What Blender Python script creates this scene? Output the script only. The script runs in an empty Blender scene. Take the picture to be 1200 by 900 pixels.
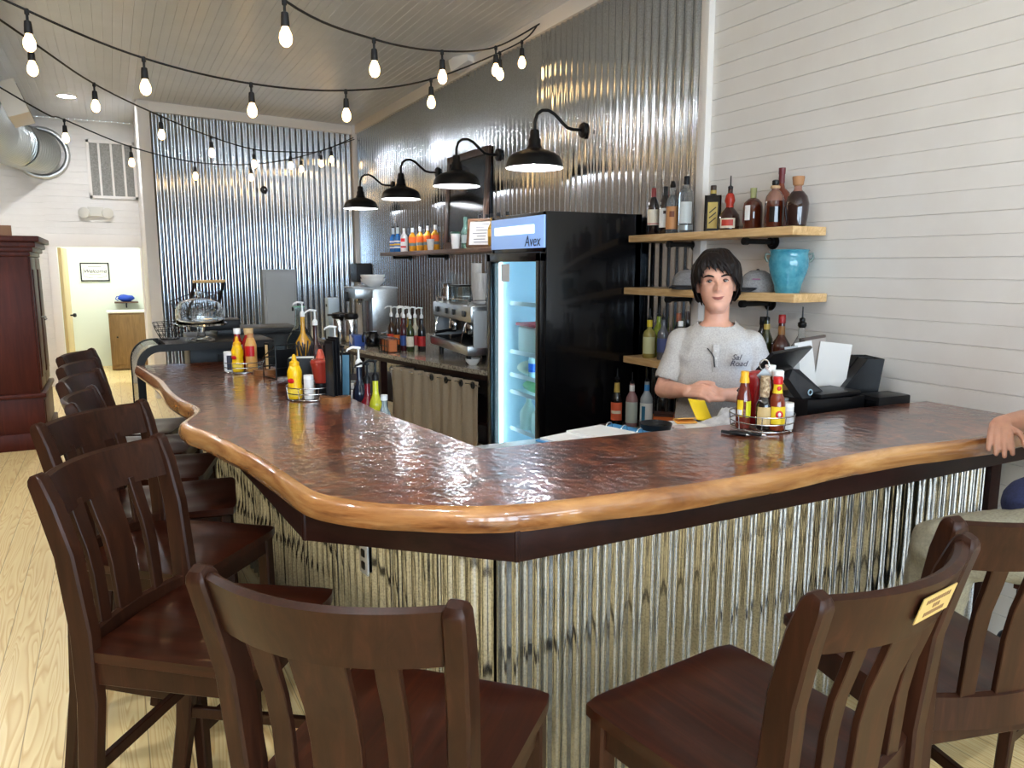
import bpy, bmesh, math, random
from math import pi, sin, cos, radians, atan2, sqrt, exp
from mathutils import Vector, Matrix, noise
random.seed(7)
SC = bpy.context.scene
COL = SC.collection

# ------------------------------------------------------------------ camera, world, exposure
cam = bpy.data.objects.new('camera', bpy.data.cameras.new('camera'))
COL.objects.link(cam)
cam.location = (0, 0, 1.68)
cam.rotation_euler = (radians(90 - 8.751), 0, radians(-27.56))
cam.data.sensor_width = 36
cam.data.lens = 890 / 1200 * 36
cam.data.clip_start = 0.05
SC.camera = cam

world = bpy.data.worlds.new('sky'); SC.world = world; world.use_nodes = True
bg = world.node_tree.nodes['Background']
bg.inputs[0].default_value = (0.66, 0.83, 1.0, 1)
bg.inputs[1].default_value = 3.2
SC.view_settings.view_transform = 'Standard'
SC.view_settings.look = 'None'
SC.view_settings.gamma = 1
SC.view_settings.use_curve_mapping = False
SC.view_settings.exposure = 2.45
SC.cycles.use_denoising = True
SC.cycles.max_bounces = 10
SC.cycles.transmission_bounces = 8
SC.cycles.caustics_reflective = False
SC.cycles.caustics_refractive = False
SC.cycles.sample_clamp_indirect = 6

CEIL_W = 105.0      # strength of the recessed ceiling lights
BULB_W = 2.8      # filament bulbs
LAMP_W = 12.0      # gooseneck lamps (W)

def add_area(name, loc, rot, sx, sy, power, color=(1, 1, 1), shape='RECTANGLE', portal=False):
    l = bpy.data.lights.new(name, 'AREA'); l.shape = shape; l.size = sx; l.size_y = sy
    l.energy = power; l.color = color
    if portal: l.cycles.is_portal = True
    o = bpy.data.objects.new(name, l); COL.objects.link(o); o.location = loc; o.rotation_euler = rot
    return o

# ------------------------------------------------------------------ materials
def lin(c):
    return tuple(((v / 255) / 12.92 if v / 255 <= 0.04045 else ((v / 255 + 0.055) / 1.055) ** 2.4) for v in c)
_m = {}
def mat(name, rgb=(200, 200, 200), rough=0.5, metal=0.0, trans=0.0, coat=0.0, emit=None, es=0.0, ior=1.45, alpha=1.0):
    if name in _m: return _m[name]
    m = bpy.data.materials.new(name); m.use_nodes = True
    p = m.node_tree.nodes['Principled BSDF']
    p.inputs['Base Color'].default_value = (*lin(rgb), 1)
    p.inputs['Roughness'].default_value = rough
    p.inputs['Metallic'].default_value = metal
    p.inputs['Transmission Weight'].default_value = trans
    p.inputs['Coat Weight'].default_value = coat
    p.inputs['Coat Roughness'].default_value = 0.06
    p.inputs['IOR'].default_value = ior
    p.inputs['Alpha'].default_value = alpha
    if emit:
        p.inputs['Emission Color'].default_value = (*lin(emit), 1); p.inputs['Emission Strength'].default_value = es
    _m[name] = m
    return m
def nodes_of(m): return m.node_tree.nodes, m.node_tree.links, m.node_tree.nodes['Principled BSDF']
def mapping(m, scale, kind='Object', rot=(0, 0, 0)):
    n, l, p = nodes_of(m)
    tc = n.new('ShaderNodeTexCoord'); mp = n.new('ShaderNodeMapping')
    mp.inputs['Scale'].default_value = scale; mp.inputs['Rotation'].default_value = rot
    l.new(tc.outputs[kind], mp.inputs['Vector'])
    return mp
def ramp(m, fac, stops):
    n, l, p = nodes_of(m)
    r = n.new('ShaderNodeValToRGB'); e = r.color_ramp.elements
    while len(e) < len(stops): e.new(0.5)
    for k, (pos, c) in enumerate(stops):
        e[k].position = pos; e[k].color = (*lin(c), 1)
    l.new(fac, r.inputs['Fac'])
    return r
def noise_tex(m, mp, scale, detail=4, rough=0.6, dist=0.0):
    n, l, p = nodes_of(m)
    t = n.new('ShaderNodeTexNoise'); t.inputs['Scale'].default_value = scale
    t.inputs['Detail'].default_value = detail; t.inputs['Roughness'].default_value = rough; t.inputs['Distortion'].default_value = dist
    l.new(mp.outputs[0], t.inputs['Vector'])
    return t
def add_bump(m, height, strength, dist=0.01):
    n, l, p = nodes_of(m)
    b = n.new('ShaderNodeBump'); b.inputs['Strength'].default_value = strength; b.inputs['Distance'].default_value = dist
    l.new(height, b.inputs['Height']); l.new(b.outputs['Normal'], p.inputs['Normal'])
    return b
def wood(name, stops, stretch=(6, 6, 0.6), scale=4.0, rough=0.3, coat=0.0, dist=1.0, kind='Object'):
    if name in _m: return _m[name]
    m = mat(name, stops[0][1], rough, coat=coat)
    n, l, p = nodes_of(m)
    mp = mapping(m, stretch, kind)
    t = noise_tex(m, mp, scale, 5, 0.62, dist)
    r = ramp(m, t.outputs['Fac'], stops)
    l.new(r.outputs[0], p.inputs['Base Color'])
    return m
def speck(name, stops, scale, rough=0.5, metal=0.0, bump=0.0, kind='Object', coat=0.0, stretch=(1, 1, 1)):
    if name in _m: return _m[name]
    m = mat(name, stops[0][1], rough, metal, coat=coat)
    n, l, p = nodes_of(m)
    mp = mapping(m, stretch, kind)
    t = noise_tex(m, mp, scale, 4)
    r = ramp(m, t.outputs['Fac'], stops)
    l.new(r.outputs[0], p.inputs['Base Color'])
    if bump: add_bump(m, t.outputs['Fac'], bump)
    return m

M_stool = wood('stool_wood', [(0.3, (34, 17, 10)), (0.55, (46, 24, 14)), (0.75, (60, 32, 20))], (7, 7, 0.7), 5, 0.36, 0.0)
M_seat = wood('stool_seat_wood', [(0.3, (32, 12, 5)), (0.55, (48, 19, 9)), (0.78, (68, 30, 15))], (0.8, 9, 9), 4, 0.3, 0.1)
M_white = speck('white_board_paint', [(0.3, (228, 223, 216)), (0.7, (234, 230, 224))], 3, 0.5)
M_ceil = speck('ceiling_paint', [(0.3, (206, 211, 219)), (0.7, (216, 221, 229))], 2, 0.28)
M_trim = mat('trim_paint', (236, 230, 223), 0.45)
M_green = mat('pale_green_paint', (230, 236, 226), 0.6)
M_black = mat('black_metal', (20, 19, 19), 0.38, 0.3)
M_blackp = mat('black_plastic', (17, 17, 19), 0.35)
M_blackgloss = mat('black_gloss', (9, 9, 11), 0.24, coat=0.3)
M_chrome = mat('chrome', (215, 215, 215), 0.12, 1.0)
M_steel = speck('brushed_steel', [(0.3, (150, 152, 152)), (0.7, (190, 192, 192))], 40, 0.28, 1.0, stretch=(1, 1, 12))
M_greysteel = mat('grey_enamel', (170, 177, 182), 0.5)
M_glass = mat('clear_glass', (250, 252, 252), 0.02, trans=1.0, ior=1.45)
M_thin = mat('case_glass', (225, 238, 235), 0.03, trans=1.0, ior=1.05)
M_paper = mat('white_paper', (228, 227, 224), 0.7)
M_plastw = mat('white_plastic', (238, 238, 236), 0.35)
M_pine = wood('pine_shelf', [(0.3, (196, 152, 98)), (0.55, (219, 180, 126)), (0.75, (232, 200, 150))], (9, 0.9, 9), 4, 0.45)
M_darkwood = wood('dark_fascia_wood', [(0.3, (30, 14, 11)), (0.7, (48, 24, 18))], (3, 3, 9), 3, 0.4)
M_armoire = wood('armoire_wood', [(0.3, (62, 24, 16)), (0.6, (78, 32, 21)), (0.8, (92, 40, 28))], (6, 6, 0.7), 3, 0.4)
M_oak = wood('oak_cabinet', [(0.3, (112, 84, 48)), (0.7, (140, 108, 66))], (9, 9, 0.8), 4, 0.5)
M_shelfdark = wood('dark_shelf_wood', [(0.3, (70, 48, 34)), (0.7, (104, 74, 52))], (9, 0.9, 9), 4, 0.45)
M_base = wood('wood_block', [(0.3, (116, 74, 42)), (0.7, (150, 100, 60))], (3, 8, 8), 4, 0.4)

for q_, v_ in ((M_stool, 0.2), (M_seat, 0.25), (M_armoire, 0.15), (M_darkwood, 0.25), (M_blackp, 0.3), (M_blackgloss, 0.35)): q_.node_tree.nodes['Principled BSDF'].inputs['Specular IOR Level'].default_value = v_
def galvanized(name, base, rough, spangle):
    m = mat(name, base, rough, 1.0)
    n, l, p = nodes_of(m)
    mp = mapping(m, (1, 1, 1))
    v = n.new('ShaderNodeTexVoronoi'); v.inputs['Scale'].default_value = 130
    l.new(mp.outputs[0], v.inputs['Vector'])
    r = ramp(m, v.outputs['Distance'], [(0.0, tuple(int(c * (1 - spangle)) for c in base)), (0.7, base)])
    l.new(r.outputs[0], p.inputs['Base Color'])
    t = noise_tex(m, mp, 5, 3)
    mr = n.new('ShaderNodeMapRange'); mr.inputs['To Min'].default_value = rough * 0.75; mr.inputs['To Max'].default_value = rough * 1.3
    l.new(t.outputs['Fac'], mr.inputs['Value']); l.new(mr.outputs[0], p.inputs['Roughness'])
    t2 = noise_tex(m, mp, 9, 2)
    add_bump(m, t2.outputs['Fac'], 0.03, 0.01)
    return m
M_galv = galvanized('galvanized_sheet', (208, 215, 222), 0.14, 0.16)
M_galvbar = galvanized('galvanized_bar_front', (172, 176, 181), 0.09, 0.2)
M_duct = mat('spiral_duct_metal', (178, 184, 184), 0.3, 1.0)

def slab_wood():
    m = mat('bar_slab_wood', (100, 55, 35), 0.3, coat=1.0)
    n, l, p = nodes_of(m)
    mp = mapping(m, (1, 1, 1))
    w = noise_tex(m, mp, 1.7, 3, 0.5, 0.6)
    mx = n.new('ShaderNodeVectorMath'); mx.operation = 'MULTIPLY_ADD'
    l.new(w.outputs['Color'], mx.inputs[0]); mx.inputs[1].default_value = (0.5, 0.5, 0.5); l.new(mp.outputs[0], mx.inputs[2])
    t = n.new('ShaderNodeTexNoise'); t.inputs['Scale'].default_value = 9; t.inputs['Detail'].default_value = 6
    t.inputs['Roughness'].default_value = 0.65; t.inputs['Distortion'].default_value = 1.2
    l.new(mx.outputs[0], t.inputs['Vector'])
    r = ramp(m, t.outputs['Fac'], [(0.30, (44, 18, 10)), (0.45, (84, 38, 21)), (0.58, (120, 62, 34)), (0.75, (160, 98, 58))])
    l.new(r.outputs[0], p.inputs['Base Color'])
    p.inputs['Coat Roughness'].default_value = 0.045
    b = n.new('ShaderNodeTexNoise'); b.inputs['Scale'].default_value = 26; b.inputs['Detail'].default_value = 3
    l.new(mp.outputs[0], b.inputs['Vector'])
    bp = n.new('ShaderNodeBump'); bp.inputs['Strength'].default_value = 0.24; bp.inputs['Distance'].default_value = 0.012
    l.new(b.outputs['Fac'], bp.inputs['Height'])
    l.new(bp.outputs['Normal'], p.inputs['Coat Normal']); l.new(bp.outputs['Normal'], p.inputs['Normal'])
    return m
M_slab = slab_wood()
M_sap = wood('sapwood_edge', [(0.30, (92, 50, 26)), (0.42, (146, 94, 50)), (0.58, (184, 132, 78)), (0.75, (206, 160, 106))], (0.9, 0.9, 5), 2.6, 0.25, 0.8, 0.5)

def floor_mat():
    m = mat('pine_floor', (220, 190, 140), 0.33, coat=0.15)
    n, l, p = nodes_of(m)
    tc = n.new('ShaderNodeTexCoord'); sx = n.new('ShaderNodeSeparateXYZ'); l.new(tc.outputs['Object'], sx.inputs[0])
    def mth(op, a, b=None):
        q = n.new('ShaderNodeMath'); q.operation = op
        for i, v in enumerate((a, b)):
            if v is None: continue
            if isinstance(v, (int, float)): q.inputs[i].default_value = v
            else: l.new(v, q.inputs[i])
        return q.outputs[0]
    W = 0.133
    u = mth('DIVIDE', sx.outputs['X'], W); idx = mth('FLOOR', u); fr = mth('SUBTRACT', u, idx)
    wn = n.new('ShaderNodeTexWhiteNoise'); wn.noise_dimensions = '1D'; l.new(idx, wn.inputs['W'])
    cv = n.new('ShaderNodeCombineXYZ')
    l.new(mth('MULTIPLY', fr, 1.0), cv.inputs[0])
    l.new(mth('ADD', mth('MULTIPLY', sx.outputs['Y'], 0.55), mth('MULTIPLY', wn.outputs['Value'], 40)), cv.inputs[1])
    l.new(mth('MULTIPLY', wn.outputs['Value'], 17), cv.inputs[2])
    t = n.new('ShaderNodeTexNoise'); t.inputs['Scale'].default_value = 1.6; t.inputs['Detail'].default_value = 1.5; t.inputs['Distortion'].default_value = 0.4
    l.new(cv.outputs[0], t.inputs['Vector'])
    rings = mth('FRACT', mth('MULTIPLY', t.outputs['Fac'], 15))
    r = ramp(m, rings, [(0.0, (240, 216, 158)), (0.55, (234, 206, 146)), (0.85, (220, 182, 118)), (1.0, (237, 211, 152))])
    v = n.new('ShaderNodeTexVoronoi'); v.inputs['Scale'].default_value = 1.0
    vm = n.new('ShaderNodeMapping'); vm.inputs['Scale'].default_value = (5.5, 2.4, 1); l.new(tc.outputs['Object'], vm.inputs[0]); l.new(vm.outputs[0], v.inputs['Vector'])
    knot = n.new('ShaderNodeValToRGB'); knot.color_ramp.elements[0].position = 0.045; knot.color_ramp.elements[1].position = 0.085
    l.new(v.outputs['Distance'], knot.inputs[0])
    mk = n.new('ShaderNodeMixRGB'); l.new(knot.outputs[0], mk.inputs[0]); mk.inputs[1].default_value = (*lin((110, 76, 44)), 1); l.new(r.outputs[0], mk.inputs[2])
    gap = n.new('ShaderNodeMapRange'); gap.inputs['From Min'].default_value = 0.0; gap.inputs['From Max'].default_value = 0.02
    l.new(mth('MINIMUM', fr, mth('SUBTRACT', 1.0, fr)), gap.inputs['Value'])
    mg = n.new('ShaderNodeMixRGB'); l.new(gap.outputs[0], mg.inputs[0]); mg.inputs[1].default_value = (*lin((150, 112, 66)), 1); l.new(mk.outputs[0], mg.inputs[2])
    l.new(mg.outputs[0], p.inputs['Base Color'])
    return m
M_floor = floor_mat()

# ------------------------------------------------------------------ mesh helpers
def B(): return bmesh.new()
def box(bm, c, s, rot=None, bev=0.0, seg=2):
    g = bmesh.ops.create_cube(bm, size=1.0)['verts']
    for v in g:
        q = Vector((v.co.x * s[0], v.co.y * s[1], v.co.z * s[2]))
        if rot is not None: q = rot @ q
        v.co = q + Vector(c)
    if bev > 0:
        ed = set(e for v in g for e in v.link_edges)
        bmesh.ops.bevel(bm, geom=list(ed), offset=bev, segments=seg, affect='EDGES', profile=0.6)
    return bm
def RZ(a): return Matrix.Rotation(a, 3, 'Z')
def RX(a): return Matrix.Rotation(a, 3, 'X')
def RY(a): return Matrix.Rotation(a, 3, 'Y')
def ring(bm, pts): return [bm.verts.new(p) for p in pts]
def bridge(bm, a, b, closed=True):
    n = len(a)
    for i in range(n if closed else n - 1):
        j = (i + 1) % n
        try: bm.faces.new((a[i], a[j], b[j], b[i]))
        except ValueError: pass
def lathe(bm, prof, o=(0, 0, 0), n=24, M=None, sx=1.0, sy=1.0):
    o = Vector(o); prev = None; first = None
    for (r, z) in prof:
        pts = []
        if r < 1e-6:
            q = Vector((0, 0, z)); q = (M @ q) if M is not None else q
            cur = [bm.verts.new(q + o)]
        else:
            for k in range(n):
                a = 2 * pi * k / n; q = Vector((r * cos(a) * sx, r * sin(a) * sy, z)); q = (M @ q) if M is not None else q
                pts.append(q + o)
            cur = ring(bm, pts)
        if prev is not None:
            if len(prev) == 1 and len(cur) > 1:
                for k in range(n): bm.faces.new((prev[0], cur[(k + 1) % n], cur[k]))
            elif len(cur) == 1 and len(prev) > 1:
                for k in range(n): bm.faces.new((prev[k], prev[(k + 1) % n], cur[0]))
            elif len(cur) > 1: bridge(bm, prev, cur)
        if first is None: first = cur
        prev = cur
    if len(first) > 1: bm.faces.new(first[::-1])
    if len(prev) > 1: bm.faces.new(prev)
    return bm
def frame_from(d):
    d = d.normalized(); u = Vector((0, 0, 1)) if abs(d.z) < 0.95 else Vector((1, 0, 0))
    x = u.cross(d).normalized(); y = d.cross(x)
    return x, y
def tube(bm, pts, r, n=8, closed=False):
    pts = [Vector(p) for p in pts]; N = len(pts)
    rr = r if isinstance(r, (list, tuple)) else [r] * N
    rings = []; x = None
    for i, p in enumerate(pts):
        if closed: d = pts[(i + 1) % N] - pts[i - 1]
        else: d = pts[min(i + 1, N - 1)] - pts[max(i - 1, 0)]
        d = d.normalized()
        if x is None: x, y = frame_from(d)
        else:
            x = (x - d * x.dot(d))
            x = x.normalized() if x.length > 1e-6 else frame_from(d)[0]
            y = d.cross(x)
        rings.append(ring(bm, [p + (x * cos(2 * pi * k / n) + y * sin(2 * pi * k / n)) * rr[i] for k in range(n)]))
    for i in range(N - 1): bridge(bm, rings[i], rings[i + 1])
    if closed: bridge(bm, rings[-1], rings[0])
    else:
        bm.faces.new(rings[0][::-1]); bm.faces.new(rings[-1])
    return bm
def beam(bm, pts, secs, up=(0, 1, 0)):
    """swept rectangle: secs = (size along 'up', size across) per point"""
    pts = [Vector(p) for p in pts]; up = Vector(up); rings = []
    if not isinstance(secs, list): secs = [secs] * len(pts)
    for i, p in enumerate(pts):
        d = (pts[min(i + 1, len(pts) - 1)] - pts[max(i - 1, 0)]).normalized()
        u = (up - d * up.dot(d)).normalized(); w = d.cross(u)
        a, b = secs[i][0] / 2, secs[i][1] / 2; c = min(a, b) * 0.25
        q = [(a - c, b), (-a + c, b), (-a, b - c), (-a, -b + c), (-a + c, -b), (a - c, -b), (a, -b + c), (a, b - c)]
        rings.append(ring(bm, [p + u * s + w * t for s, t in q]))
    for i in range(len(rings) - 1): bridge(bm, rings[i], rings[i + 1])
    bm.faces.new(rings[0][::-1]); bm.faces.new(rings[-1])
    return bm
def prism(bm, poly, z0, z1):
    a = ring(bm, [(x, y, z0) for x, y in poly]); b = ring(bm, [(x, y, z1) for x, y in poly])
    bridge(bm, a, b); bm.faces.new(a[::-1]); bm.faces.new(b)
    return bm
def extr(bm, poly3, vec):
    vec = Vector(vec)
    a = ring(bm, poly3); b = ring(bm, [Vector(p) + vec for p in poly3])
    bridge(bm, a, b); bm.faces.new(a[::-1]); bm.faces.new(b)
    return bm
def arcband(bm, r, z0, z1, a0, a1, n=12, o=(0, 0, 0), r1=None, sx=1, sy=1, th=0.0006):
    r1 = r if r1 is None else r1; o = Vector(o)
    P = lambda rr, a, z: o + Vector((rr * cos(a) * sx, rr * sin(a) * sy, z))
    L = [[P(q, a0 + (a1 - a0) * k / n, z) for k in range(n + 1)] for q, z in ((r, z0), (r1, z1), (r1 + th, z1), (r + th, z0))]
    R = [ring(bm, x) for x in L]
    for i in range(4):
        bridge(bm, R[i], R[(i + 1) % 4], False)
    bm.faces.new([R[i][0] for i in range(4)]); bm.faces.new([R[i][-1] for i in range(4)][::-1])
    return bm
def capsule(bm, p0, p1, r0, r1, n=14, flat=None):
    p0, p1 = Vector(p0), Vector(p1); d = p1 - p0; L = d.length
    x, y = frame_from(d) if L > 1e-6 else (Vector((1, 0, 0)), Vector((0, 1, 0)))
    dd = d.normalized() if L > 1e-6 else Vector((0, 0, 1))
    M = Matrix((x, y, dd)).transposed()
    prof = [(0, -r0)] + [(r0 * cos(a), r0 * sin(a)) for a in (-1.2, -0.8, -0.4, 0)] + [(r1 * cos(a), L + r1 * sin(a)) for a in (0, 0.4, 0.8, 1.2)] + [(0, L + r1)]
    return lathe(bm, prof, p0, n, M)
def ellip(bm, c, s, rot=None, n=16, m=10):
    prof = [(sin(pi * k / m) if 0 < k < m else 0.0, -cos(pi * k / m)) for k in range(m + 1)]
    M = Matrix.Diagonal(Vector(s))
    if rot is not None: M = rot @ M
    return lathe(bm, prof, c, n, M)
def finish_mesh(bm, name, ang=35):
    bmesh.ops.recalc_face_normals(bm, faces=bm.faces)
    c = cos(radians(ang))
    for f in bm.faces: f.smooth = True
    for e in bm.edges:
        if len(e.link_faces) == 2 and e.link_faces[0].normal.dot(e.link_faces[1].normal) < c: e.smooth = False
    me = bpy.data.meshes.new(name); bm.to_mesh(me); bm.free()
    return me
def obj(name, bm, m, parent=None, ang=35, loc=None, rot=None):
    me = bm if isinstance(bm, bpy.types.Mesh) else finish_mesh(bm, name, ang)
    me.materials.clear(); me.materials.append(m)
    o = bpy.data.objects.new(name, me); COL.objects.link(o)
    if parent is not None: o.parent = parent
    if loc is not None: o.location = loc
    if rot is not None: o.rotation_euler = rot
    return o
def tag(o, label, cat, group=None, kind=None):
    if label: o['label'] = label
    if cat: o['category'] = cat
    if group: o['group'] = group
    if kind: o['kind'] = kind
    return o
def thing(name, label, cat, loc=(0, 0, 0), rz=0.0, group=None):
    o = bpy.data.objects.new(name, None); COL.objects.link(o); o.empty_display_size = 0.05
    o.location = loc; o.rotation_euler = (0, 0, rz)
    return tag(o, label, cat, group)
def struct(name, bm, m, parent=None, ang=35):
    o = obj(name, bm, m, parent, ang)
    if parent is None: o['kind'] = 'structure'
    return o
def dup(root, loc, rz, label, group=None):
    r = root.copy(); COL.objects.link(r); r.location = loc; r.rotation_euler = (0, 0, rz); r['label'] = label
    if group: r['group'] = group
    for ch in list(root.children):
        c = ch.copy(); COL.objects.link(c); c.parent = r
        for g in list(ch.children):
            d = g.copy(); COL.objects.link(d); d.parent = c
    return r
def baked(bm, name, mods):
    """run modifiers on a temporary object and return the resulting mesh"""
    me = bpy.data.meshes.new(name); bmesh.ops.recalc_face_normals(bm, faces=bm.faces); bm.to_mesh(me); bm.free()
    o = bpy.data.objects.new(name, me); COL.objects.link(o)
    for t, kw in mods:
        md = o.modifiers.new(t, t)
        for k, v in kw.items(): setattr(md, k, v)
    dg = bpy.context.evaluated_depsgraph_get(); dg.update()
    r = bpy.data.meshes.new_from_object(o.evaluated_get(dg))
    bpy.data.objects.remove(o); bpy.data.meshes.remove(me)
    for p in r.polygons: p.use_smooth = True
    r.name = name
    return r
def text(name, s, size, m, parent, loc, xa, ya, shear=0.0, ext=0.0006, align='CENTER'):
    """flat lettering; xa, ya are the reading and up directions"""
    c = bpy.data.curves.new(name, 'FONT'); c.body = s; c.size = size; c.align_x = align; c.align_y = 'CENTER'; c.shear = shear; c.extrude = ext
    o = bpy.data.objects.new(name, c); COL.objects.link(o)
    dg = bpy.context.evaluated_depsgraph_get(); dg.update()
    me = bpy.data.meshes.new_from_object(o.evaluated_get(dg)); bpy.data.objects.remove(o); bpy.data.curves.remove(c)
    xa, ya = Vector(xa).normalized(), Vector(ya).normalized(); za = xa.cross(ya)
    M = Matrix((xa, ya, za)).transposed().to_4x4(); M.translation = Vector(loc)
    me.transform(M)
    return obj(name, me, m, parent)

# ------------------------------------------------------------------ room shell
ZC = 3.70; XR = 3.30; YF = -4.5; XL = -3.6; YB = 12.5
bm = B(); box(bm, (0, 5.2, -0.05), (9, 20.5, 0.1)); floor = struct('floor', bm, M_floor)

def profile_sheet(bm, cells, p0, p1, nrm, mapf):
    """cells = [(coordinate, depth)], extruded between p0 and p1 by mapf(coordinate, depth, end)"""
    a = ring(bm, [mapf(c, d, p0) for c, d in cells]); b = ring(bm, [mapf(c, d, p1) for c, d in cells])
    bridge(bm, a, b, False)
def board_cells(c0, c1, pitch, deep=0.006, wide=0.005, bead=0.003):
    out = []; k = 0; c = c0
    while c < c1 - 1e-6:
        e = min(c + pitch, c1); d = deep if k % 2 == 0 else bead; w = wide if k % 2 == 0 else wide * 0.9
        out += [(c, d), (c + w * 0.5, d), (c + w, 0), (e - 0.001, 0)]
        c = e; k += 1
    out.append((c1, 0))
    return out
# ceiling: beaded boards running along Y
bm = B(); profile_sheet(bm, board_cells(XL, XR + 0.1, 0.075, 0.005, 0.006, 0.004), YF, YB, None, lambda c, d, e: (c, e, ZC + d))
box(bm, (-0.1, 4, ZC + 0.08), (7.2, 17.2, 0.1)); ceiling = struct('ceiling', bm, M_ceil)
# right wall: beaded boards near, corrugated metal further in
YT = 3.74
bm = B(); profile_sheet(bm, board_cells(0, ZC, 0.0955, 0.007, 0.006, 0.005), YF, YT, None, lambda c, d, e: (XR + d, e, c))
box(bm, (XR + 0.10, (YF + YT) / 2, ZC / 2), (0.16, YT - YF, ZC)); struct('wall_right', bm, M_white)
def corr(bm, p0, p1, z0, z1, pitch=0.083, amp=0.0105, seg=12, shape=0.6):
    p0, p1 = Vector((*p0, 0)), Vector((*p1, 0)); d = p1 - p0; L = d.length; d.normalize(); nrm = Vector((d.y, -d.x, 0))
    n = int(L / pitch * seg); a = []; b = []
    for k in range(n + 1):
        s = L * k / n; q = p0 + d * s + nrm * (amp * math.tanh(shape * cos(2 * pi * s / pitch)) / math.tanh(shape))
        a.append(bm.verts.new((q.x, q.y, z0))); b.append(bm.verts.new((q.x, q.y, z1)))
    bridge(bm, a, b, False)
    return bm
FW0, FW1 = (0.50, 10.75), (3.30, 11.25)
bm = B(); corr(bm, (XR - 0.012, FW1[1]), (XR - 0.012, YT), 0, 3.6); box(bm, (XR + 0.1, 7.6, ZC / 2), (0.16, 7.72, ZC))
struct('wall_right_metal', bm, M_galv, ang=80)
bm = B(); corr(bm, FW0, FW1, 0, 3.6)
fd = Vector((2.8, 0.5, 0)).normalized(); fa = atan2(fd.y, fd.x); fn = Vector((fd.y, -fd.x, 0))
box(bm, (1.9 - fn.x * 0.1, 11.0 - fn.y * 0.1, ZC / 2), (2.85, 0.12, ZC), RZ(fa)); struct('wall_far_metal', bm, M_galv, ang=80)
# trim
bm = B(); box(bm, (XR - 0.02, YT, ZC / 2), (0.05, 0.07, ZC), bev=0.004); struct('trim_1', bm, M_trim)
bm = B(); box(bm, (XR - 0.025, 7.5, 3.64), (0.04, 7.44, 0.12), bev=0.004); struct('trim_2', bm, M_trim)
bm = B(); box(bm, (1.9 + fn.x * 0.015, 11.0 + fn.y * 0.015, 3.64), (2.84, 0.05, 0.12), RZ(fa), 0.004); struct('trim_3', bm, M_trim)
bm = B(); box(bm, (0.47, 10.75, ZC / 2), (0.14, 0.12, ZC), RZ(fa), 0.004); struct('trim_4', bm, M_trim)
bm = B(); box(bm, (XR - 0.05, FW1[1] - 0.06, ZC / 2), (0.07, 0.09, ZC), bev=0.004); struct('trim_5', bm, M_trim)
# return wall beside the passage, back wall with the doorway
bm = B(); box(bm, (0.47, (10.8 + YB) / 2, ZC / 2), (0.1, YB - 10.8, ZC)); struct('wall_passage', bm, M_white)
DX0, DX1, DZ = -0.66, 0.395, 1.96
bm = B()
def back_boards(x0, x1, z0, z1):
    profile_sheet(bm, board_cells(z0, z1, 0.085, 0.006, 0.005, 0.003), x0, x1, None, lambda c, d, e: (e, YB + d, c))
    box(bm, ((x0 + x1) / 2, YB + 0.07, (z0 + z1) / 2), (x1 - x0, 0.1, z1 - z0))
back_boards(XL, DX0 - 0.1, 0, ZC); back_boards(DX0 - 0.1, DX1 + 0.05, DZ + 0.18, ZC); struct('wall_back', bm, M_white)
bm = B(); box(bm, (DX0 - 0.05, YB - 0.01, DZ / 2), (0.11, 0.05, DZ), bev=0.004); box(bm, (DX1 + 0.03, YB - 0.01, DZ / 2), (0.07, 0.05, DZ), bev=0.004)
box(bm, ((DX0 + DX1) / 2, YB - 0.01, DZ + 0.09), (DX1 - DX0 + 0.26, 0.05, 0.18), bev=0.004); struct('trim_6', bm, M_trim)
# the small room behind the doorway
bm = B(); box(bm, (-0.2, 14.75, 1.5), (3.4, 0.1, 3.0)); box(bm, (1.2, 13.7, 1.5), (0.1, 2.1, 3.0)); box(bm, (-1.7, 13.7, 1.5), (0.1, 2.1, 3.0)); struct('wall_store', bm, M_green)
bm = B(); box(bm, (-0.2, 13.75, 2.75), (3.2, 2.2, 0.1)); struct('ceiling_store', bm, M_green)
add_area('store_room_light', (-0.2, 13.6, 2.65), (0, 0, 0), 1.2, 0.3, 8.5, (0.96, 1.0, 0.92))
# open door seen nearly edge-on
d1 = struct('door_1', box(B(), (DX0 + 0.05, YB + 0.42, DZ / 2), (0.04, 0.76, DZ - 0.02), RZ(radians(-3)), 0.004), wood('door_wood', [(0.3, (186, 160, 104)), (0.7, (214, 192, 138))], (8, 8, 0.7), 3, 0.4))
bm = B(); lathe(bm, [(0.012, 0), (0.012, 0.03), (0.028, 0.045), (0.03, 0.065), (0.02, 0.08), (0, 0.082)], (DX0 + 0.08, YB + 0.72 - 0.3, 0.98), 14, RY(radians(90))); obj('door_handle', bm, M_black, d1)
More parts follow.
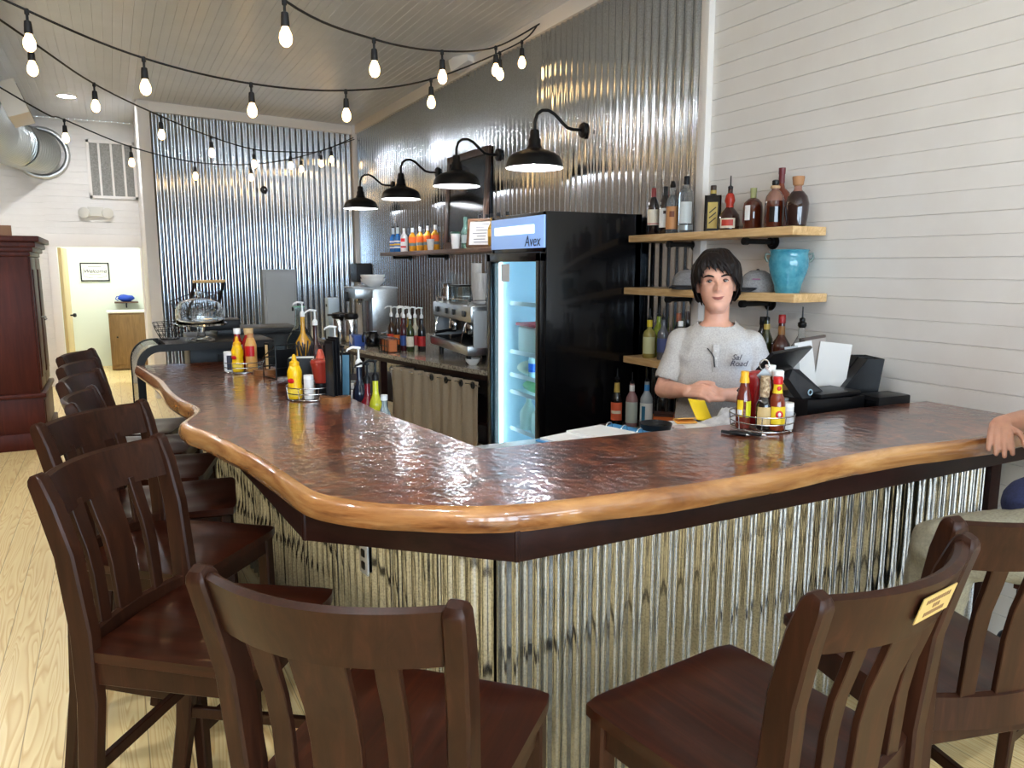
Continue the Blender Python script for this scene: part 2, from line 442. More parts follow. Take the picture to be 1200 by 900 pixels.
# left wall and front wall with the shop windows (behind the viewer)
bm = B(); profile_sheet(bm, board_cells(0, ZC, 0.0955, 0.007, 0.005, 0.0022), YF, YB, None, lambda c, d, e: (XL - d, e, c)); box(bm, (XL - 0.1, 4, ZC / 2), (0.16, 17, ZC)); struct('wall_left', bm, speck('wall_left_dark', [(0.3, (92, 78, 66)), (0.7, (112, 96, 82))], 3, 0.5))  # unseen wall made dark to put dark stripes into the metal reflections
bm = B()
WZ0, WZ1 = 0.55, 2.95
wins = [(-3.2, -1.75), (-1.5, -0.05), (0.2, 1.65), (1.9, 3.1)]
xs = [XL] + [v for w in wins for v in w] + [XR]
for i in range(0, len(xs), 2): box(bm, ((xs[i] + xs[i + 1]) / 2, YF - 0.08, ZC / 2), (xs[i + 1] - xs[i], 0.16, ZC))
for a, b in wins:
    box(bm, ((a + b) / 2, YF - 0.08, WZ0 / 2), (b - a, 0.16, WZ0)); box(bm, ((a + b) / 2, YF - 0.08, (WZ1 + ZC) / 2), (b - a, 0.16, ZC - WZ1))
struct('wall_front', bm, speck('wall_front_paint', [(0.3, (126, 122, 116)), (0.7, (140, 136, 130))], 3, 0.5))  # unseen wall greyed so the metal reflects a darker room
for i, (a, b) in enumerate(wins):
    bm = B(); t = 0.05
    box(bm, ((a + b) / 2, YF - 0.08, WZ0 + t / 2), (b - a, 0.08, t)); box(bm, ((a + b) / 2, YF - 0.08, WZ1 - t / 2), (b - a, 0.08, t))
    for x in (a + t / 2, b - t / 2, (a + b) / 2): box(bm, (x, YF - 0.08, (WZ0 + WZ1) / 2), (t, 0.08, WZ1 - WZ0))
    box(bm, ((a + b) / 2, YF - 0.08, 2.25), (b - a, 0.08, t)); struct('window_%d' % (i + 1), bm, M_trim)
    add_area('daylight_portal', ((a + b) / 2, YF - 0.2, (WZ0 + WZ1) / 2), (radians(90), 0, 0), b - a, WZ1 - WZ0, 1.0, portal=True)

# ------------------------------------------------------------------ the bar
ZB = 1.07
outer = [(0.10, 5.27), (0.145, 4.90), (0.187, 4.474), (0.205, 4.05), (0.235, 3.77), (0.275, 3.56), (0.272, 3.43), (0.232, 3.31), (0.205, 3.22), (0.222, 3.095), (0.267, 2.97), (0.331, 2.68),
         (0.372, 2.49), (0.403, 2.25), (0.424, 2.09), (0.448, 2.00), (0.500, 1.915), (0.574, 1.836), (0.69, 1.755), (0.775, 1.705), (0.868, 1.668), (0.984, 1.646), (1.112, 1.632),
         (1.267, 1.616), (1.464, 1.600), (1.697, 1.599), (1.89, 1.612), (2.101, 1.624), (2.331, 1.630), (2.55, 1.608), (2.78, 1.59), (3.02, 1.60), (3.285, 1.61)]
inner = [(3.285, 2.17), (2.84, 2.20), (2.49, 2.185), (2.03, 2.195), (1.70, 2.235), (1.32, 2.262), (1.13, 2.265), (1.075, 2.28), (1.045, 2.55), (1.0, 2.88), (0.972, 3.14), (0.963, 3.44), (0.90, 4.3), (0.845, 5.10), (0.835, 5.22)]
def offset(poly, d):
    out = []
    for i, p in enumerate(poly):
        a = Vector(poly[max(i - 1, 0)]); b = Vector(poly[min(i + 1, len(poly) - 1)]); t = (b - a).normalized()
        out.append((p[0] + t.y * d, p[1] - t.x * d))
    return out
def subdiv(poly, k=4):
    P = [Vector(p) for p in poly]; out = []
    for i in range(len(P) - 1):
        p0 = P[max(i - 1, 0)]; p1 = P[i]; p2 = P[i + 1]; p3 = P[min(i + 2, len(P) - 1)]
        for j in range(k):
            t = j / k
            out.append(tuple(0.5 * ((2 * p1) + (p2 - p0) * t + (2 * p0 - 5 * p1 + 4 * p2 - p3) * t * t + (3 * p1 - p0 - 3 * p2 + p3) * t ** 3)))
    out.append(tuple(P[-1])); return out
osm = subdiv(outer)
bar = thing('bar_counter', 'L-shaped bar with glossy live-edge wood top and corrugated metal front', 'bar counter', (0.8, 2.0, 0))
BO = Vector((0.8, 2.0, 0))
def loc2(poly): return [(x - 0.8, y - 2.0) for x, y in poly]
inset = offset(osm, -0.018)
bm = B(); prism(bm, loc2(inset + inner), ZB - 0.062, ZB); obj('slab_top', bm, M_slab, bar, 30)
# live edge: rounded natural edge band following the outline
bm = B(); rows = []
prof = [(-0.020, 0.0006), (-0.004, -0.0006), (0.005, -0.007), (0.012, -0.024), (0.015, -0.046), (0.008, -0.063), (-0.02, -0.066)]
for k, (off, dz) in enumerate(prof):
    w = []
    for i, (x, y) in enumerate(offset(osm, off)):
        q = Vector((x * 5, y * 5, k * 0.3)); nn = noise.noise(q) * (0.004 if 1 < k < 6 else 0.0)
        w.append((x - 0.8, y - 2.0 - nn * 0.4, ZB + dz + nn))
    rows.append(ring(bm, w))
for i in range(len(rows) - 1): bridge(bm, rows[i], rows[i + 1], False)
o = obj('live_edge', bm, M_sap, bar, 60)
# fascia boards under the slab
SK = [(0.26, 5.24), (0.425, 2.075), (0.88, 1.655), (3.28, 1.665)]
bm = B()
for i in range(3):
    a, b = Vector(SK[i]), Vector(SK[i + 1]); d = (b - a); ang = atan2(d.y, d.x); nn = Vector((-d.y, d.x)).normalized()
    c = (a + b) / 2 + nn * 0.02 - Vector((0.8, 2.0)); box(bm, (c.x, c.y, 0.965), (d.length + 0.012, 0.04, 0.085), RZ(ang), 0.003)
obj('fascia', bm, M_darkwood, bar)
def inset_path(P, d): return None
PN = [(0.46, 5.22), (0.90, 1.835), (3.28, 1.845)]
bm = B(); prism(bm, loc2([(0.26, 5.24), (0.43, 2.085), (0.885, 1.665), (3.28, 1.675), (3.28, 2.12), (1.0, 2.2), (0.82, 5.2)]), 0.985, 1.006); obj('underboard', bm, M_darkwood, bar)
for i in range(2):
    a, b = PN[i], PN[i + 1]
    bm = B(); corr(bm, (a[0] - 0.8, a[1] - 2.0), (b[0] - 0.8, b[1] - 2.0), 0.02, 0.985, 0.0700, 0.0155, shape=0.7); obj('corrugated_panel', bm, M_galvbar, bar, 85)
bm = B(); prism(bm, loc2([(0.485, 5.2), (0.92, 1.865), (3.28, 1.865), (3.28, 2.10), (1.02, 2.18), (0.80, 5.2)]), 0.0, 0.985); obj('carcass', bm, M_darkwood, bar)
bm = B(); box(bm, (2.44, -0.17, 0.48), (0.07, 0.05, 0.96), bev=0.004); obj('end_post', bm, M_darkwood, bar)
# outlet plate on the angled front
o = thing('wall_outlet', 'small white power outlet plate on the corrugated bar front', 'outlet', (0.764, 2.66, 0.60), radians(-82.6))
bm = B(); box(bm, (0, 0, 0), (0.07, 0.008, 0.115), bev=0.002); obj('cover_plate', bm, M_plastw, o)
bm = B(); [box(bm, (0, -0.005, z), (0.03, 0.006, 0.03), bev=0.004) for z in (-0.024, 0.024)]; obj('socket', bm, M_blackp, o)
# stainless service ledge behind the bar
bm = B(); box(bm, (2.1, 2.40, 1.0), (2.2, 0.28, 0.03), bev=0.003); box(bm, (2.1, 2.268, 0.985), (2.2, 0.02, 0.05)); box(bm, (2.1, 2.35, 0.5), (2.1, 0.14, 0.98))
tag(obj('service_ledge', bm, M_steel), 'stainless steel work ledge along the inner side of the bar', 'counter')
bm = B(); box(bm, (1.18, 4.1, 0.80), (0.34, 2.5, 0.03), bev=0.003); box(bm, (1.18, 4.1, 0.40), (0.32, 2.46, 0.78)); tag(obj('speed_rail', bm, M_steel), 'low steel bottle ledge inside the long side of the bar', 'counter')

# ------------------------------------------------------------------ bar stools
def stool(label, loc, rz, plate=False):
    t = thing('bar_stool', label, 'bar stool', loc, rz, 'dark wooden bar stools along the bar')
    zs, zt, wt, wb, wf, d = 0.76, 1.20, 0.486, 0.433, 0.475, 0.46
    bow = 0.055
    for s in (-1, 1):
        bm = B(); path = [(-0.085, 0.205, 0.0), (-0.03, 0.203, 0.3), (0.0, 0.203, 0.62), (0.0, 0.205, 0.80), (-0.02, 0.212, 1.0), (-0.05, 0.220, 1.12), (-0.070, 0.2235, 1.180), (-0.074, 0.2238, 1.191), (-0.077, 0.224, 1.198)]
        beam(bm, [(x, s * y, z) for x, y, z in path], [(0.040, 0.040), (0.040, 0.048), (0.040, 0.058), (0.040, 0.060), (0.040, 0.055), (0.039, 0.05), (0.038, 0.042), (0.034, 0.034), (0.024, 0.018)])
        obj('rear_leg', bm, M_stool, t)
        bm = B(); beam(bm, [(0.445, s * 0.212, 0), (0.43, s * 0.207, 0.4), (0.425, s * 0.205, 0.73)], [(0.034, 0.034), (0.040, 0.040), (0.044, 0.044)]); obj('front_leg', bm, M_stool, t)
    def rail(z0, z1, x0, x1, half, bw, th):
        bm = B(); n = 14; A = []
        for k in range(n + 1):
            u = -1 + 2 * k / n; off = -bw * (1 - u * u)
            q = [(x0 + off - th / 2, z0), (x0 + off + th / 2, z0), (x1 + off + th / 2, z1 - 0.006), (x1 + off, z1), (x1 + off - th / 2, z1 - 0.006)]
            A.append(ring(bm, [(x, u * half, z) for x, z in q]))
        for k in range(n): bridge(bm, A[k], A[k + 1])
        bm.faces.new(A[0][::-1]); bm.faces.new(A[-1]); return bm
    obj('top_rail', rail(1.085, 1.192, -0.040, -0.071, 0.206, bow, 0.024), M_stool, t)
    obj('lower_rail', rail(0.705, 0.788, 0.0, -0.002, 0.19, 0.030, 0.022), M_stool, t)
    for y, w in ((-0.108, 0.042), (0.0, 0.100), (0.108, 0.042)):
        bm = B(); u = y / 0.2
        xa = -bow * (1 - u * u) - 0.040; xb = -0.028 * (1 - u * u) - 0.002
        pts = [(xb, y, 0.775), (xb * 0.75 + xa * 0.25 + 0.004, y, 0.91), ((xa + xb) / 2 + 0.006, y * 1.01, 0.98), (xa * 0.75 + xb * 0.25 + 0.002, y * 1.02, 1.04), (xa, y * 1.03, 1.10)]
        beam(bm, pts, [(w * 0.92, 0.014), (w * 0.94, 0.014), (w * 0.96, 0.014), (w, 0.014), (w * 1.02, 0.014)]); obj('slat', bm, M_stool, t)
    # saddle seat
    bm = B(); nu, nv = 14, 14; top = []
    def edge(u, v):
        y = v * (wb / 2 + (wf / 2 - wb / 2) * u); x = -0.005 + u * (d + 0.01)
        if u > 0.9: x -= 0.012 * max(0, (abs(v) - 0.75) / 0.25) ** 2; y *= 1 - 0.03 * ((u - 0.9) / 0.1) ** 2 * (abs(v) > 0.8)
        return x, y
    for i in range(nu + 1):
        row = []
        for j in range(nv + 1):
            u, v = i / nu, -1 + 2 * j / nv; x, y = edge(u, v)
            dip = 0.011 * exp(-((u - 0.40) / 0.34) ** 2) * (exp(-((abs(v) - 0.42) / 0.36) ** 2)); e = max(abs(v), abs(2 * u - 1)); dz = -0.004 if e > 0.999 else 0
            row.append(bm.verts.new((x, y, zs - dip + dz)))
        top.append(row)
    for i in range(nu):
        for j in range(nv): bm.faces.new((top[i][j], top[i + 1][j], top[i + 1][j + 1], top[i][j + 1]))
    loop = [top[0][j] for j in range(nv + 1)] + [top[i][nv] for i in range(1, nu + 1)] + [top[nu][j] for j in range(nv - 1, -1, -1)] + [top[i][0] for i in range(nu - 1, 0, -1)]
    low = [bm.verts.new((v.co.x, v.co.y, zs - 0.030)) for v in loop]; c = Vector((d / 2, 0))
    low2 = [bm.verts.new((c.x + (v.co.x - c.x) * 0.96, v.co.y * 0.96, zs - 0.036)) for v in loop]
    bridge(bm, loop, low); bridge(bm, low, low2); bm.faces.new(low2); obj('seat', bm, M_seat, t, 40)
    bm = B()
    for s in (-1, 1): beam(bm, [(0.02, s * 0.198, 0.697), (0.41, s * 0.205, 0.697)], (0.022, 0.062), (0, 1, 0))
    beam(bm, [(0.428, -0.19, 0.697), (0.428, 0.19, 0.697)], (0.022, 0.062), (1, 0, 0)); beam(bm, [(0.0, -0.19, 0.697), (0.0, 0.19, 0.697)], (0.022, 0.062), (1, 0, 0)); obj('apron', bm, M_stool, t)
    for s in (-1, 1):
        bm = B(); beam(bm, [(-0.02, s * 0.203, 0.34), (0.43, s * 0.208, 0.34)], (0.02, 0.034), (0, 1, 0)); obj('stretcher', bm, M_stool, t)
    bm = B(); beam(bm, [(0.435, -0.2, 0.24), (0.435, 0.2, 0.24)], (0.026, 0.036), (1, 0, 0)); obj('foot_rest', bm, M_stool, t)
    bm = B(); beam(bm, [(-0.02, -0.2, 0.42), (-0.02, 0.2, 0.42)], (0.02, 0.034), (1, 0, 0)); obj('stretcher', bm, M_stool, t)
    if plate:
        a = radians(7)
        y0 = -0.012; u = y0 / 0.206; off = -bow * (1 - u * u); n_ = Vector((-1, 0, -0.29)).normalized()
        sl = 2 * bow * u / 0.206   # slope of the bowed rail
        ta = Vector((sl, 1, 0)).normalized() * -1; up = Vector((-0.29, 0, 1)).normalized()
        ce = Vector((-0.058 + off - 0.0135, y0, 1.143))
        bm = B(); nn = ta.cross(up)
        extr(bm, [ce + ta * x + up * z + nn * 0.0002 for x, z in ((-0.055, -0.025), (0.055, -0.025), (0.055, 0.025), (-0.055, 0.025))], nn * 0.0015)
        pl = obj('brass_plate', bm, mat('brass_plate', (206, 178, 112), 0.35, 0.3), t); pl['label'] = 'small gold engraved plate'
        ink = mat('plate_ink', (120, 88, 60), 0.6)
        bm = B()
        for hw, dz in ((0.040, 0.013), (0.012, 0.0), (0.034, -0.013)):
            n_ = int(hw * 2 / 0.0075)
            for k in range(n_):
                x = -hw + (k + 0.5) * 2 * hw / n_; q = ce + ta * x + up * dz + nn * 0.0016; w_ = 0.0026
                extr(bm, [q + ta * dx + up * dy for dx, dy in ((-w_, -0.004), (w_, -0.004), (w_, 0.004), (-w_, 0.004))], nn * 0.0006)
        obj('engraving', bm, ink, pl)
    return t
stools = [stool('dark slatted bar stool seen from behind, centre foreground at the bar corner', (0.303, 1.17, 0), radians(45.2))]
st0 = stools[0]
for loc, rz, lab in [((0.006, 2.186, 0), -37.5, 'large dark bar stool in the left foreground, swivelled towards the bar corner'),
                     ((-0.034, 2.855, 0), -41.9, 'bar stool directly behind the large one in the left foreground'),
                     ((-0.065, 3.31, 0), -7.0, 'bar stool third from the viewer on the long side, its back turned nearly edge-on'),
                     ((-0.092, 3.90, 0), -16.0, 'bar stool fourth along the long side, its back seen over the edge-on stool'),
                     ((-0.117, 4.43, 0), -17.0, 'second farthest bar stool, next to the display case end of the bar'),
                     ((-0.143, 4.96, 0), -18.0, 'farthest bar stool, in front of the doorway and the display case'),
                     ((1.655, 0.875, 0), 76.0, 'bar stool at the right edge with khaki trousers showing between its slats'),
                     ((2.62, 0.80, 0), 98.0, 'bar stool under the seated guest, outside the right edge')]:
    stools.append(dup(st0, loc, radians(rz), lab))
stools.append(stool('bar stool with a small gold plate on its back rail, right foreground', (1.117, 0.836, 0), radians(96.5), plate=True))

# ------------------------------------------------------------------ curved display case at the far end of the bar
case = thing('display_case', 'black framed bakery case with curved glass front at the far end of the bar', 'display case', (0.10, 5.30, 0), radians(3))
def arch(r_out, x1, zt, zb):
    pts = [(0.0, zb)] + [(0.0, zt - r_out)]
    for k in range(1, 9):
        a = pi - (pi / 2) * k / 8; pts.append((r_out + r_out * cos(a), zt - r_out + r_out * sin(a)))
    pts.append((x1, zt)); return pts
for y in (0.0, 0.50):
    bm = B(); P = arch(0.14, 0.84, 1.19, 0.62); Q = [(x + (0.035 if k < 3 else 0.03), z) for k, (x, z) in enumerate(P)]
    n_in = []
    for k, (x, z) in enumerate(P):
        c = Vector((0.14, 1.05)); v = Vector((x, z))
        if k < 2: n_in.append((x + 0.045, z))
        elif k < len(P) - 1: n_in.append(tuple(c + (v - c) * ((0.14 - 0.045) / 0.14)))
        else: n_in.append((x, z - 0.045))
    a = ring(bm, [(x, y, z) for x, z in P]); b = ring(bm, [(x, y, z) for x, z in n_in]); a2 = ring(bm, [(x, y + 0.025, z) for x, z in P]); b2 = ring(bm, [(x, y + 0.025, z) for x, z in n_in])
    bridge(bm, a, b, False); bridge(bm, a2, b2, False); bridge(bm, a, a2, False); bridge(bm, b, b2, False)
    obj('end_frame', bm, mat('case_frame_black', (5, 5, 6), 0.6), case)
bm = B(); P = arch(0.135, 0.20, 1.185, 0.62)[:-1]; a = ring(bm, [(x + 0.004, 0.02, z) for x, z in P]); b = ring(bm, [(x + 0.004, 0.505, z) for x, z in P]); bridge(bm, a, b, False)
a2 = ring(bm, [(x + 0.009, 0.02, z - 0.004) for x, z in P]); b2 = ring(bm, [(x + 0.009, 0.505, z - 0.004) for x, z in P]); bridge(bm, a2, b2, False); bridge(bm, a, a2, False); bridge(bm, b, b2, False)
obj('curved_glass', bm, M_thin, case)
bm = B(); box(bm, (0.52, 0.26, 1.18), (0.68, 0.50, 0.022), bev=0.003); obj('top_panel', bm, M_blackp, case)
bm = B(); box(bm, (0.44, 0.26, 0.31), (0.86, 0.5, 0.62), bev=0.006); obj('base', bm, mat('case_base', (196, 198, 196), 0.35, 0.2), case)
for z in (0.80, 0.98):
    bm = B(); box(bm, (0.5, 0.26, z), (0.62, 0.44, 0.008)); obj('shelf', bm, M_chrome, case)
bm = B(); box(bm, (0.83, 0.26, 0.9), (0.02, 0.48, 0.56)); obj('rear_door', bm, M_blackp, case)

# ------------------------------------------------------------------ glass-door fridge
fr = thing('drinks_fridge', 'tall black glass-door fridge with a lit sign panel, between counter and liquor shelves', 'fridge', (2.45, 4.22, 0))
FWd, FD, FH = 0.79, 0.74, 2.03
bm = B()     # open-front carcass
t = 0.05
box(bm, (FD / 2, t / 2, FH / 2), (FD, t, FH), bev=0.004); box(bm, (FD / 2, FWd - t / 2, FH / 2), (FD, t, FH), bev=0.004); box(bm, (FD - t / 2, FWd / 2, FH / 2), (t, FWd, FH))
box(bm, (FD / 2, FWd / 2, FH - 0.13), (FD, FWd - 0.02, 0.26), bev=0.004); box(bm, (FD / 2, FWd / 2, 0.12), (FD, FWd - 0.02, 0.24), bev=0.004); obj('cabinet', bm, M_blackgloss, fr)
bm = B(); li = 0.004
box(bm, (FD - t - li, FWd / 2, 1.0), (0.006, FWd - 2 * t, 1.52)); [box(bm, (FD / 2, y, 1.0), (FD - 2 * t, 0.006, 1.52)) for y in (t + li, FWd - t - li)]
[box(bm, (FD / 2 - 0.02, FWd / 2, z), (FD - 2 * t, FWd - 2 * t, 0.006)) for z in (0.245, 1.765)]; obj('liner', bm, mat('fridge_liner', (206, 226, 238), 0.4), fr)
bm = B(); box(bm, (-0.006, FWd / 2, FH - 0.125), (0.012, FWd - 0.03, 0.205), bev=0.002); sg = obj('sign_panel', bm, mat('lit_sign', (150, 185, 235), 0.25, emit=(150, 186, 246), es=0.11), fr)
bm = B(); box(bm, (-0.014, FWd / 2 + 0.03, FH - 0.105), (0.006, FWd * 0.72, 0.055), bev=0.002, seg=2); obj('sign_tube', bm, mat('sign_tube', (240, 246, 255), 0.3, emit=(235, 244, 255), es=0.35), sg)
text('lettering', 'Avex', 0.10, mat('sign_ink', (38, 50, 78), 0.5), sg, (-0.016, 0.16, FH - 0.185), (0, -1, 0), (0, 0, 1), 0.15)
dr = obj('door', (lambda b: ([box(b, (-0.022, y, 1.0), (0.044, 0.06, 1.54), bev=0.004) for y in (0.035, FWd - 0.035)], [box(b, (-0.022, FWd / 2, z), (0.044, FWd - 0.01, 0.06), bev=0.004) for z in (0.26, 1.745)], b)[2])(B()), M_blackgloss, fr)
bm = B(); box(bm, (-0.022, FWd / 2, 1.0), (0.008, FWd - 0.13, 1.43)); obj('glass_pane', bm, M_thin, dr)
bm = B(); box(bm, (-0.029, FWd - 0.27, 1.64), (0.003, 0.13, 0.12)); obj('notice', bm, mat('notice_paper', (240, 244, 248), 0.7), dr)
for y in (FWd - 0.085,):
    bm = B(); box(bm, (0.03, y, 1.0), (0.02, 0.018, 1.42)); obj('light_strip', bm, mat('fridge_led', (230, 245, 255), 0.3, emit=(206, 236, 255), es=2.2), fr)
add_area('fridge_interior_light', (2.50, 4.30, 1.0), (0, radians(-90), 0), 1.3, 0.03, 2.2, (0.62, 0.86, 1.0)).parent = None
for z in (0.50, 0.775, 0.90, 1.07, 1.42):
    bm = B()
    for k in range(22): tube(bm, [(0.11, 0.07 + k * 0.031, z), (FD - 0.08, 0.07 + k * 0.031, z)], 0.002, 4)
    for x in (0.11, 0.35, FD - 0.08): tube(bm, [(x, 0.06, z - 0.003), (x, FWd - 0.06, z - 0.003)], 0.003, 5)
    box(bm, (0.105, FWd / 2 - 0.02, z + 0.002), (0.006, FWd - 0.16, 0.03)); obj('wire_shelf', bm, mat('white_wire', (236, 242, 246), 0.4), fr)
def fridge_item(name, label, cat, bmf, m, p, capm=None, capf=None, capn='lid'):
    th = thing(name, label, cat, (2.45 + p[0], 4.22 + p[1], p[2])); obj('body', bmf(B()), m, th)
    if capf: obj(capn, capf(B()), capm, th)
    return th
M_tub = mat('milky_plastic', (226, 238, 228), 0.4, trans=0.2)
M_ctr = mat('clear_tub', (214, 236, 236), 0.25, trans=0.4)
fridge_item('storage_tub', 'large white tub with red lid on the upper fridge shelf', 'tub', lambda b: box(b, (0, 0, 0.095), (0.24, 0.36, 0.19), bev=0.03, seg=3), M_tub, (0.24, 0.44, 1.076), mat('red_lid', (196, 40, 52), 0.4), lambda b: box(b, (0, 0, 0.20), (0.26, 0.38, 0.022), bev=0.008))
fridge_item('juice_bottle', 'clear bottle with blue label on the middle fridge shelf', 'bottle', lambda b: lathe(b, [(0.034, 0), (0.036, 0.01), (0.036, 0.13), (0.014, 0.17), (0.014, 0.19)]), M_ctr, (0.16, 0.45, 0.906), mat('blue_wrap', (24, 92, 190), 0.4), lambda b: arcband(b, 0.037, 0.04, 0.10, 0, 2 * pi, 24), 'label')
fridge_item('wrapped_loaf', 'pale wrapped package beside the bottle on the middle fridge shelf', 'package', lambda b: ellip(b, (0, 0, 0.05), (0.10, 0.10, 0.05)), mat('wrap', (226, 226, 206), 0.4), (0.22, 0.60, 0.906))
fridge_item('greens_bag', 'clear bag of salad greens on the lower fridge shelf', 'bag', lambda b: ellip(b, (0, 0, 0.05), (0.12, 0.2, 0.05)), mat('greens', (122, 184, 128), 0.4), (0.24, 0.46, 0.781))
for y in (0.40, 0.57):
    fridge_item('milk_jug', 'white milk jug on the bottom fridge shelf, %s' % ('nearer the hinge side' if y < 0.5 else 'nearer the light strip'), 'jug', lambda b: lathe(b, [(0.06, 0), (0.065, 0.01), (0.065, 0.13), (0.02, 0.20), (0.02, 0.225)], n=16), M_tub, (0.19, y, 0.506), M_plastw, lambda b: lathe(b, [(0.022, 0.225), (0.022, 0.24)], n=16), 'cap')

# ------------------------------------------------------------------ gooseneck lamps on the metal wall
def gooseneck(y, label):
    t = thing('gooseneck_lamp', label, 'wall lamp', (XR - 0.03, y, 2.71), 0, 'gooseneck lamps on the corrugated wall')
    bm = B(); lathe(bm, [(0.058, 0.0), (0.058, 0.012), (0.05, 0.022), (0.02, 0.03), (0, 0.03)], (0, 0, 0), 20, RY(radians(-90))); obj('wall_plate', bm, M_black, t)
    pts = [(-0.02, 0, 0.0), (-0.10, 0, -0.002), (-0.15, 0, 0.008), (-0.20, 0, 0.045), (-0.26, 0, 0.095), (-0.315, 0, 0.118), (-0.37, 0, 0.112), (-0.41, 0, 0.082), (-0.428, 0, 0.03), (-0.43, 0, -0.05)]
    bm = B(); tube(bm, pts, 0.0125, 10); obj('arm', bm, M_black, t, 60)
    bm = B(); lathe(bm, [(0.03, -0.03), (0.036, -0.05), (0.036, -0.085), (0.046, -0.10), (0.046, -0.135), (0.055, -0.15), (0.06, -0.165), (0.10, -0.18), (0.155, -0.20), (0.19, -0.225), (0.205, -0.255), (0.213, -0.285), (0.216, -0.302), (0.211, -0.302), (0.205, -0.28), (0.19, -0.235), (0.15, -0.208), (0.09, -0.19), (0.0, -0.18)], (-0.43, 0, 0), 36)
    obj('shade', bm, M_black, t, 50)
    bm = B(); lathe(bm, [(0.212, -0.3035), (0.2045, -0.282), (0.189, -0.238), (0.149, -0.2105), (0.09, -0.1925), (0.0, -0.183), (0.09, -0.192), (0.15, -0.209), (0.2125, -0.303)][:6], (-0.43, 0, -0.001), 36)
    bmesh.ops.delete(bm, geom=[f for f in bm.faces if len(f.verts) > 4], context='FACES')
    obj('reflector', bm, mat('lamp_enamel', (246, 246, 244), 0.4), t, 60)
    bm = B(); ellip(bm, (-0.43, 0, -0.235), (0.032, 0.032, 0.045)); obj('bulb', bm, mat('lamp_bulb', (255, 250, 244), 0.4, emit=(244, 248, 255), es=70.0), t)
    return t
glabs = ['nearest and largest gooseneck lamp, above the fridge', 'second gooseneck lamp from the front, beside the leaning chalkboard', 'third gooseneck lamp from the front, over the blue and orange bottles', 'farthest and smallest gooseneck lamp, near the room corner']
g0 = gooseneck(5.08, glabs[0])
for y, lb in ((6.53, glabs[1]), (8.03, glabs[2]), (9.55, glabs[3])): dup(g0, (XR - 0.03, y, 2.71), 0, lb)

# ------------------------------------------------------------------ recessed ceiling lights
def can(x, y, label):
    t = thing('ceiling_light', label, 'ceiling light', (x, y, ZC), 0, 'round recessed ceiling lights')
    bm = B(); lathe(bm, [(0.115, 0.004), (0.115, -0.008), (0.09, -0.012), (0.09, -0.004)], n=28); obj('trim_ring', bm, M_trim, t)
    bm = B(); lathe(bm, [(0, -0.011), (0.089, -0.011), (0.089, -0.005), (0, -0.005)], n=28); obj('lens', bm, mat('ceiling_lens', (255, 250, 242), 0.4, emit=(246, 249, 255), es=CEIL_W), t)
    return t
c0 = can(-0.326, 10.85, 'round recessed ceiling light near the duct and the doorway')
for x, y in ((-1.6, 7.4), (-0.2, 1.2), (-2.0, 2.4), (0.6, -1.8), (-1.8, -1.6), (-1.9, 9.6), (-2.2, 5.0)): dup(c0, (x, y, ZC), 0, 'added unseen ceiling light that fills the room')  # added lights out of view, placed to brighten the room

# ------------------------------------------------------------------ string lights
M_cord = mat('black_cord', (22, 21, 22), 0.6)
M_bulbglass = mat('bulb_glass', (255, 226, 178), 0.15, emit=(255, 204, 136), es=BULB_W)
M_fil = mat('filament', (255, 220, 160), 0.4, emit=(255, 206, 140), es=BULB_W * 5)
_bulb = {}
def string_light(label, pts, bulbs):
    P = [Vector(p) for p in pts]; sm = []
    for i in range(len(P) - 1):
        p0, p1, p2, p3 = P[max(i - 1, 0)], P[i], P[i + 1], P[min(i + 2, len(P) - 1)]
        for j in range(8):
            u = j / 8; sm.append(0.5 * ((2 * p1) + (p2 - p0) * u + (2 * p0 - 5 * p1 + 4 * p2 - p3) * u * u + (3 * p1 - p0 - 3 * p2 + p3) * u ** 3))
    sm.append(P[-1])
    t = thing('string_light', label, 'string lights', tuple(P[-1]), 0, 'festoon strings under the ceiling')
    bm = B(); tube(bm, [q - P[-1] for q in sm], 0.0065, 6); obj('cord', bm, M_cord, t, 60)
    for b in bulbs:
        q = min(sm, key=lambda v: (v - Vector(b)).length) - P[-1]
        if not _bulb:
            bm = B(); lathe(bm, [(0.009, 0.008), (0.012, 0.004), (0.012, -0.02), (0.007, -0.025), (0.007, -0.05), (0.017, -0.056), (0.019, -0.075), (0.021, -0.115), (0.018, -0.12), (0, -0.12)], n=12); _bulb['s'] = finish_mesh(bm, 'socket')
            bm = B(); lathe(bm, [(0.014, -0.118), (0.018, -0.13), (0.028, -0.152), (0.031, -0.172), (0.027, -0.194), (0.014, -0.208), (0, -0.212)], n=14); _bulb['b'] = finish_mesh(bm, 'bulb')
        s = obj('socket', _bulb['s'], M_cord, t, loc=q); obj('bulb', _bulb['b'], M_bulbglass, s)
    return t
string_light('string of lights nearest the viewer, coming from the top edge to the wall trim', [(-0.7, 2.2, 3.69), (0.1, 3.1, 3.1), (0.817, 3.9, 2.931), (1.443, 4.495, 2.985), (2.073, 4.987, 3.113), (2.677, 5.392, 3.313), (3.27, 5.76, 3.66)],
             [(0.817, 3.9, 2.931), (1.443, 4.495, 2.985), (2.073, 4.987, 3.113), (2.677, 5.392, 3.313), (0.1, 3.1, 3.1)])
string_light('string of lights crossing the whole ceiling to the lamp wall trim', [(-2.0, 4.3, 3.69), (-1.0, 4.8, 3.28), (-0.303, 5.015, 3.034), (0.258, 5.214, 2.904), (0.884, 5.334, 2.85), (1.539, 5.457, 2.898), (2.228, 5.584, 3.073), (3.012, 5.697, 3.448), (3.27, 5.80, 3.66)],
             [(-0.303, 5.015, 3.034), (0.258, 5.214, 2.904), (0.884, 5.334, 2.85), (1.539, 5.457, 2.898), (2.228, 5.584, 3.073), (2.85, 5.67, 3.37), (3.08, 5.73, 3.5)])
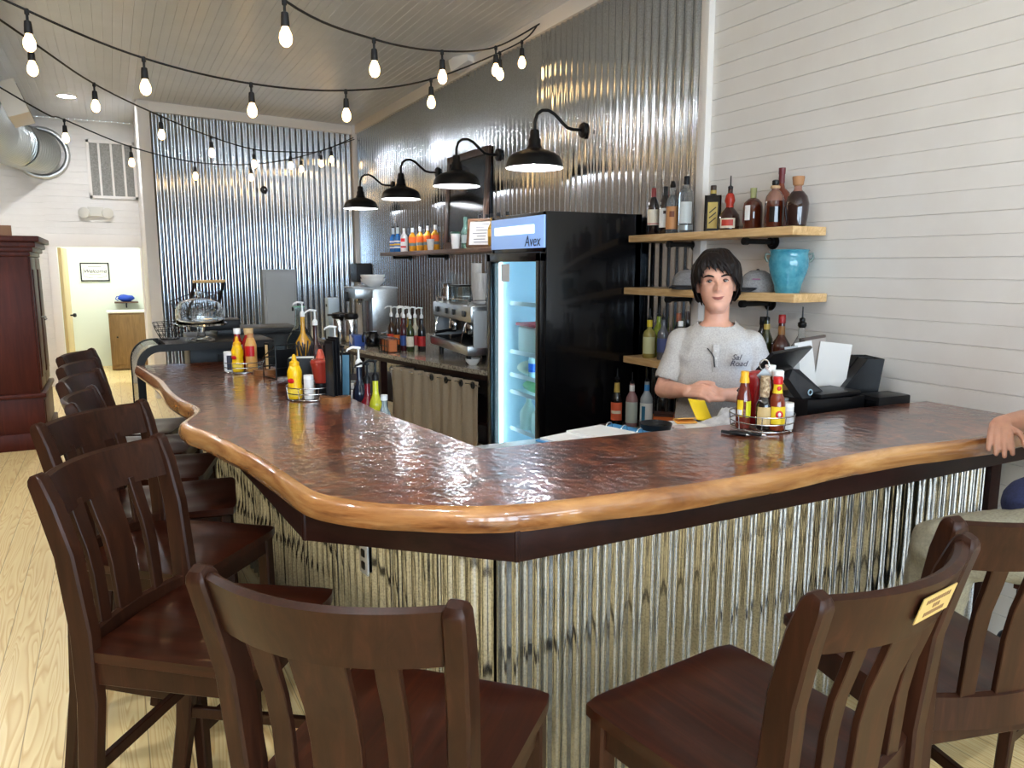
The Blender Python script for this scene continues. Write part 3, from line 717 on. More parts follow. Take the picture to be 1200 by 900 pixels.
string_light('middle string of lights from the duct to the far room corner', [(-1.7, 4.3, 3.69), (-0.437, 5.61, 3.094), (-0.017, 6.869, 3.065), (0.502, 7.966, 3.056), (1.029, 8.829, 3.039), (1.56, 9.463, 3.029), (2.089, 10.0, 3.104), (2.609, 10.547, 3.221), (3.22, 11.1, 3.52)],
             [(-0.373, 5.685, 3.064), (-0.017, 6.869, 3.065), (0.502, 7.966, 3.056), (1.029, 8.829, 3.039), (1.56, 9.463, 3.029), (2.089, 10.0, 3.104), (2.609, 10.547, 3.221)])
string_light('lowest and farthest string of lights in front of the metal wall', [(-1.9, 6.3, 3.69), (-0.531, 7.702, 3.03), (-0.288, 8.373, 3.025), (0.279, 9.436, 2.964), (0.988, 10.203, 2.937), (1.701, 10.6, 2.999), (2.407, 10.85, 3.173), (3.24, 11.12, 3.50)],
             [(-0.288, 8.373, 3.025), (0.279, 9.436, 2.964), (0.988, 10.203, 2.937), (1.701, 10.6, 2.999), (2.407, 10.85, 3.173), (2.85, 10.98, 3.33)])
for y0, x1 in ((-2.5, 2.9), (-0.6, 3.0), (1.2, -3.2)):
    string_light('string of lights behind the viewer', [(-3.3, y0 - 0.4, 3.66), (-1.8, y0, 3.15), (0.0, y0 + 0.3, 2.98), (1.6, y0, 3.12), (3.2, y0 - 0.3, 3.66)], [(-2.4, y0, 3.3), (-1.8, y0, 3.15), (-1.2, y0 + .1, 3.1), (-0.6, y0 + .2, 3.0), (0, y0 + .3, 2.98), (0.6, y0 + .2, 3.0), (1.2, y0 + .1, 3.1), (1.8, y0, 3.2), (2.4, y0 - .1, 3.4)])

# ------------------------------------------------------------------ left side: armoire, duct, vent, doorway things
ar = thing('armoire', 'tall reddish-brown wooden armoire at the left edge', 'armoire', (-0.62, 8.17, 0))
bm = B(); box(bm, (-0.50, 0.55, 0.08), (1.02, 1.12, 0.16), bev=0.012); obj('plinth', bm, M_armoire, ar)
bm = B(); box(bm, (-0.51, 0.55, 0.32), (0.98, 1.06, 0.34), bev=0.006); obj('lower_case', bm, M_armoire, ar)
bm = B(); box(bm, (-0.51, 0.55, 0.505), (1.03, 1.12, 0.045), bev=0.014); obj('waist_moulding', bm, M_armoire, ar)
bm = B(); box(bm, (-0.52, 0.55, 1.17), (0.96, 1.04, 1.30), bev=0.006); obj('upper_case', bm, M_armoire, ar)
bm = B()
for dz, g in ((1.80, 0.0), (1.84, 0.025), (1.88, 0.05), (1.93, 0.085)): box(bm, (-0.52, 0.55, dz), (1.0 + g * 2, 1.08 + g * 2, 0.052), bev=0.012)
obj('crown_moulding', bm, M_armoire, ar)
for y in (0.29, 0.81):
    bm = B(); box(bm, (-0.035, y, 1.16), (0.02, 0.49, 1.22), bev=0.006); box(bm, (-0.022, y, 1.16), (0.012, 0.33, 1.0), bev=0.008); d = obj('door', bm, M_armoire, ar)
    bm = B(); tube(bm, [(-0.02, y + (0.2 if y < 0.5 else -0.2), 1.2), (0.012, y + (0.2 if y < 0.5 else -0.2), 1.2), (0.02, y + (0.2 if y < 0.5 else -0.2), 1.17)], 0.009, 8); obj('door_pull', bm, M_chrome, d)
bm = B(); box(bm, (-0.02, 0.55, 0.32), (0.015, 0.96, 0.26), bev=0.006); obj('drawer', bm, M_armoire, ar)
bx = thing('cardboard_box', 'small brown cardboard box on top of the armoire', 'box', (-0.98, 8.5, 1.956), radians(8))
bm = B(); box(bm, (0, 0, 0.05), (0.36, 0.3, 0.10), bev=0.003); obj('carton', bm, mat('cardboard', (150, 112, 84), 0.8), bx)
bm = B(); box(bm, (0, 0, 0.1005), (0.05, 0.302, 0.002)); obj('tape', bm, mat('tape', (178, 142, 106), 0.4), bx)

du = thing('spiral_duct', 'round galvanized spiral duct bending into the white back wall', 'duct', (-0.74, 12.44, 3.22))
def duct_path():
    a = Vector((-1.05, 4.5, 3.28)); b = Vector((-1.12, 11.0, 3.24)); c = Vector((-0.74, 12.47, 3.22)); pts = []
    for k in range(0, 70): pts.append(a.lerp(Vector((-1.12, 10.7, 3.24)), k / 69))
    p0, p1, p2 = pts[-1], Vector((-1.12, 11.4, 3.24)), Vector((-0.98, 11.85, 3.23))
    for k in range(1, 14): u = k / 13; pts.append(p0 * (1 - u) ** 2 + p1 * 2 * u * (1 - u) + p2 * u * u)
    for k in range(1, 12): pts.append(p2.lerp(c, k / 11))
    return pts
pts = duct_path(); bm = B(); fine = []; rad = []
for i in range(len(pts) - 1):
    for j, rr in ((0, 0.285), (0.12, 0.291), (0.24, 0.285)): fine.append(pts[i].lerp(pts[i + 1], j) - Vector((-0.74, 12.44, 3.22))); rad.append(rr)
tube(bm, fine, rad, 32); obj('pipe', bm, M_duct, du, 60)
bm = B(); tube(bm, [(0.32 * cos(a * pi / 12), 0.035, 0.32 * sin(a * pi / 12)) for a in range(24)], 0.035, 8, True); obj('wall_collar', bm, mat('collar_foil', (206, 208, 206), 0.35, 0.9), du, 60)
reg = obj('register', (lambda b: (box(b, (0, 0, 0), (0.18, 0.62, 0.30), RY(radians(-20)), 0.006), b)[1])(B()), mat('register_white', (222, 216, 206), 0.4), du, loc=(0.05, -3.75, -0.04))
bm = B()
for k in range(9): box(bm, (0.092, 0, -0.11 + k * 0.027), (0.006, 0.54, 0.012), RX(0.0))
for v in bm.verts: v.co = RY(radians(-20)) @ v.co
obj('louvre', bm, mat('register_grey', (150, 148, 144), 0.5), reg)

vg = thing('return_air_grille', 'white slatted return-air grille on the back wall above the doorway', 'vent', (0.115, YB - 0.005, 3.04))
bm = B(); w, h = 0.62, 0.80
for s in (-1, 1): box(bm, (s * (w / 2 - 0.02), -0.012, 0), (0.04, 0.03, h), bev=0.003); box(bm, (0, -0.012, s * (h / 2 - 0.02)), (w, 0.03, 0.04), bev=0.003)
obj('frame', bm, M_trim, vg)
for k in range(1, 4): bm = B(); box(bm, (-w / 2 + k * w / 4, -0.014, 0), (0.028, 0.02, h - 0.06)); obj('bar', bm, M_trim, vg)
bm = B(); box(bm, (0, -0.003, 0), (w - 0.05, 0.008, h - 0.05)); obj('filter', bm, speck('filter_grey', [(0.35, (132, 130, 124)), (0.65, (160, 158, 152))], 60, 0.9), vg)
em = thing('emergency_light', 'beige twin-head emergency light on the back wall under the grille', 'emergency light', (-0.135, YB - 0.03, 2.455))
M_beige = mat('beige_plastic', (214, 210, 198), 0.45)
bm = B(); box(bm, (0, 0, 0), (0.20, 0.07, 0.13), bev=0.008); obj('housing', bm, M_beige, em)
for s in (-1, 1):
    bm = B(); lathe(bm, [(0.03, -0.035), (0.07, 0.0), (0.075, 0.03), (0.066, 0.034), (0, 0.034)], (s * 0.14, -0.02, -0.02), 20, RX(radians(90)) @ RY(s * 0.35)); obj('lamp_head', bm, M_beige, em)
# behind the doorway
sg = thing('framed_sign', 'black framed Welcome print on the pale wall beyond the doorway', 'picture', (-0.245, 14.68, 1.60))
bm = B(); w, h = 0.41, 0.29
for s in (-1, 1): box(bm, (s * w / 2, 0, 0), (0.018, 0.022, h + 0.018)); box(bm, (0, 0, s * h / 2), (w + 0.018, 0.022, 0.018))
obj('frame', bm, M_black, sg)
bm = B(); box(bm, (0, 0.004, 0), (w, 0.008, h)); pr = obj('print', bm, M_paper, sg)
text('lettering', 'Welcome', 0.085, M_black, pr, (0, -0.003, 0.01), (1, 0, 0), (0, 0, 1), 0.25)
bm = B(); [box(bm, (0, -0.001, z), (0.20 - 0.03 * i, 0.002, 0.006)) for i, z in enumerate((0.085, -0.045))]
for s in (-1, 1):
    tube(bm, [(s * 0.13, -0.001, 0.07), (s * 0.165, -0.001, 0.06), (s * 0.17, -0.001, 0.03), (s * 0.175, -0.001, -0.03), (s * 0.165, -0.001, -0.07), (s * 0.1, -0.001, -0.095), (s * 0.03, -0.001, -0.1)], 0.002, 4)
obj('scroll_border', bm, M_black, pr)
cb = thing('oak_cabinet', 'brown wooden cabinet standing inside the doorway room', 'cabinet', (0.215, 14.2, 0))
bm = B(); box(bm, (0, 0, 0.48), (0.62, 0.5, 0.92), bev=0.005); obj('carcass', bm, M_oak, cb)
bm = B(); box(bm, (0, 0, 0.955), (0.66, 0.54, 0.03), bev=0.006); obj('top', bm, M_plastw, cb)
bm = B(); box(bm, (0, -0.258, 0.5), (0.56, 0.018, 0.82), bev=0.005); d = obj('door', bm, M_oak, cb)
bm = B(); ellip(bm, (-0.2, -0.28, 0.55), (0.014, 0.016, 0.014)); obj('knob', bm, M_black, d)
ws = thing('wall_shelf', 'narrow dark shelf with bracket above the oak cabinet', 'shelf', (0.19, 14.5, 1.09))
bm = B(); box(bm, (0, 0.05, 0), (0.36, 0.3, 0.02), bev=0.003); obj('board', bm, M_shelfdark, ws)
bm = B(); box(bm, (0, 0.17, -0.05), (0.02, 0.02, 0.1)); box(bm, (0, 0.05, -0.02), (0.02, 0.24, 0.02)); obj('bracket', bm, M_black, ws)
bg_ = thing('blue_bag', 'crumpled bright blue bag lying on the small shelf beyond the doorway', 'bag', (0.19, 14.52, 1.10))
bm = B(); ellip(bm, (0, 0, 0.06), (0.13, 0.11, 0.06), n=20, m=12)
for v in bm.verts: v.co += Vector((noise.noise(v.co * 14), noise.noise(v.co * 14 + Vector((5, 0, 0))), 0.6 * noise.noise(v.co * 12 + Vector((0, 9, 0))))) * 0.022; v.co.z = max(v.co.z, 0.002)
obj('body', bm, mat('royal_blue', (26, 66, 176), 0.6), bg_)
bm = B(); tube(bm, [(-0.08, -0.02, 0.09), (-0.14, -0.03, 0.09), (-0.16, -0.03, 0.05), (-0.12, -0.05, 0.02)], 0.008, 6); obj('strap', bm, mat('royal_blue'), bg_)

# far wall: grey electrical panel, small round hook, towel dispenser
ep = thing('electrical_panel', 'tall grey electrical panel on the far corrugated wall', 'electrical panel', (2.05, 11.03 + fn.y * 0.07, 0.55), fa)
bm = B(); box(bm, (0, 0, 0.55), (0.47, 0.12, 1.10), bev=0.006); obj('cabinet', bm, M_greysteel, ep)
bm = B(); box(bm, (0, -0.066, 0.55), (0.40, 0.012, 1.02), bev=0.004); d = obj('door', bm, mat('grey_enamel_door', (176, 184, 190), 0.5), ep)
bm = B(); box(bm, (0.16, -0.078, 0.55), (0.025, 0.014, 0.06), bev=0.003); obj('latch', bm, M_black, d)
hk = thing('wall_hook', 'small round dark hook disc high on the far corrugated wall', 'hook', (1.92, 10.99, 2.72), fa)
bm = B(); lathe(bm, [(0.05, 0), (0.05, 0.01), (0.03, 0.016), (0.03, 0.03), (0, 0.034)], n=18, M=RX(radians(90))); obj('disc', bm, M_black, hk)
bm = B(); lathe(bm, [(0.012, 0.03), (0.012, 0.045), (0, 0.048)], n=12, M=RX(radians(90))); obj('pin', bm, M_chrome, hk)
td = thing('towel_dispenser', 'black paper towel dispenser on the wall behind the white bowls', 'dispenser', (XR - 0.13, 10.75, 1.47))
bm = B(); box(bm, (0, 0, 0.13), (0.22, 0.34, 0.27), bev=0.03, seg=3); obj('cover', bm, mat('smoky_plastic', (38, 40, 44), 0.25), td)
bm = B(); box(bm, (-0.06, 0, -0.03), (0.004, 0.2, 0.08)); obj('paper_towel', bm, M_paper, td)
sc_ = thing('security_camera', 'small white angled camera box on the trim above the lamps', 'camera', (XR - 0.06, 7.18, 3.66))
bm = B(); box(bm, (-0.06, -0.04, 0.0), (0.13, 0.24, 0.12), RZ(radians(25)) @ RX(radians(-18)), 0.012); obj('housing', bm, M_trim, sc_)
bm = B(); box(bm, (0.0, 0.02, 0.0), (0.04, 0.1, 0.1), bev=0.004); obj('bracket', bm, M_trim, sc_)

# ------------------------------------------------------------------ back counter along the metal wall
BCF = [(2.40, 5.03), (2.235, 5.75), (2.06, 6.60), (1.99, 7.05), (1.95, 8.3)]
bc = thing('back_counter', 'granite topped back counter along the corrugated wall, left of the fridge', 'counter', (2.7, 6.4, 0))
def lb(P): return [(x - 2.7, y - 6.4) for x, y in P]
bm = B(); prism(bm, lb(BCF + [(3.26, 8.3), (3.26, 5.03)]), 0.885, 0.92); obj('granite_top', bm, speck('granite', [(0.3, (76, 66, 56)), (0.45, (142, 132, 116)), (0.6, (178, 170, 152)), (0.75, (116, 98, 80))], 55, 0.18, coat=0.3), bc)
bm = B(); prism(bm, lb([(x + 0.035, y) for x, y in BCF] + [(3.24, 8.3), (3.24, 5.05)]), 0.84, 0.885); obj('top_rail', bm, M_darkwood, bc)
bm = B()
for i, (x, y) in enumerate([(2.44, 5.06), (2.10, 6.62), (2.03, 7.08), (1.99, 8.27)]): box(bm, (x - 2.7 + 0.03, y - 6.4, 0.42), (0.06, 0.05, 0.84))
obj('posts', bm, M_darkwood, bc)
bm = B(); prism(bm, lb([(x + 0.07, y) for x, y in BCF] + [(3.24, 8.3), (3.24, 5.05)]), 0.48, 0.50); obj('lower_shelf', bm, M_darkwood, bc)
bm = B(); prism(bm, lb([(3.0, 5.05), (3.0, 8.3), (3.24, 8.3), (3.24, 5.05)]), 0.02, 0.84); obj('back_panel', bm, M_darkwood, bc)
cu = thing('linen_curtain', 'beige linen curtain with dark grommets hanging under the back counter', 'curtain', (2.2, 5.9, 0.80))
c0_, c1_ = Vector((2.15, 6.33)), Vector((2.415, 5.10))
bm = B(); n = 180; rows = []
for k, z in enumerate((0.03, 0.0, -0.25, -0.5, -0.77)):
    w = []
    for i in range(n + 1):
        u = i / n; q = c0_.lerp(c1_, u); amp = (0.010 if u > 0.42 else 0.022) * (1 + 0.35 * k / 4); ph = u * 2 * pi * 9.0 + 0.7 * sin(u * 11)
        off = -0.035 + amp * sin(ph) + 0.006 * sin(ph * 2.3 + k); w.append((q.x + off - 2.2, q.y - 5.9, z))
    rows.append(ring(bm, w))
for i in range(4): bridge(bm, rows[i], rows[i + 1], False)
me = baked(bm, 'cloth', [('SOLIDIFY', dict(thickness=0.004))])
obj('cloth', me, speck('linen', [(0.35, (146, 130, 108)), (0.65, (172, 156, 132))], 160, 0.9, bump=0.1, stretch=(1, 1, 3)), cu)
for u in (0.52, 0.68, 0.84, 0.96):
    q = c0_.lerp(c1_, u); bm = B(); tube(bm, [(q.x - 2.2 - 0.052, q.y - 5.9 + 0.022 * cos(a), 0.0 + 0.022 * sin(a)) for a in [k * pi / 6 for k in range(12)]], 0.008, 6, True); obj('grommet', bm, M_black, cu, 60)
bm = B(); tube(bm, [(c0_.x - 2.2 - 0.03, c0_.y - 5.9 + 0.02, 0.0), (c1_.x - 2.2 - 0.03, c1_.y - 5.9 - 0.02, 0.0)], 0.008, 8); obj('curtain_rod', bm, M_chrome, cu)

# espresso machine
es = thing('espresso_machine', 'large two-group steel espresso machine on the back counter', 'espresso machine', (2.63, 5.80, 0.92), radians(-6)); es.scale = (1, 1, 0.84)
W = 1.06
bm = B()
for y in (-0.38, 0.38):
    for x in (-0.14, 0.26): lathe(bm, [(0.022, 0), (0.022, 0.10)], (x, y, 0), 12)
obj('feet', bm, M_black, es)
bm = B(); box(bm, (0.02, 0, 0.145), (0.44, W, 0.09), bev=0.012); obj('drip_tray', bm, M_steel, es)
bm = B(); [box(bm, (-0.05, y, 0.195), (0.26, 0.012, 0.008)) for y in [-0.46 + k * 0.046 for k in range(21)]]; obj('drip_grate', bm, M_black, es)
bm = B(); box(bm, (0.19, 0, 0.30), (0.16, W - 0.02, 0.26), bev=0.006); obj('splash_back', bm, M_steel, es)
bm = B(); box(bm, (0.04, 0, 0.475), (0.42, W, 0.15), bev=0.014); obj('head_housing', bm, M_steel, es)
for y in (-0.51, 0.51): bm = B(); box(bm, (0.05, y + (0.02 if y > 0 else -0.02), 0.34), (0.40, 0.016, 0.34), bev=0.006); obj('side_panel', bm, M_greysteel, es)
for y in (-0.38, -0.1, 0.1, 0.38): bm = B(); box(bm, (-0.178, y, 0.475), (0.012, 0.075 if abs(y) > 0.2 else 0.04, 0.055), bev=0.006); obj('control_knob', bm, M_black, es)
for y in (-0.22, 0.22):
    bm = B(); lathe(bm, [(0.05, 0.27), (0.055, 0.29), (0.055, 0.36), (0.04, 0.40)], (-0.06, y, 0), 20); gh = obj('group_head', bm, M_chrome, es)
    bm = B(); tube(bm, [(-0.06, y, 0.27), (-0.14, y - 0.02, 0.268), (-0.26, y - 0.05, 0.255)], [0.02, 0.014, 0.017], 10); obj('portafilter', bm, M_blackp, gh)
for y in (-0.39, 0.39): bm = B(); tube(bm, [(-0.12, y, 0.42), (-0.17, y, 0.38), (-0.19, y * 0.97, 0.28), (-0.20, y * 0.95, 0.20)], 0.006, 8); obj('steam_wand', bm, M_chrome, es)
bm = B(); [tube(bm, [(0.04 + sx * 0.2, sy * 0.44, 0.55), (0.04 + sx * 0.2, sy * 0.44, 0.60)], 0.006, 6) for sx in (-1, 1) for sy in (-1, 1)]
tube(bm, [(-0.16, -0.44, 0.60), (-0.16, 0.44, 0.60), (0.24, 0.44, 0.60), (0.24, -0.44, 0.60)], 0.006, 6, True); obj('cup_rail', bm, M_chrome, es)
def simple(name, label, cat, loc, parts, group=None, rz=0.0):
    th = thing(name, label, cat, loc, rz, group)
    for nm, f, m in parts:
        b = B(); f(b); obj(nm, b, m, th)
    return th
def cupstack(b, n, r0=0.043, h=0.115, st=0.016):
    for k in range(n): lathe(b, [(r0 * 0.72, k * st), (r0, k * st + h), (r0 * 1.04, k * st + h), (r0 * 1.04, k * st + h - 0.008)], n=18)
simple('milk_pitcher', 'steel pitcher on top of the espresso machine, left end', 'pitcher', (2.60, 6.20, 1.388), [('body', lambda b: lathe(b, [(0.05, 0), (0.052, 0.02), (0.042, 0.12), (0.045, 0.15)]), M_chrome), ('handle', lambda b: tube(b, [(-0.04, -0.03, 0.12), (-0.07, -0.05, 0.10), (-0.07, -0.05, 0.05), (-0.045, -0.03, 0.03)], 0.006, 6), M_chrome)])
simple('glass_carafe', 'clear square jar with black lid bar on the espresso machine', 'jar', (2.62, 5.97, 1.388), [('body', lambda b: box(b, (0, 0, 0.065), (0.12, 0.2, 0.13), bev=0.01), M_thin), ('lid', lambda b: box(b, (0, 0, 0.138), (0.13, 0.24, 0.014), bev=0.004), M_black)])
simple('steel_canister', 'round steel canister on the right end of the espresso machine', 'canister', (2.74, 5.86, 1.388), [('body', lambda b: lathe(b, [(0.05, 0), (0.05, 0.13), (0.045, 0.135), (0, 0.135)]), M_steel), ('band', lambda b: arcband(b, 0.0505, 0.03, 0.10, 0, 2 * pi, 24), M_black)])
simple('paper_cup_stack', 'taller leaning stack of white paper cups behind the espresso machine', 'cup stack', (2.65, 5.70, 1.388), [('cups', lambda b: cupstack(b, 14), M_paper)])
simple('paper_cup_stack', 'shorter stack of white paper cups nearest the fridge', 'cup stack', (2.60, 5.52, 1.388), [('cups', lambda b: cupstack(b, 9, 0.05), M_plastw)])
simple('sauce_bottle', 'red squeeze bottle with green cap on the back counter beside the fridge', 'bottle', (2.50, 5.10, 0.92), [('body', lambda b: lathe(b, [(0.034, 0), (0.036, 0.01), (0.036, 0.15), (0.03, 0.18), (0.018, 0.20)]), mat('chili_red', (170, 30, 28), 0.3)), ('cap', lambda b: lathe(b, [(0.02, 0.2), (0.02, 0.225), (0.008, 0.24), (0.006, 0.255), (0, 0.255)]), mat('leaf_green', (76, 170, 60), 0.4))])
simple('small_bowl', 'small white bowl on the back counter in front of the espresso machine', 'bowl', (2.47, 5.40, 0.92), [('bowl', lambda b: lathe(b, [(0.03, 0), (0.055, 0.03), (0.06, 0.05), (0.055, 0.05), (0.03, 0.012), (0, 0.012)]), M_plastw)])
# syrup bottles with pumps
def pump_parts(h, m=None):
    m = m or M_plastw
    return [('pump_collar', lambda b: lathe(b, [(0.017, h), (0.017, h + 0.025), (0.01, h + 0.035), (0.006, h + 0.04), (0.005, h + 0.085), (0.012, h + 0.09), (0.012, h + 0.098), (0, h + 0.1)], n=12), m),
            ('pump_nozzle', lambda b: tube(b, [(0, 0, h + 0.094), (-0.03, 0.0, h + 0.098), (-0.055, 0, h + 0.088), (-0.06, 0, h + 0.078)], [0.007, 0.007, 0.005, 0.004], 6), m)]
def tall_bottle(h=0.30, r=0.036, neck=0.013, sh=0.62):
    return [(0, 0.002), (r * 0.9, 0), (r, 0.008), (r, h * sh), (r * 0.92, h * (sh + 0.06)), (neck * 1.25, h * (sh + 0.17)), (neck, h * (sh + 0.22)), (neck, h)]
AC = radians(-133)      # direction from the shelves to the viewer
syr = [((60, 36, 24), (214, 66, 36), 'amber syrup bottle with orange label'), ((130, 20, 20), (236, 236, 230), 'red syrup bottle with white label'), ((40, 24, 18), (236, 120, 40), 'dark syrup bottle with bright orange label'), ((190, 150, 60), (220, 40, 40), 'golden syrup bottle with red label'),
       ((70, 20, 30), (60, 90, 160), 'wine-red syrup bottle with blue label'), ((200, 190, 160), (200, 60, 60), 'pale syrup bottle with red label'), ((50, 60, 30), (230, 220, 200), 'green syrup bottle with cream label'), ((30, 26, 30), (190, 40, 40), 'nearly black syrup bottle with red band')]
for i, (liq, labc, lab) in enumerate(syr):
    x = 2.30 + 0.10 * (i % 2) + 0.02 * (i // 2); y = 6.86 - 0.115 * (i // 2) - 0.03 * (i % 2)
    h = 0.30
    simple('syrup_bottle', lab + (' with a white pump, %s of the pump row' % ('front' if i % 2 == 0 else 'back')), 'syrup bottle', (x, y, 0.92),
           [('body', lambda b: lathe(b, tall_bottle(h), n=18), mat('syrup_%d' % i, liq, 0.12, coat=0.5)), ('label', lambda b: arcband(b, 0.0365, 0.05, 0.14, AC - 1.4, AC + 1.4), mat('syrup_label_%d' % i, labc, 0.6))] + pump_parts(h), 'syrup bottles on the back counter', 0)
simple('wire_rack', 'black wire rack of packets in front of the syrup bottles', 'rack', (2.19, 6.60, 0.92), [('frame', lambda b: [tube(b, [(sx * 0.06, -0.12, z), (sx * 0.06, 0.12, z)], 0.004, 5) for sx in (-1, 1) for z in (0.004, 0.06, 0.12)] + [tube(b, [(-0.06, y, 0.003), (-0.06, y, 0.125), (0.06, y, 0.125), (0.06, y, 0.003)], 0.004, 5) for y in (-0.12, -0.04, 0.04, 0.12)], M_black),
       ('packets', lambda b: [box(b, (0, -0.08 + 0.08 * k, 0.06), (0.07, 0.05, 0.10), RZ(0.1 * k)) for k in range(3)], mat('packet_orange', (206, 120, 70), 0.6))])
simple('glass_jar', 'round glass jar of red sweets on the back counter', 'jar', (2.28, 6.95, 0.92), [('candy', lambda b: lathe(b, [(0, 0.004), (0.06, 0.004), (0.068, 0.04), (0.062, 0.10), (0, 0.11)]), speck('red_candy', [(0.4, (120, 24, 26)), (0.6, (206, 96, 92))], 60, 0.3)), ('glass', lambda b: lathe(b, [(0.064, 0), (0.073, 0.04), (0.066, 0.11), (0.05, 0.13)]), M_thin), ('lid', lambda b: lathe(b, [(0.054, 0.13), (0.054, 0.145), (0.01, 0.15), (0.012, 0.165), (0, 0.168)]), M_chrome)])
simple('coffee_pot', 'black coffee pot with handle beside the red sweets jar', 'coffee pot', (2.20, 7.13, 0.92), [('body', lambda b: lathe(b, [(0.06, 0), (0.075, 0.03), (0.07, 0.09), (0.045, 0.13), (0.048, 0.145), (0, 0.15)]), M_blackgloss), ('handle', lambda b: tube(b, [(-0.04, -0.03, 0.14), (-0.10, -0.05, 0.14), (-0.12, -0.06, 0.10), (-0.11, -0.05, 0.05)], 0.01, 8), M_black)])
simple('snack_box', 'blue and white carton at the far end of the back counter', 'box', (2.09, 7.30, 0.92), [('carton', lambda b: box(b, (0, 0, 0.05), (0.10, 0.20, 0.10), bev=0.003), mat('carton_blue', (60, 92, 170), 0.5)), ('panel', lambda b: box(b, (-0.051, 0.02, 0.055), (0.003, 0.09, 0.07), RX(0.4)), M_paper)])
br = simple('drink_dispenser', 'steel drink dispenser cabinet at the far end of the back counter', 'dispenser', (2.36, 7.85, 0.92), [('cabinet', lambda b: (box(b, (0.14, 0, 0.27), (0.26, 0.50, 0.54), bev=0.008), box(b, (-0.06, 0, 0.49), (0.20, 0.50, 0.10), bev=0.006), box(b, (-0.06, 0, 0.02), (0.20, 0.50, 0.04), bev=0.004)), M_steel), ('top_lip', lambda b: box(b, (0.05, 0, 0.548), (0.46, 0.53, 0.016), bev=0.004), M_greysteel), ('control_box', lambda b: box(b, (-0.17, 0.17, 0.45), (0.05, 0.07, 0.10), bev=0.004), M_black), ('spout', lambda b: lathe(b, [(0.05, 0.44), (0.045, 0.41), (0.02, 0.385), (0.02, 0.37)], (-0.06, 0.05, 0), 16), M_chrome), ('back_tube', lambda b: box(b, (0.0, -0.04, 0.22), (0.03, 0.05, 0.38)), mat('brown_tube', (84, 56, 44), 0.4))], rz=radians(-5))
simple('thermal_airpot', 'pair-mate steel airpot with black lever top, left one', 'airpot', (2.005, 7.62, 0.92), [('body', lambda b: lathe(b, [(0.058, 0), (0.062, 0.01), (0.062, 0.24), (0.05, 0.26)]), M_chrome), ('lid', lambda b: (lathe(b, [(0.066, 0.25), (0.075, 0.27), (0.066, 0.30), (0, 0.315)]), box(b, (-0.07, 0, 0.285), (0.09, 0.035, 0.02), bev=0.006)), M_blackp)], 'steel airpots by the dispenser')
simple('thermal_airpot', 'pair-mate steel airpot with black lever top, right one', 'airpot', (2.09, 7.48, 0.92), [('body', lambda b: lathe(b, [(0.058, 0), (0.062, 0.01), (0.062, 0.24), (0.05, 0.26)]), M_chrome), ('lid', lambda b: (lathe(b, [(0.066, 0.25), (0.075, 0.27), (0.066, 0.30), (0, 0.315)]), box(b, (-0.07, 0, 0.285), (0.09, 0.035, 0.02), bev=0.006)), M_blackp)], 'steel airpots by the dispenser')
def bowl(b, z0=0.0, s=1.0): lathe(b, [(0.05 * s, z0), (0.07 * s, z0 + 0.012), (0.12 * s, z0 + 0.06), (0.125 * s, z0 + 0.085), (0.12 * s, z0 + 0.085), (0.07 * s, z0 + 0.02), (0, z0 + 0.018)], n=24)
simple('white_bowl', 'lower white bowl of the two stacked on the drink dispenser', 'bowl', (2.38, 7.66, 1.477), [('bowl', lambda b: bowl(b), M_plastw)])
simple('white_bowl', 'upper white bowl of the two stacked on the drink dispenser', 'bowl', (2.38, 7.66, 1.518), [('bowl', lambda b: bowl(b), M_plastw)])
simple('white_saucer', 'white saucer beside the stacked bowls on the drink dispenser', 'plate', (2.40, 7.93, 1.477), [('plate', lambda b: lathe(b, [(0.05, 0), (0.10, 0.016), (0.10, 0.02), (0.05, 0.006), (0, 0.005)]), M_plastw)])
simple('paper_cup_dispenser', 'pale blue plastic box left of the drink dispenser', 'box', (2.05, 8.05, 0.92), [('box', lambda b: box(b, (0, 0, 0.22), (0.12, 0.14, 0.44), bev=0.01), mat('pale_blue_plastic', (190, 206, 216), 0.4)), ('window', lambda b: box(b, (-0.061, 0, 0.36), (0.004, 0.05, 0.03)), M_black)])
simple('storage_bucket', 'white plastic bucket on the shelf under the back counter', 'bucket', (2.32, 6.62, 0.50), [('body', lambda b: lathe(b, [(0.09, 0), (0.11, 0.22), (0.12, 0.225), (0.12, 0.25)], n=20), M_plastw), ('lid', lambda b: lathe(b, [(0.125, 0.25), (0.125, 0.27), (0, 0.275)], n=20), M_plastw)])
simple('storage_crate', 'wooden crate on the floor under the back counter, left of the curtain', 'crate', (2.45, 6.72, 0.0), [('slats', lambda b: [box(b, (-0.1, 0, 0.06 + k * 0.09), (0.015, 0.34, 0.07)) for k in range(3)] + [box(b, (0.02, y, 0.15), (0.24, 0.015, 0.27)) for y in (-0.17, 0.17)] + [box(b, (0.02, 0, 0.01), (0.24, 0.34, 0.02))], M_pine)])

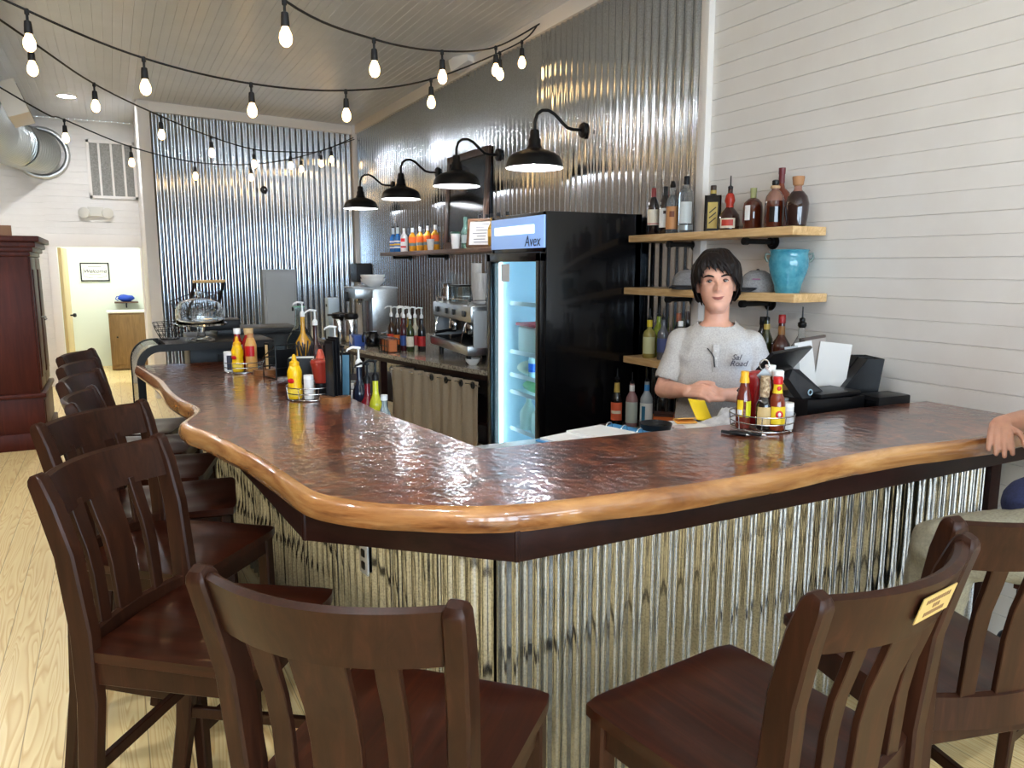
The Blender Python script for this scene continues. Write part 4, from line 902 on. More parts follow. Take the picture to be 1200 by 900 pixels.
# ------------------------------------------------------------------ back shelf on the metal wall
bs = thing('back_shelf', 'dark wooden shelf on black pipe brackets along the metal wall, left of the fridge', 'shelf', (3.16, 7.3, 1.86))
bm = B(); box(bm, (0, 0, -0.022), (0.25, 4.25, 0.044), bev=0.004); obj('board', bm, M_shelfdark, bs)
def pipe_bracket(parent, x0, y, z, L=0.20):
    bm = B(); lathe(bm, [(0.042, 0), (0.042, 0.008), (0.022, 0.012), (0.022, 0.028), (0, 0.028)], (x0, y, z), 18, RY(radians(-90))); f = obj('pipe_flange', bm, M_black, parent)
    bm = B(); tube(bm, [(x0 - 0.02, y, z), (x0 - L, y, z)], 0.0145, 12); tube(bm, [(x0 - L + 0.005, y, z), (x0 - L - 0.025, y, z)], 0.02, 12); obj('pipe', bm, M_black, parent)
for y in (-1.6, 0.55, 1.7): pipe_bracket(bs, 0.122, y, -0.065)
def pourer(h, m=None): return ('pour_spout', lambda b: (lathe(b, [(0.0135, h - 0.004), (0.0145, h + 0.004), (0.0145, h + 0.014), (0.006, h + 0.02)], n=12), tube(b, [(0, 0, h + 0.015), (0, 0, h + 0.035), (0.004, 0.004, h + 0.075)], [0.005, 0.0042, 0.0034], 6)), m or M_black)
def label_part(r, z0, z1, m, spread=1.25, nm='label'): return (nm, lambda b: arcband(b, r + 0.0006, z0, z1, AC - spread, AC + spread), m)
for i, (y, d) in enumerate(((9.24, 'left'), (9.07, 'right'))):
    simple('liqueur_bottle', 'striped blue bottle with long blue neck on the dark shelf, %s one of two' % d, 'bottle', (3.15, y, 1.86),
           [('body', lambda b: lathe(b, tall_bottle(0.30, 0.045, 0.017, 0.55)), mat('blue_glass', (40, 106, 176), 0.08, coat=0.5)), ('label', lambda b: arcband(b, 0.0456, 0.05, 0.072, AC - 1.4, AC + 1.4), mat('blue_label_white', (216, 226, 232), 0.5)), ('upper_label', lambda b: arcband(b, 0.0456, 0.12, 0.142, AC - 1.4, AC + 1.4), mat('blue_label_white')), ('stripe', lambda b: arcband(b, 0.0456, 0.085, 0.105, AC - 1.4, AC + 1.4), mat('label_yellow', (236, 190, 60), 0.5)), ('neck_wrap', lambda b: lathe(b, [(0.0185, 0.22), (0.0175, 0.30)]), mat('neck_white', (228, 236, 240), 0.4)), pourer(0.30)])
simple('milky_bottle', 'opaque white bottle with red spot next to the blue bottles', 'bottle', (3.15, 8.84, 1.86), [('body', lambda b: lathe(b, tall_bottle(0.28, 0.045, 0.017, 0.6)), M_plastw), ('label', lambda b: arcband(b, 0.0456, 0.05, 0.07, AC - 0.9, AC + 0.9), mat('label_red', (206, 44, 52), 0.5)), ('label_spot', lambda b: arcband(b, 0.0456, 0.12, 0.16, AC - 0.6, AC + 0.6), mat('label_red'))])
for i, y in enumerate((8.55, 8.30, 8.06, 7.84)):
    simple('rum_bottle', '%s of four golden bottles with orange labels on the dark shelf' % ('leftmost', 'second from left', 'third from left', 'rightmost')[i], 'bottle', (3.15, y, 1.86),
           [('body', lambda b: lathe(b, tall_bottle(0.27, 0.046, 0.016, 0.6)), mat('amber_glass', (196, 134, 34), 0.08, coat=0.5)), ('label', lambda b: (arcband(b, 0.0466, 0.10, 0.165, AC - 1.4, AC + 1.4)), mat('label_orange', (216, 92, 30), 0.5)), ('lower_label', lambda b: arcband(b, 0.0466, 0.065, 0.095, AC - 1.4, AC + 1.4), mat('label_grey', (96, 108, 108), 0.5)), ('neck', lambda b: lathe(b, [(0.0175, 0.22), (0.017, 0.272), (0, 0.274)]), M_plastw), pourer(0.27)], 'golden bottles with orange labels')
simple('foam_cup', 'white cup standing before the golden bottles on the dark shelf', 'cup', (3.07, 7.78, 1.86), [('cup', lambda b: lathe(b, [(0.03, 0), (0.043, 0.115), (0.045, 0.118), (0.041, 0.115), (0.028, 0.006), (0, 0.006)]), M_plastw)])
simple('foam_cup', 'white cup with dark lid below the leaning chalkboard', 'cup', (3.07, 7.10, 1.86), [('cup', lambda b: lathe(b, [(0.036, 0), (0.05, 0.15)]), M_plastw), ('lid', lambda b: lathe(b, [(0.053, 0.148), (0.053, 0.16), (0.045, 0.168), (0, 0.168)]), mat('dark_green_lid', (30, 62, 50), 0.4))])
cbd = thing('chalkboard', 'large dark framed chalkboard leaning on the back shelf against the wall', 'chalkboard', (3.20, 7.18, 1.866))
tl = RY(radians(3.2))
bm = B(); [box(bm, (0.0, s * 0.475, 0.47), (0.03, 0.07, 0.97), bev=0.004) for s in (-1, 1)]; [box(bm, (0.0, 0, z), (0.03, 0.92, 0.07), bev=0.004) for z in (0.036, 0.92)]
for v in bm.verts: v.co = tl @ v.co
obj('frame', bm, wood('board_frame', [(0.3, (46, 30, 22)), (0.7, (78, 52, 36))], (6, 6, 1), 3, 0.4), cbd)
bm = B(); box(bm, (0.004, 0, 0.48), (0.012, 0.9, 0.86))
for v in bm.verts: v.co = tl @ v.co
obj('slate', bm, mat('slate_gloss', (24, 25, 27), 0.14), cbd)
simple('green_bottle', 'tall pale green glass bottle in front of the chalkboard', 'bottle', (3.08, 6.88, 1.86), [('body', lambda b: lathe(b, tall_bottle(0.30, 0.042, 0.018, 0.5)), mat('pale_green_glass', (150, 206, 190), 0.05, trans=0.7)), ('label', lambda b: arcband(b, 0.0426, 0.05, 0.13, AC - 1.1, AC + 1.1), mat('label_grey2', (150, 160, 160), 0.6))])
for i, y in enumerate((6.68, 6.585, 6.48, 6.34, 6.16)):
    simple('syrup_bottle', '%s of five clear bottles with black caps behind the framed price list' % ('leftmost', 'second from left', 'middle', 'second from right', 'rightmost')[i], 'bottle', (3.17 if i else 3.145, y, 1.86), [('body', lambda b: lathe(b, tall_bottle(0.28, 0.038, 0.015, 0.6)), mat('pale_syrup', (206, 204, 188) if i else (206, 160, 60), 0.06, trans=0.5)), ('label', lambda b: arcband(b, 0.0386, 0.10, 0.17, AC - 1.2, AC + 1.2), mat('label_gold', (206, 160, 70), 0.5)), ('cap', lambda b: lathe(b, [(0.018, 0.275), (0.018, 0.31), (0, 0.312)]), M_blackp)], 'clear bottles with black caps on the back shelf')
pf = thing('framed_price_list', 'small framed white list leaning on the back shelf beside the fridge', 'picture', (3.09, 6.56, 1.862), radians(30))
bm = B(); w, h = 0.30, 0.27; tl2 = RY(radians(8))
[box(bm, (0, s * w / 2, h / 2), (0.02, 0.025, h), bev=0.003) for s in (-1, 1)]; [box(bm, (0, 0, z), (0.02, w, 0.025), bev=0.003) for z in (0.0125, h - 0.0125)]
for v in bm.verts: v.co = tl2 @ v.co
obj('frame', bm, M_shelfdark, pf)
bm = B(); box(bm, (0.003, 0, h / 2), (0.008, w - 0.02, h - 0.02))
for v in bm.verts: v.co = tl2 @ v.co
sh = obj('sheet', bm, M_paper, pf)
bm = B(); [box(bm, (-0.0025, 0.02 * (k % 2), 0.05 + k * 0.028), (0.002, 0.16 - 0.03 * (k % 3), 0.006)) for k in range(7)]
for v in bm.verts: v.co = tl2 @ v.co
obj('printed_lines', bm, mat('ink_grey', (96, 100, 108), 0.6), sh)

# ------------------------------------------------------------------ liquor shelves on the right wall
def plank(label, zt, y0, y1):
    t = thing('liquor_shelf', label, 'shelf', (3.165, (y0 + y1) / 2, zt)); L = y1 - y0
    bm = B(); box(bm, (0, 0, -0.022), (0.24, L, 0.044), bev=0.003); obj('board', bm, M_pine, t)
    for y in (3.78, 3.14): pipe_bracket(t, 0.118, y - (y0 + y1) / 2, -0.066)
    return t
plank('topmost pine shelf on pipe brackets, holding ten liquor bottles', 1.885, 2.79, 4.17)
plank('middle pine shelf with caps and the turquoise vase', 1.545, 2.76, 4.21)
plank('lowest pine shelf, behind the bartender\'s shoulders', 1.085, 2.72, 4.20)
bm = B(); box(bm, (3.06, 3.40, 0.61), (0.44, 1.60, 0.04), bev=0.003); box(bm, (3.06, 3.40, 0.30), (0.42, 1.56, 0.58)); tag(obj('under_cabinet', bm, M_darkwood), 'dark low cabinet under the pine shelves behind the bartender', 'cabinet')
def bottle(label, loc, prof, glass, extra=(), name='liquor_bottle', group=None, sy=1.0, n=22):
    return simple(name, label, 'bottle', loc, [('body', lambda b: lathe(b, prof, n=n, sy=sy), glass)] + list(extra), group)
def capp(r, z0, z1, m, nm='cap'): return (nm, lambda b: lathe(b, [(r, z0), (r * 1.02, z0 + 0.003), (r, z1 - 0.003), (r * 0.9, z1), (0, z1)], n=16), m)
ZU = 1.885; XU = 3.17
G_wine = mat('wine_glass', (24, 14, 16), 0.06, coat=0.6); G_brown = mat('whisky_brown', (74, 28, 14), 0.05, coat=0.6); G_dark = mat('dark_bottle', (22, 18, 16), 0.06, coat=0.6)
G_clear = mat('clear_spirit', (236, 240, 240), 0.03, trans=0.9, ior=1.2)
L_cream = mat('cream_label', (226, 214, 190), 0.6); L_white = mat('white_label', (232, 230, 226), 0.6); L_tan = mat('tan_label', (188, 132, 84), 0.6); L_gold = mat('gold_label', (190, 162, 80), 0.5)
wineprof = [(0.0, 0.004), (0.034, 0), (0.037, 0.006), (0.037, 0.185), (0.030, 0.215), (0.017, 0.24), (0.0145, 0.255), (0.0145, 0.30)]
bottle('red-capped wine bottle, leftmost on the top pine shelf', (XU, 4.075, ZU), wineprof, G_wine, [label_part(0.037, 0.065, 0.165, L_cream), label_part(0.0373, 0.07, 0.078, mat('label_pink', (190, 120, 110), 0.6), nm='label_stripe'), capp(0.0158, 0.235, 0.303, mat('foil_red', (122, 24, 26), 0.35), 'foil')])
bottle('black-capped wine bottle with white label, second on the top pine shelf', (XU, 3.955, ZU), wineprof, G_wine, [label_part(0.037, 0.045, 0.165, L_white), ('label_mark', lambda b: arcband(b, 0.038, 0.13, 0.15, AC - 0.25, AC + 0.2), mat('mark_brown', (70, 50, 46), 0.6)), capp(0.0158, 0.235, 0.303, M_blackp, 'foil')])
bottle('clear bottle with big tan label and pourer on the top pine shelf', (XU - 0.02, 3.86, ZU), [(0.0, 0.004), (0.034, 0), (0.037, 0.006), (0.037, 0.20), (0.028, 0.225), (0.015, 0.24), (0.014, 0.285)], G_clear, [label_part(0.037, 0.03, 0.17, L_tan, 1.5), ('label_medallion', lambda b: arcband(b, 0.0385, 0.105, 0.14, AC - 0.4, AC + 0.4), mat('medallion_brown', (112, 56, 30), 0.5)), ('pour_cap', lambda b: lathe(b, [(0.016, 0.285), (0.02, 0.295), (0.016, 0.31), (0.01, 0.325), (0, 0.326)]), M_black)])
bottle('tall clear vodka bottle with black cap on the top pine shelf', (XU, 3.755, ZU), [(0.0, 0.006), (0.044, 0), (0.046, 0.008), (0.046, 0.22), (0.042, 0.25), (0.018, 0.275), (0.015, 0.285), (0.015, 0.31)], G_clear, [label_part(0.046, 0.06, 0.19, mat('frosted_label', (206, 210, 208), 0.5), 0.9), ('lower_band', lambda b: arcband(b, 0.0466, 0.02, 0.05, AC - 1.4, AC + 1.4), mat('silver_band', (160, 166, 166), 0.3, 0.4)), capp(0.018, 0.295, 0.345, M_blackp)])
simple('liquor_bottle', 'square black bottle with gold diagonal label on the top pine shelf', 'bottle', (XU, 3.515, ZU), [('body', lambda b: (box(b, (0, 0, 0.10), (0.075, 0.075, 0.20), RZ(AC), 0.01), lathe(b, [(0.034, 0.196), (0.02, 0.215), (0.016, 0.225), (0.016, 0.25)], n=16)), G_dark), ('label', lambda b: box(b, (0.0385 * cos(AC), 0.0385 * sin(AC), 0.095), (0.002, 0.056, 0.15), RZ(AC)), L_gold), ('label_script', lambda b: [box(b, (0.040 * cos(AC), 0.040 * sin(AC), 0.065 + k * 0.03), (0.0015, 0.05, 0.006), RZ(AC) @ RX(0.7)) for k in range(3)], M_blackp), capp(0.017, 0.24, 0.268, mat('dark_cap', (52, 34, 26), 0.4)), ('neck_band', lambda b: arcband(b, 0.0172, 0.215, 0.24, 0, 2 * pi, 18), L_gold)])
bottle('squat round liqueur bottle with red ribbon neck and pourer on the top pine shelf', (XU, 3.375, ZU), [(0.0, 0.004), (0.05, 0), (0.058, 0.01), (0.06, 0.06), (0.055, 0.09), (0.036, 0.115), (0.022, 0.13), (0.02, 0.15), (0.028, 0.17), (0.022, 0.20), (0.014, 0.215), (0.014, 0.235)], mat('orange_liqueur', (54, 22, 16), 0.06, coat=0.6), [('label', lambda b: arcband(b, 0.0605, 0.015, 0.07, AC - 0.95, AC + 0.55), L_cream), ('label_emblem', lambda b: arcband(b, 0.0613, 0.028, 0.062, AC - 0.75, AC + 0.35), mat('emblem_red', (190, 64, 48), 0.5)), ('ribbon', lambda b: lathe(b, [(0.0225, 0.132), (0.021, 0.15), (0.029, 0.17), (0.023, 0.20), (0.0155, 0.212)]), mat('ribbon_red', (176, 48, 30), 0.35)), pourer(0.235)])
bottle('round-shouldered whisky bottle with pale green neck on the top pine shelf', (XU, 3.195, ZU), [(0.0, 0.004), (0.048, 0), (0.053, 0.008), (0.053, 0.12), (0.048, 0.145), (0.03, 0.165), (0.016, 0.172), (0.015, 0.20)], G_brown, [('label', lambda b: arcband(b, 0.0536, 0.05, 0.13, AC - 0.9, AC - 0.3), L_white), ('neck_wrap', lambda b: lathe(b, [(0.0165, 0.172), (0.016, 0.20), (0.018, 0.205), (0.018, 0.225), (0, 0.226)]), mat('neck_green', (160, 162, 110), 0.4))])
bottle('tall long-necked amber decanter standing behind the other whiskies', (XU + 0.055, 3.05, ZU), [(0.0, 0.004), (0.05, 0), (0.056, 0.008), (0.056, 0.15), (0.045, 0.19), (0.02, 0.215), (0.015, 0.235), (0.015, 0.28)], mat('amber_decanter', (120, 52, 30), 0.06, coat=0.5), [('neck_label', lambda b: lathe(b, [(0.0163, 0.24), (0.016, 0.285), (0.018, 0.29), (0.018, 0.32), (0, 0.321)]), mat('maroon_neck', (104, 40, 44), 0.4))])
bottle('dark whisky decanter with clear shoulders and small black stopper on the top pine shelf', (XU - 0.03, 3.01, ZU), [(0.0, 0.004), (0.046, 0), (0.05, 0.006), (0.05, 0.135), (0.046, 0.15)], G_brown, [('shoulder', lambda b: lathe(b, [(0.0505, 0.14), (0.045, 0.165), (0.028, 0.19), (0.018, 0.198), (0.018, 0.215)]), mat('pink_glass', (206, 150, 130), 0.05, trans=0.6)), ('label', lambda b: arcband(b, 0.0506, 0.03, 0.11, AC - 0.55, AC + 0.55), G_dark), ('collar', lambda b: lathe(b, [(0.024, 0.205), (0.026, 0.212), (0.022, 0.22)]), mat('cord_tan', (196, 160, 120), 0.6)), ('stopper', lambda b: lathe(b, [(0.012, 0.218), (0.018, 0.226), (0.018, 0.245), (0.01, 0.25), (0, 0.25)]), M_black)])
bottle('bulging dark whisky decanter with wide cork, rightmost on the top pine shelf', (XU, 2.885, ZU), [(0.0, 0.004), (0.04, 0), (0.05, 0.01), (0.058, 0.08), (0.059, 0.12), (0.05, 0.155), (0.03, 0.18)], mat('cork_whisky', (40, 18, 16), 0.05, coat=0.7), [('neck', lambda b: lathe(b, [(0.03, 0.176), (0.02, 0.19), (0.019, 0.212)]), mat('pink_glass', (206, 150, 130))), ('cork', lambda b: lathe(b, [(0.019, 0.208), (0.026, 0.214), (0.031, 0.25), (0.03, 0.256), (0, 0.257)]), mat('cork', (176, 128, 88), 0.7))])
# vase and caps on the middle shelf
vs = thing('vase', 'glossy turquoise ceramic vase with small ear handles on the middle pine shelf', 'vase', (3.165, 2.915, 1.545))
bm = B(); lathe(bm, [(0, 0.005), (0.062, 0.0), (0.066, 0.012), (0.07, 0.04), (0.092, 0.10), (0.102, 0.145), (0.1, 0.18), (0.094, 0.20), (0.098, 0.215), (0.103, 0.222), (0.1, 0.226), (0.09, 0.215), (0.085, 0.18), (0.06, 0.03), (0, 0.02)], n=32); obj('body', bm, speck('turquoise_glaze', [(0.35, (52, 130, 152)), (0.65, (84, 160, 178))], 22, 0.15, bump=0.15, coat=0.5), vs)
for s in (-1, 1):
    a = AC + pi / 2; c, q = cos(a) * s, sin(a) * s
    bm = B(); tube(bm, [(c * r, q * r, z) for r, z in ((0.094, 0.20), (0.116, 0.205), (0.12, 0.185), (0.108, 0.165), (0.1, 0.165))], 0.006, 8); obj('handle', bm, mat('bronze_handle', (112, 128, 122), 0.35, 0.5), vs, 60)
def cap(label, loc, rz):
    t = thing('baseball_cap', label, 'cap', loc, rz)
    bm = B(); lathe(bm, [(0.088, 0.0), (0.092, 0.02), (0.086, 0.06), (0.066, 0.095), (0.035, 0.115), (0.0, 0.12)], n=28, sx=1.12); obj('crown', bm, speck('grey_cotton', [(0.3, (118, 116, 116)), (0.7, (146, 144, 144))], 120, 0.9), t)
    bm = B(); n = 14; a_ = []; b_ = []
    for k in range(n + 1):
        a = -1.0 + 2.0 * k / n; a_.append((0.1 * cos(a), 0.088 * sin(a), 0.012)); b_.append((0.1 * cos(a) + 0.075 * cos(a) ** 0.6, 0.09 * sin(a), 0.006 - 0.012 * abs(sin(a))))
    R1 = ring(bm, a_); R2 = ring(bm, b_); R3 = ring(bm, [(x, y, z + 0.006) for x, y, z in b_]); R4 = ring(bm, [(x, y, z + 0.006) for x, y, z in a_])
    for p, q in ((R1, R2), (R2, R3), (R3, R4), (R4, R1)): bridge(bm, p, q, False)
    bmesh.ops.translate(bm, verts=bm.verts, vec=(0, 0, 0.008)); obj('brim', bm, mat('brim_black', (34, 33, 36), 0.8), t)
    bm = B(); ellip(bm, (0, 0, 0.12), (0.009, 0.009, 0.005)); obj('button', bm, mat('brim_black'), t)
    bm = B(); [tube(bm, [(0.090 * cos(a), 0.081 * sin(a), z) for a in [0.6 + k * 0.12 for k in range(5)]], 0.0045, 6) for z in (0.05, 0.07)]; obj('embroidery', bm, mat('embroidery_mauve', (140, 96, 120), 0.8), t)
    return t
cap('grey baseball cap next to the turquoise vase', (3.16, 3.125, 1.545), radians(175))
cap('grey baseball cap with black brim left of the bartender\'s head', (3.15, 3.70, 1.545), radians(-150))
ZL = 1.085
bottle('pale gold bottle with yellow cap and pourer, leftmost on the lowest pine shelf', (3.13, 4.03, ZL), [(0.0, 0.004), (0.04, 0), (0.044, 0.006), (0.044, 0.15), (0.036, 0.175), (0.018, 0.19), (0.015, 0.20), (0.015, 0.225)], mat('pale_gold', (150, 136, 70), 0.06, coat=0.5), [label_part(0.044, 0.03, 0.14, mat('pale_label', (196, 196, 150), 0.6), 1.0), capp(0.018, 0.205, 0.25, mat('cap_yellow', (214, 184, 40), 0.4)), pourer(0.25)])
bottle('lime green bottle behind the yellow-capped one', (3.22, 4.05, ZL), tall_bottle(0.27, 0.038, 0.014, 0.62), mat('lime_glass', (150, 170, 50), 0.06, coat=0.5), [pourer(0.27)])
bottle('blue-label bottle on the lowest pine shelf at the bartender\'s shoulder', (3.14, 3.90, ZL), tall_bottle(0.26, 0.038, 0.014, 0.62), mat('smoke_glass', (92, 92, 96), 0.06, coat=0.5), [label_part(0.038, 0.05, 0.14, mat('label_blue', (72, 82, 128), 0.6)), pourer(0.26)])
bottle('dark bottle with red and white label on the lowest pine shelf', (3.18, 3.80, ZL), tall_bottle(0.30, 0.04, 0.014, 0.6), G_dark, [label_part(0.04, 0.05, 0.12, L_white), label_part(0.0404, 0.07, 0.09, mat('label_red'), 0.8, 'label_stripe'), capp(0.016, 0.25, 0.305, mat('cap_copper', (150, 84, 56), 0.4))])
bottle('clear bottle with white cap on the lowest pine shelf behind the shoulder', (3.13, 3.72, ZL), tall_bottle(0.25, 0.036, 0.014, 0.6), G_clear, [capp(0.016, 0.23, 0.262, M_plastw)])
bottle('dark bottle at the right end of the lowest pine shelf, partly behind the bartender', (3.17, 3.08, ZL), tall_bottle(0.32, 0.038, 0.015, 0.62), G_dark, [capp(0.017, 0.28, 0.325, M_blackp)])
bottle('olive bottle with black pourer beside the red-capped whiskey', (3.14, 3.02, ZL), tall_bottle(0.31, 0.036, 0.015, 0.62), mat('olive_glass', (48, 52, 24), 0.06, coat=0.5), [label_part(0.016, 0.26, 0.29, L_gold, nm='neck_label'), pourer(0.31)])
bottle('whiskey bottle with red cap on the lowest pine shelf', (3.15, 2.925, ZL), [(0.0, 0.004), (0.044, 0), (0.05, 0.01), (0.05, 0.17), (0.046, 0.19), (0.03, 0.215), (0.018, 0.235), (0.016, 0.30)], G_brown, [('neck_label', lambda b: lathe(b, [(0.0185, 0.238), (0.0168, 0.285)]), mat('label_bronze', (150, 104, 56), 0.5)), capp(0.0185, 0.30, 0.345, mat('cap_red', (160, 34, 36), 0.35))])
bottle('clear bottle with tall black pourer, right end of the lowest pine shelf', (3.15, 2.79, ZL), [(0.0, 0.004), (0.046, 0), (0.05, 0.01), (0.048, 0.19), (0.03, 0.22), (0.017, 0.245), (0.015, 0.30)], G_clear, [('collar', lambda b: lathe(b, [(0.016, 0.285), (0.022, 0.295), (0.022, 0.31), (0.012, 0.318)]), M_black), pourer(0.318)])
ZN = 0.63
bottle('dark liqueur bottle with orange label standing against the fridge side', (2.935, 4.11, ZN), tall_bottle(0.31, 0.038, 0.015, 0.55), G_dark, [label_part(0.038, 0.04, 0.16, mat('label_coral', (214, 96, 60), 0.5)), ('label_text_band', lambda b: arcband(b, 0.0396, 0.085, 0.105, AC - 0.9, AC + 0.9), L_cream), ('neck_wrap', lambda b: lathe(b, [(0.0195, 0.225), (0.0165, 0.29)]), L_gold), pourer(0.31)])
bottle('pink-shouldered clear bottle with pale label beside the dark liqueur', (3.00, 4.03, ZN), tall_bottle(0.29, 0.04, 0.016, 0.62), mat('pinkish_glass', (196, 150, 148), 0.06, trans=0.4), [label_part(0.04, 0.03, 0.17, mat('label_sage', (178, 186, 176), 0.6)), ('neck_wrap', lambda b: lathe(b, [(0.0175, 0.24), (0.017, 0.28)]), L_white), pourer(0.29)])
bottle('clear bottle with blue swirl label on the low cabinet', (3.06, 3.95, ZN), tall_bottle(0.31, 0.042, 0.016, 0.6), mat('silver_glass', (196, 202, 206), 0.06, trans=0.4), [label_part(0.042, 0.03, 0.17, L_white), ('label_swirl', lambda b: arcband(b, 0.0436, 0.05, 0.15, AC - 0.7, AC - 0.1), mat('swirl_teal', (44, 110, 140), 0.5)), ('neck_wrap', lambda b: lathe(b, [(0.0175, 0.25), (0.017, 0.29)]), mat('neck_blue', (60, 130, 190), 0.4)), pourer(0.31)])
bottle('slim dark bottle with white neck letters at the bartender\'s elbow', (3.12, 3.86, ZN), tall_bottle(0.31, 0.036, 0.015, 0.6), G_dark, [('neck_wrap', lambda b: lathe(b, [(0.019, 0.22), (0.017, 0.28)]), L_white), pourer(0.31)])
simple('tea_box', 'small orange box with picture on the low cabinet at the bartender\'s elbow', 'box', (3.02, 3.72, ZN), [('carton', lambda b: box(b, (0, 0, 0.07), (0.08, 0.12, 0.14), RZ(AC), 0.003), mat('carton_orange', (206, 104, 44), 0.5)), ('lid_band', lambda b: box(b, (0, 0, 0.135), (0.082, 0.122, 0.02), RZ(AC)), mat('carton_dark', (62, 34, 26), 0.5)), ('picture', lambda b: ellip(b, (0.041 * cos(AC), 0.041 * sin(AC), 0.065), (0.003, 0.035, 0.035), RZ(AC)), mat('picture_red', (170, 58, 34), 0.5))])

# ------------------------------------------------------------------ things on the bar
RV = Vector((0.886, -0.463)); AV = Vector((0.463, 0.886)); CA = radians(-117.6)   # right / away as seen by the viewer; direction to the viewer
def rel(c, r, a): q = Vector(c) + RV * r + AV * a; return (q.x, q.y)
M_wire = mat('caddy_wire', (188, 186, 182), 0.25, 1.0)
def caddy(label, c, r, handle):
    t = thing('condiment_caddy', label, 'caddy', (c[0], c[1], ZB), 0)
    bm = B()
    for k, z in enumerate((0.006, 0.034, 0.062)):
        tube(bm, [((r + 0.004 * k) * cos(2 * pi * i / 32), (r + 0.004 * k) * sin(2 * pi * i / 32), z) for i in range(32)], 0.0024, 6, True)
    for i in range(8): a = 2 * pi * i / 8; tube(bm, [(r * cos(a), r * sin(a), 0.004), ((r + 0.008) * cos(a), (r + 0.008) * sin(a), 0.064)], 0.002, 6)
    for i in range(-3, 4):
        x = r * i / 3.6; y = sqrt(r * r - x * x); tube(bm, [(x, -y, 0.005), (x, y, 0.005)], 0.0018, 5)
    for i in range(4): a = 2 * pi * i / 4 + 0.4; ellip(bm, (r * cos(a), r * sin(a), 0.004), (0.006, 0.006, 0.004), n=8, m=6)
    obj('basket', bm, M_wire, t, 60)
    if handle:
        bm = B(); d = RV
        for s in (-1, 1): tube(bm, [(s * 0.012 * d.x, s * 0.012 * d.y, 0.005), (s * 0.012 * d.x, s * 0.012 * d.y, handle)], 0.003, 6)
        tube(bm, [(0.018 * cos(k * pi / 8) * d.x, 0.018 * cos(k * pi / 8) * d.y, handle + 0.045 + 0.02 * sin(k * pi / 8)) for k in range(16)], 0.003, 6, True); obj('handle', bm, M_wire, t, 60)
        bm = B(); box(bm, (-AV.x * 0.004, -AV.y * 0.004, handle + 0.005), (0.042, 0.004, 0.042), RZ(-0.481) @ RY(pi / 4), 0.003); obj('clip_plate', bm, mat('grey_clip', (128, 128, 126), 0.4, 0.4), t)
    return t
def lab(r, z0, z1, m, sp=1.2, nm='label', off=0.0, r1=None): return (nm, lambda b: arcband(b, r + 0.0006, z0, z1, CA - sp + off, CA + sp + off, r1=None if r1 is None else r1 + 0.0006), m)
L_yel = mat('label_bright_yellow', (238, 204, 40), 0.5); M_hot = mat('hot_sauce', (122, 46, 22), 0.1, coat=0.6); M_must = mat('mustard_yellow', (236, 188, 16), 0.32); M_ket = mat('ketchup_red', (150, 22, 24), 0.22, coat=0.4)
M_red = mat('bright_red_plastic', (196, 26, 30), 0.35)
ZC2 = ZB + 0.008
c1 = (2.165, 2.085)
caddy('wire condiment caddy with tall handle on the short right side of the bar', c1, 0.112, 0.20)
simple('pepper_sauce', 'dark red bottle with yellow cap and two yellow labels, left in the right caddy', 'bottle', (*rel(c1, -0.078, -0.02), ZC2), [('body', lambda b: lathe(b, [(0, 0.003), (0.026, 0), (0.028, 0.006), (0.027, 0.115), (0.019, 0.15), (0.013, 0.175), (0.012, 0.185)]), mat('pepper_vinegar', (104, 40, 30), 0.08, coat=0.6)), lab(0.028, 0.045, 0.108, L_yel, 0.42, 'left_label', -0.75, 0.0276), lab(0.028, 0.042, 0.104, mat('label_lime', (206, 200, 30), 0.5), 0.42, 'right_label', 0.45, 0.0276), ('label_panel', lambda b: arcband(b, 0.0292, 0.05, 0.072, CA - 1.1, CA - 0.45), L_white), ('cap', lambda b: lathe(b, [(0.0185, 0.172), (0.0165, 0.19), (0.0145, 0.195), (0.0145, 0.215), (0, 0.217)], n=16), mat('cap_amber', (236, 176, 40), 0.4))])
simple('ketchup_bottle', 'large dark red ketchup squeeze bottle at the back of the right caddy', 'bottle', (*rel(c1, -0.005, 0.055), ZC2), [('body', lambda b: lathe(b, [(0, 0.003), (0.04, 0), (0.043, 0.008), (0.044, 0.10), (0.047, 0.15), (0.045, 0.18), (0.036, 0.2), (0.0, 0.205)], n=24, sx=1.05), M_ket), ('shoulder_sheen', lambda b: lathe(b, [(0.036, 0.2005), (0.02, 0.206), (0.0, 0.207)], n=24), mat('ketchup_sheen', (190, 66, 66), 0.3))])  # paler red top is a sheen put into the colour
simple('steak_sauce', 'dark sauce bottle with tan paper neck and beige label in the right caddy', 'bottle', (*rel(c1, -0.008, -0.045), ZC2), [('body', lambda b: lathe(b, [(0, 0.003), (0.027, 0), (0.029, 0.005), (0.029, 0.09), (0.022, 0.112), (0.014, 0.125), (0.013, 0.13)]), G_dark), lab(0.029, 0.018, 0.086, mat('label_beige', (206, 176, 122), 0.6)), ('paper_neck', lambda b: lathe(b, [(0.016, 0.122), (0.0175, 0.15), (0.0165, 0.195), (0.017, 0.2), (0.0, 0.201)], n=16), speck('paper_neck', [(0.4, (140, 112, 82)), (0.6, (206, 184, 150))], 90, 0.7))])
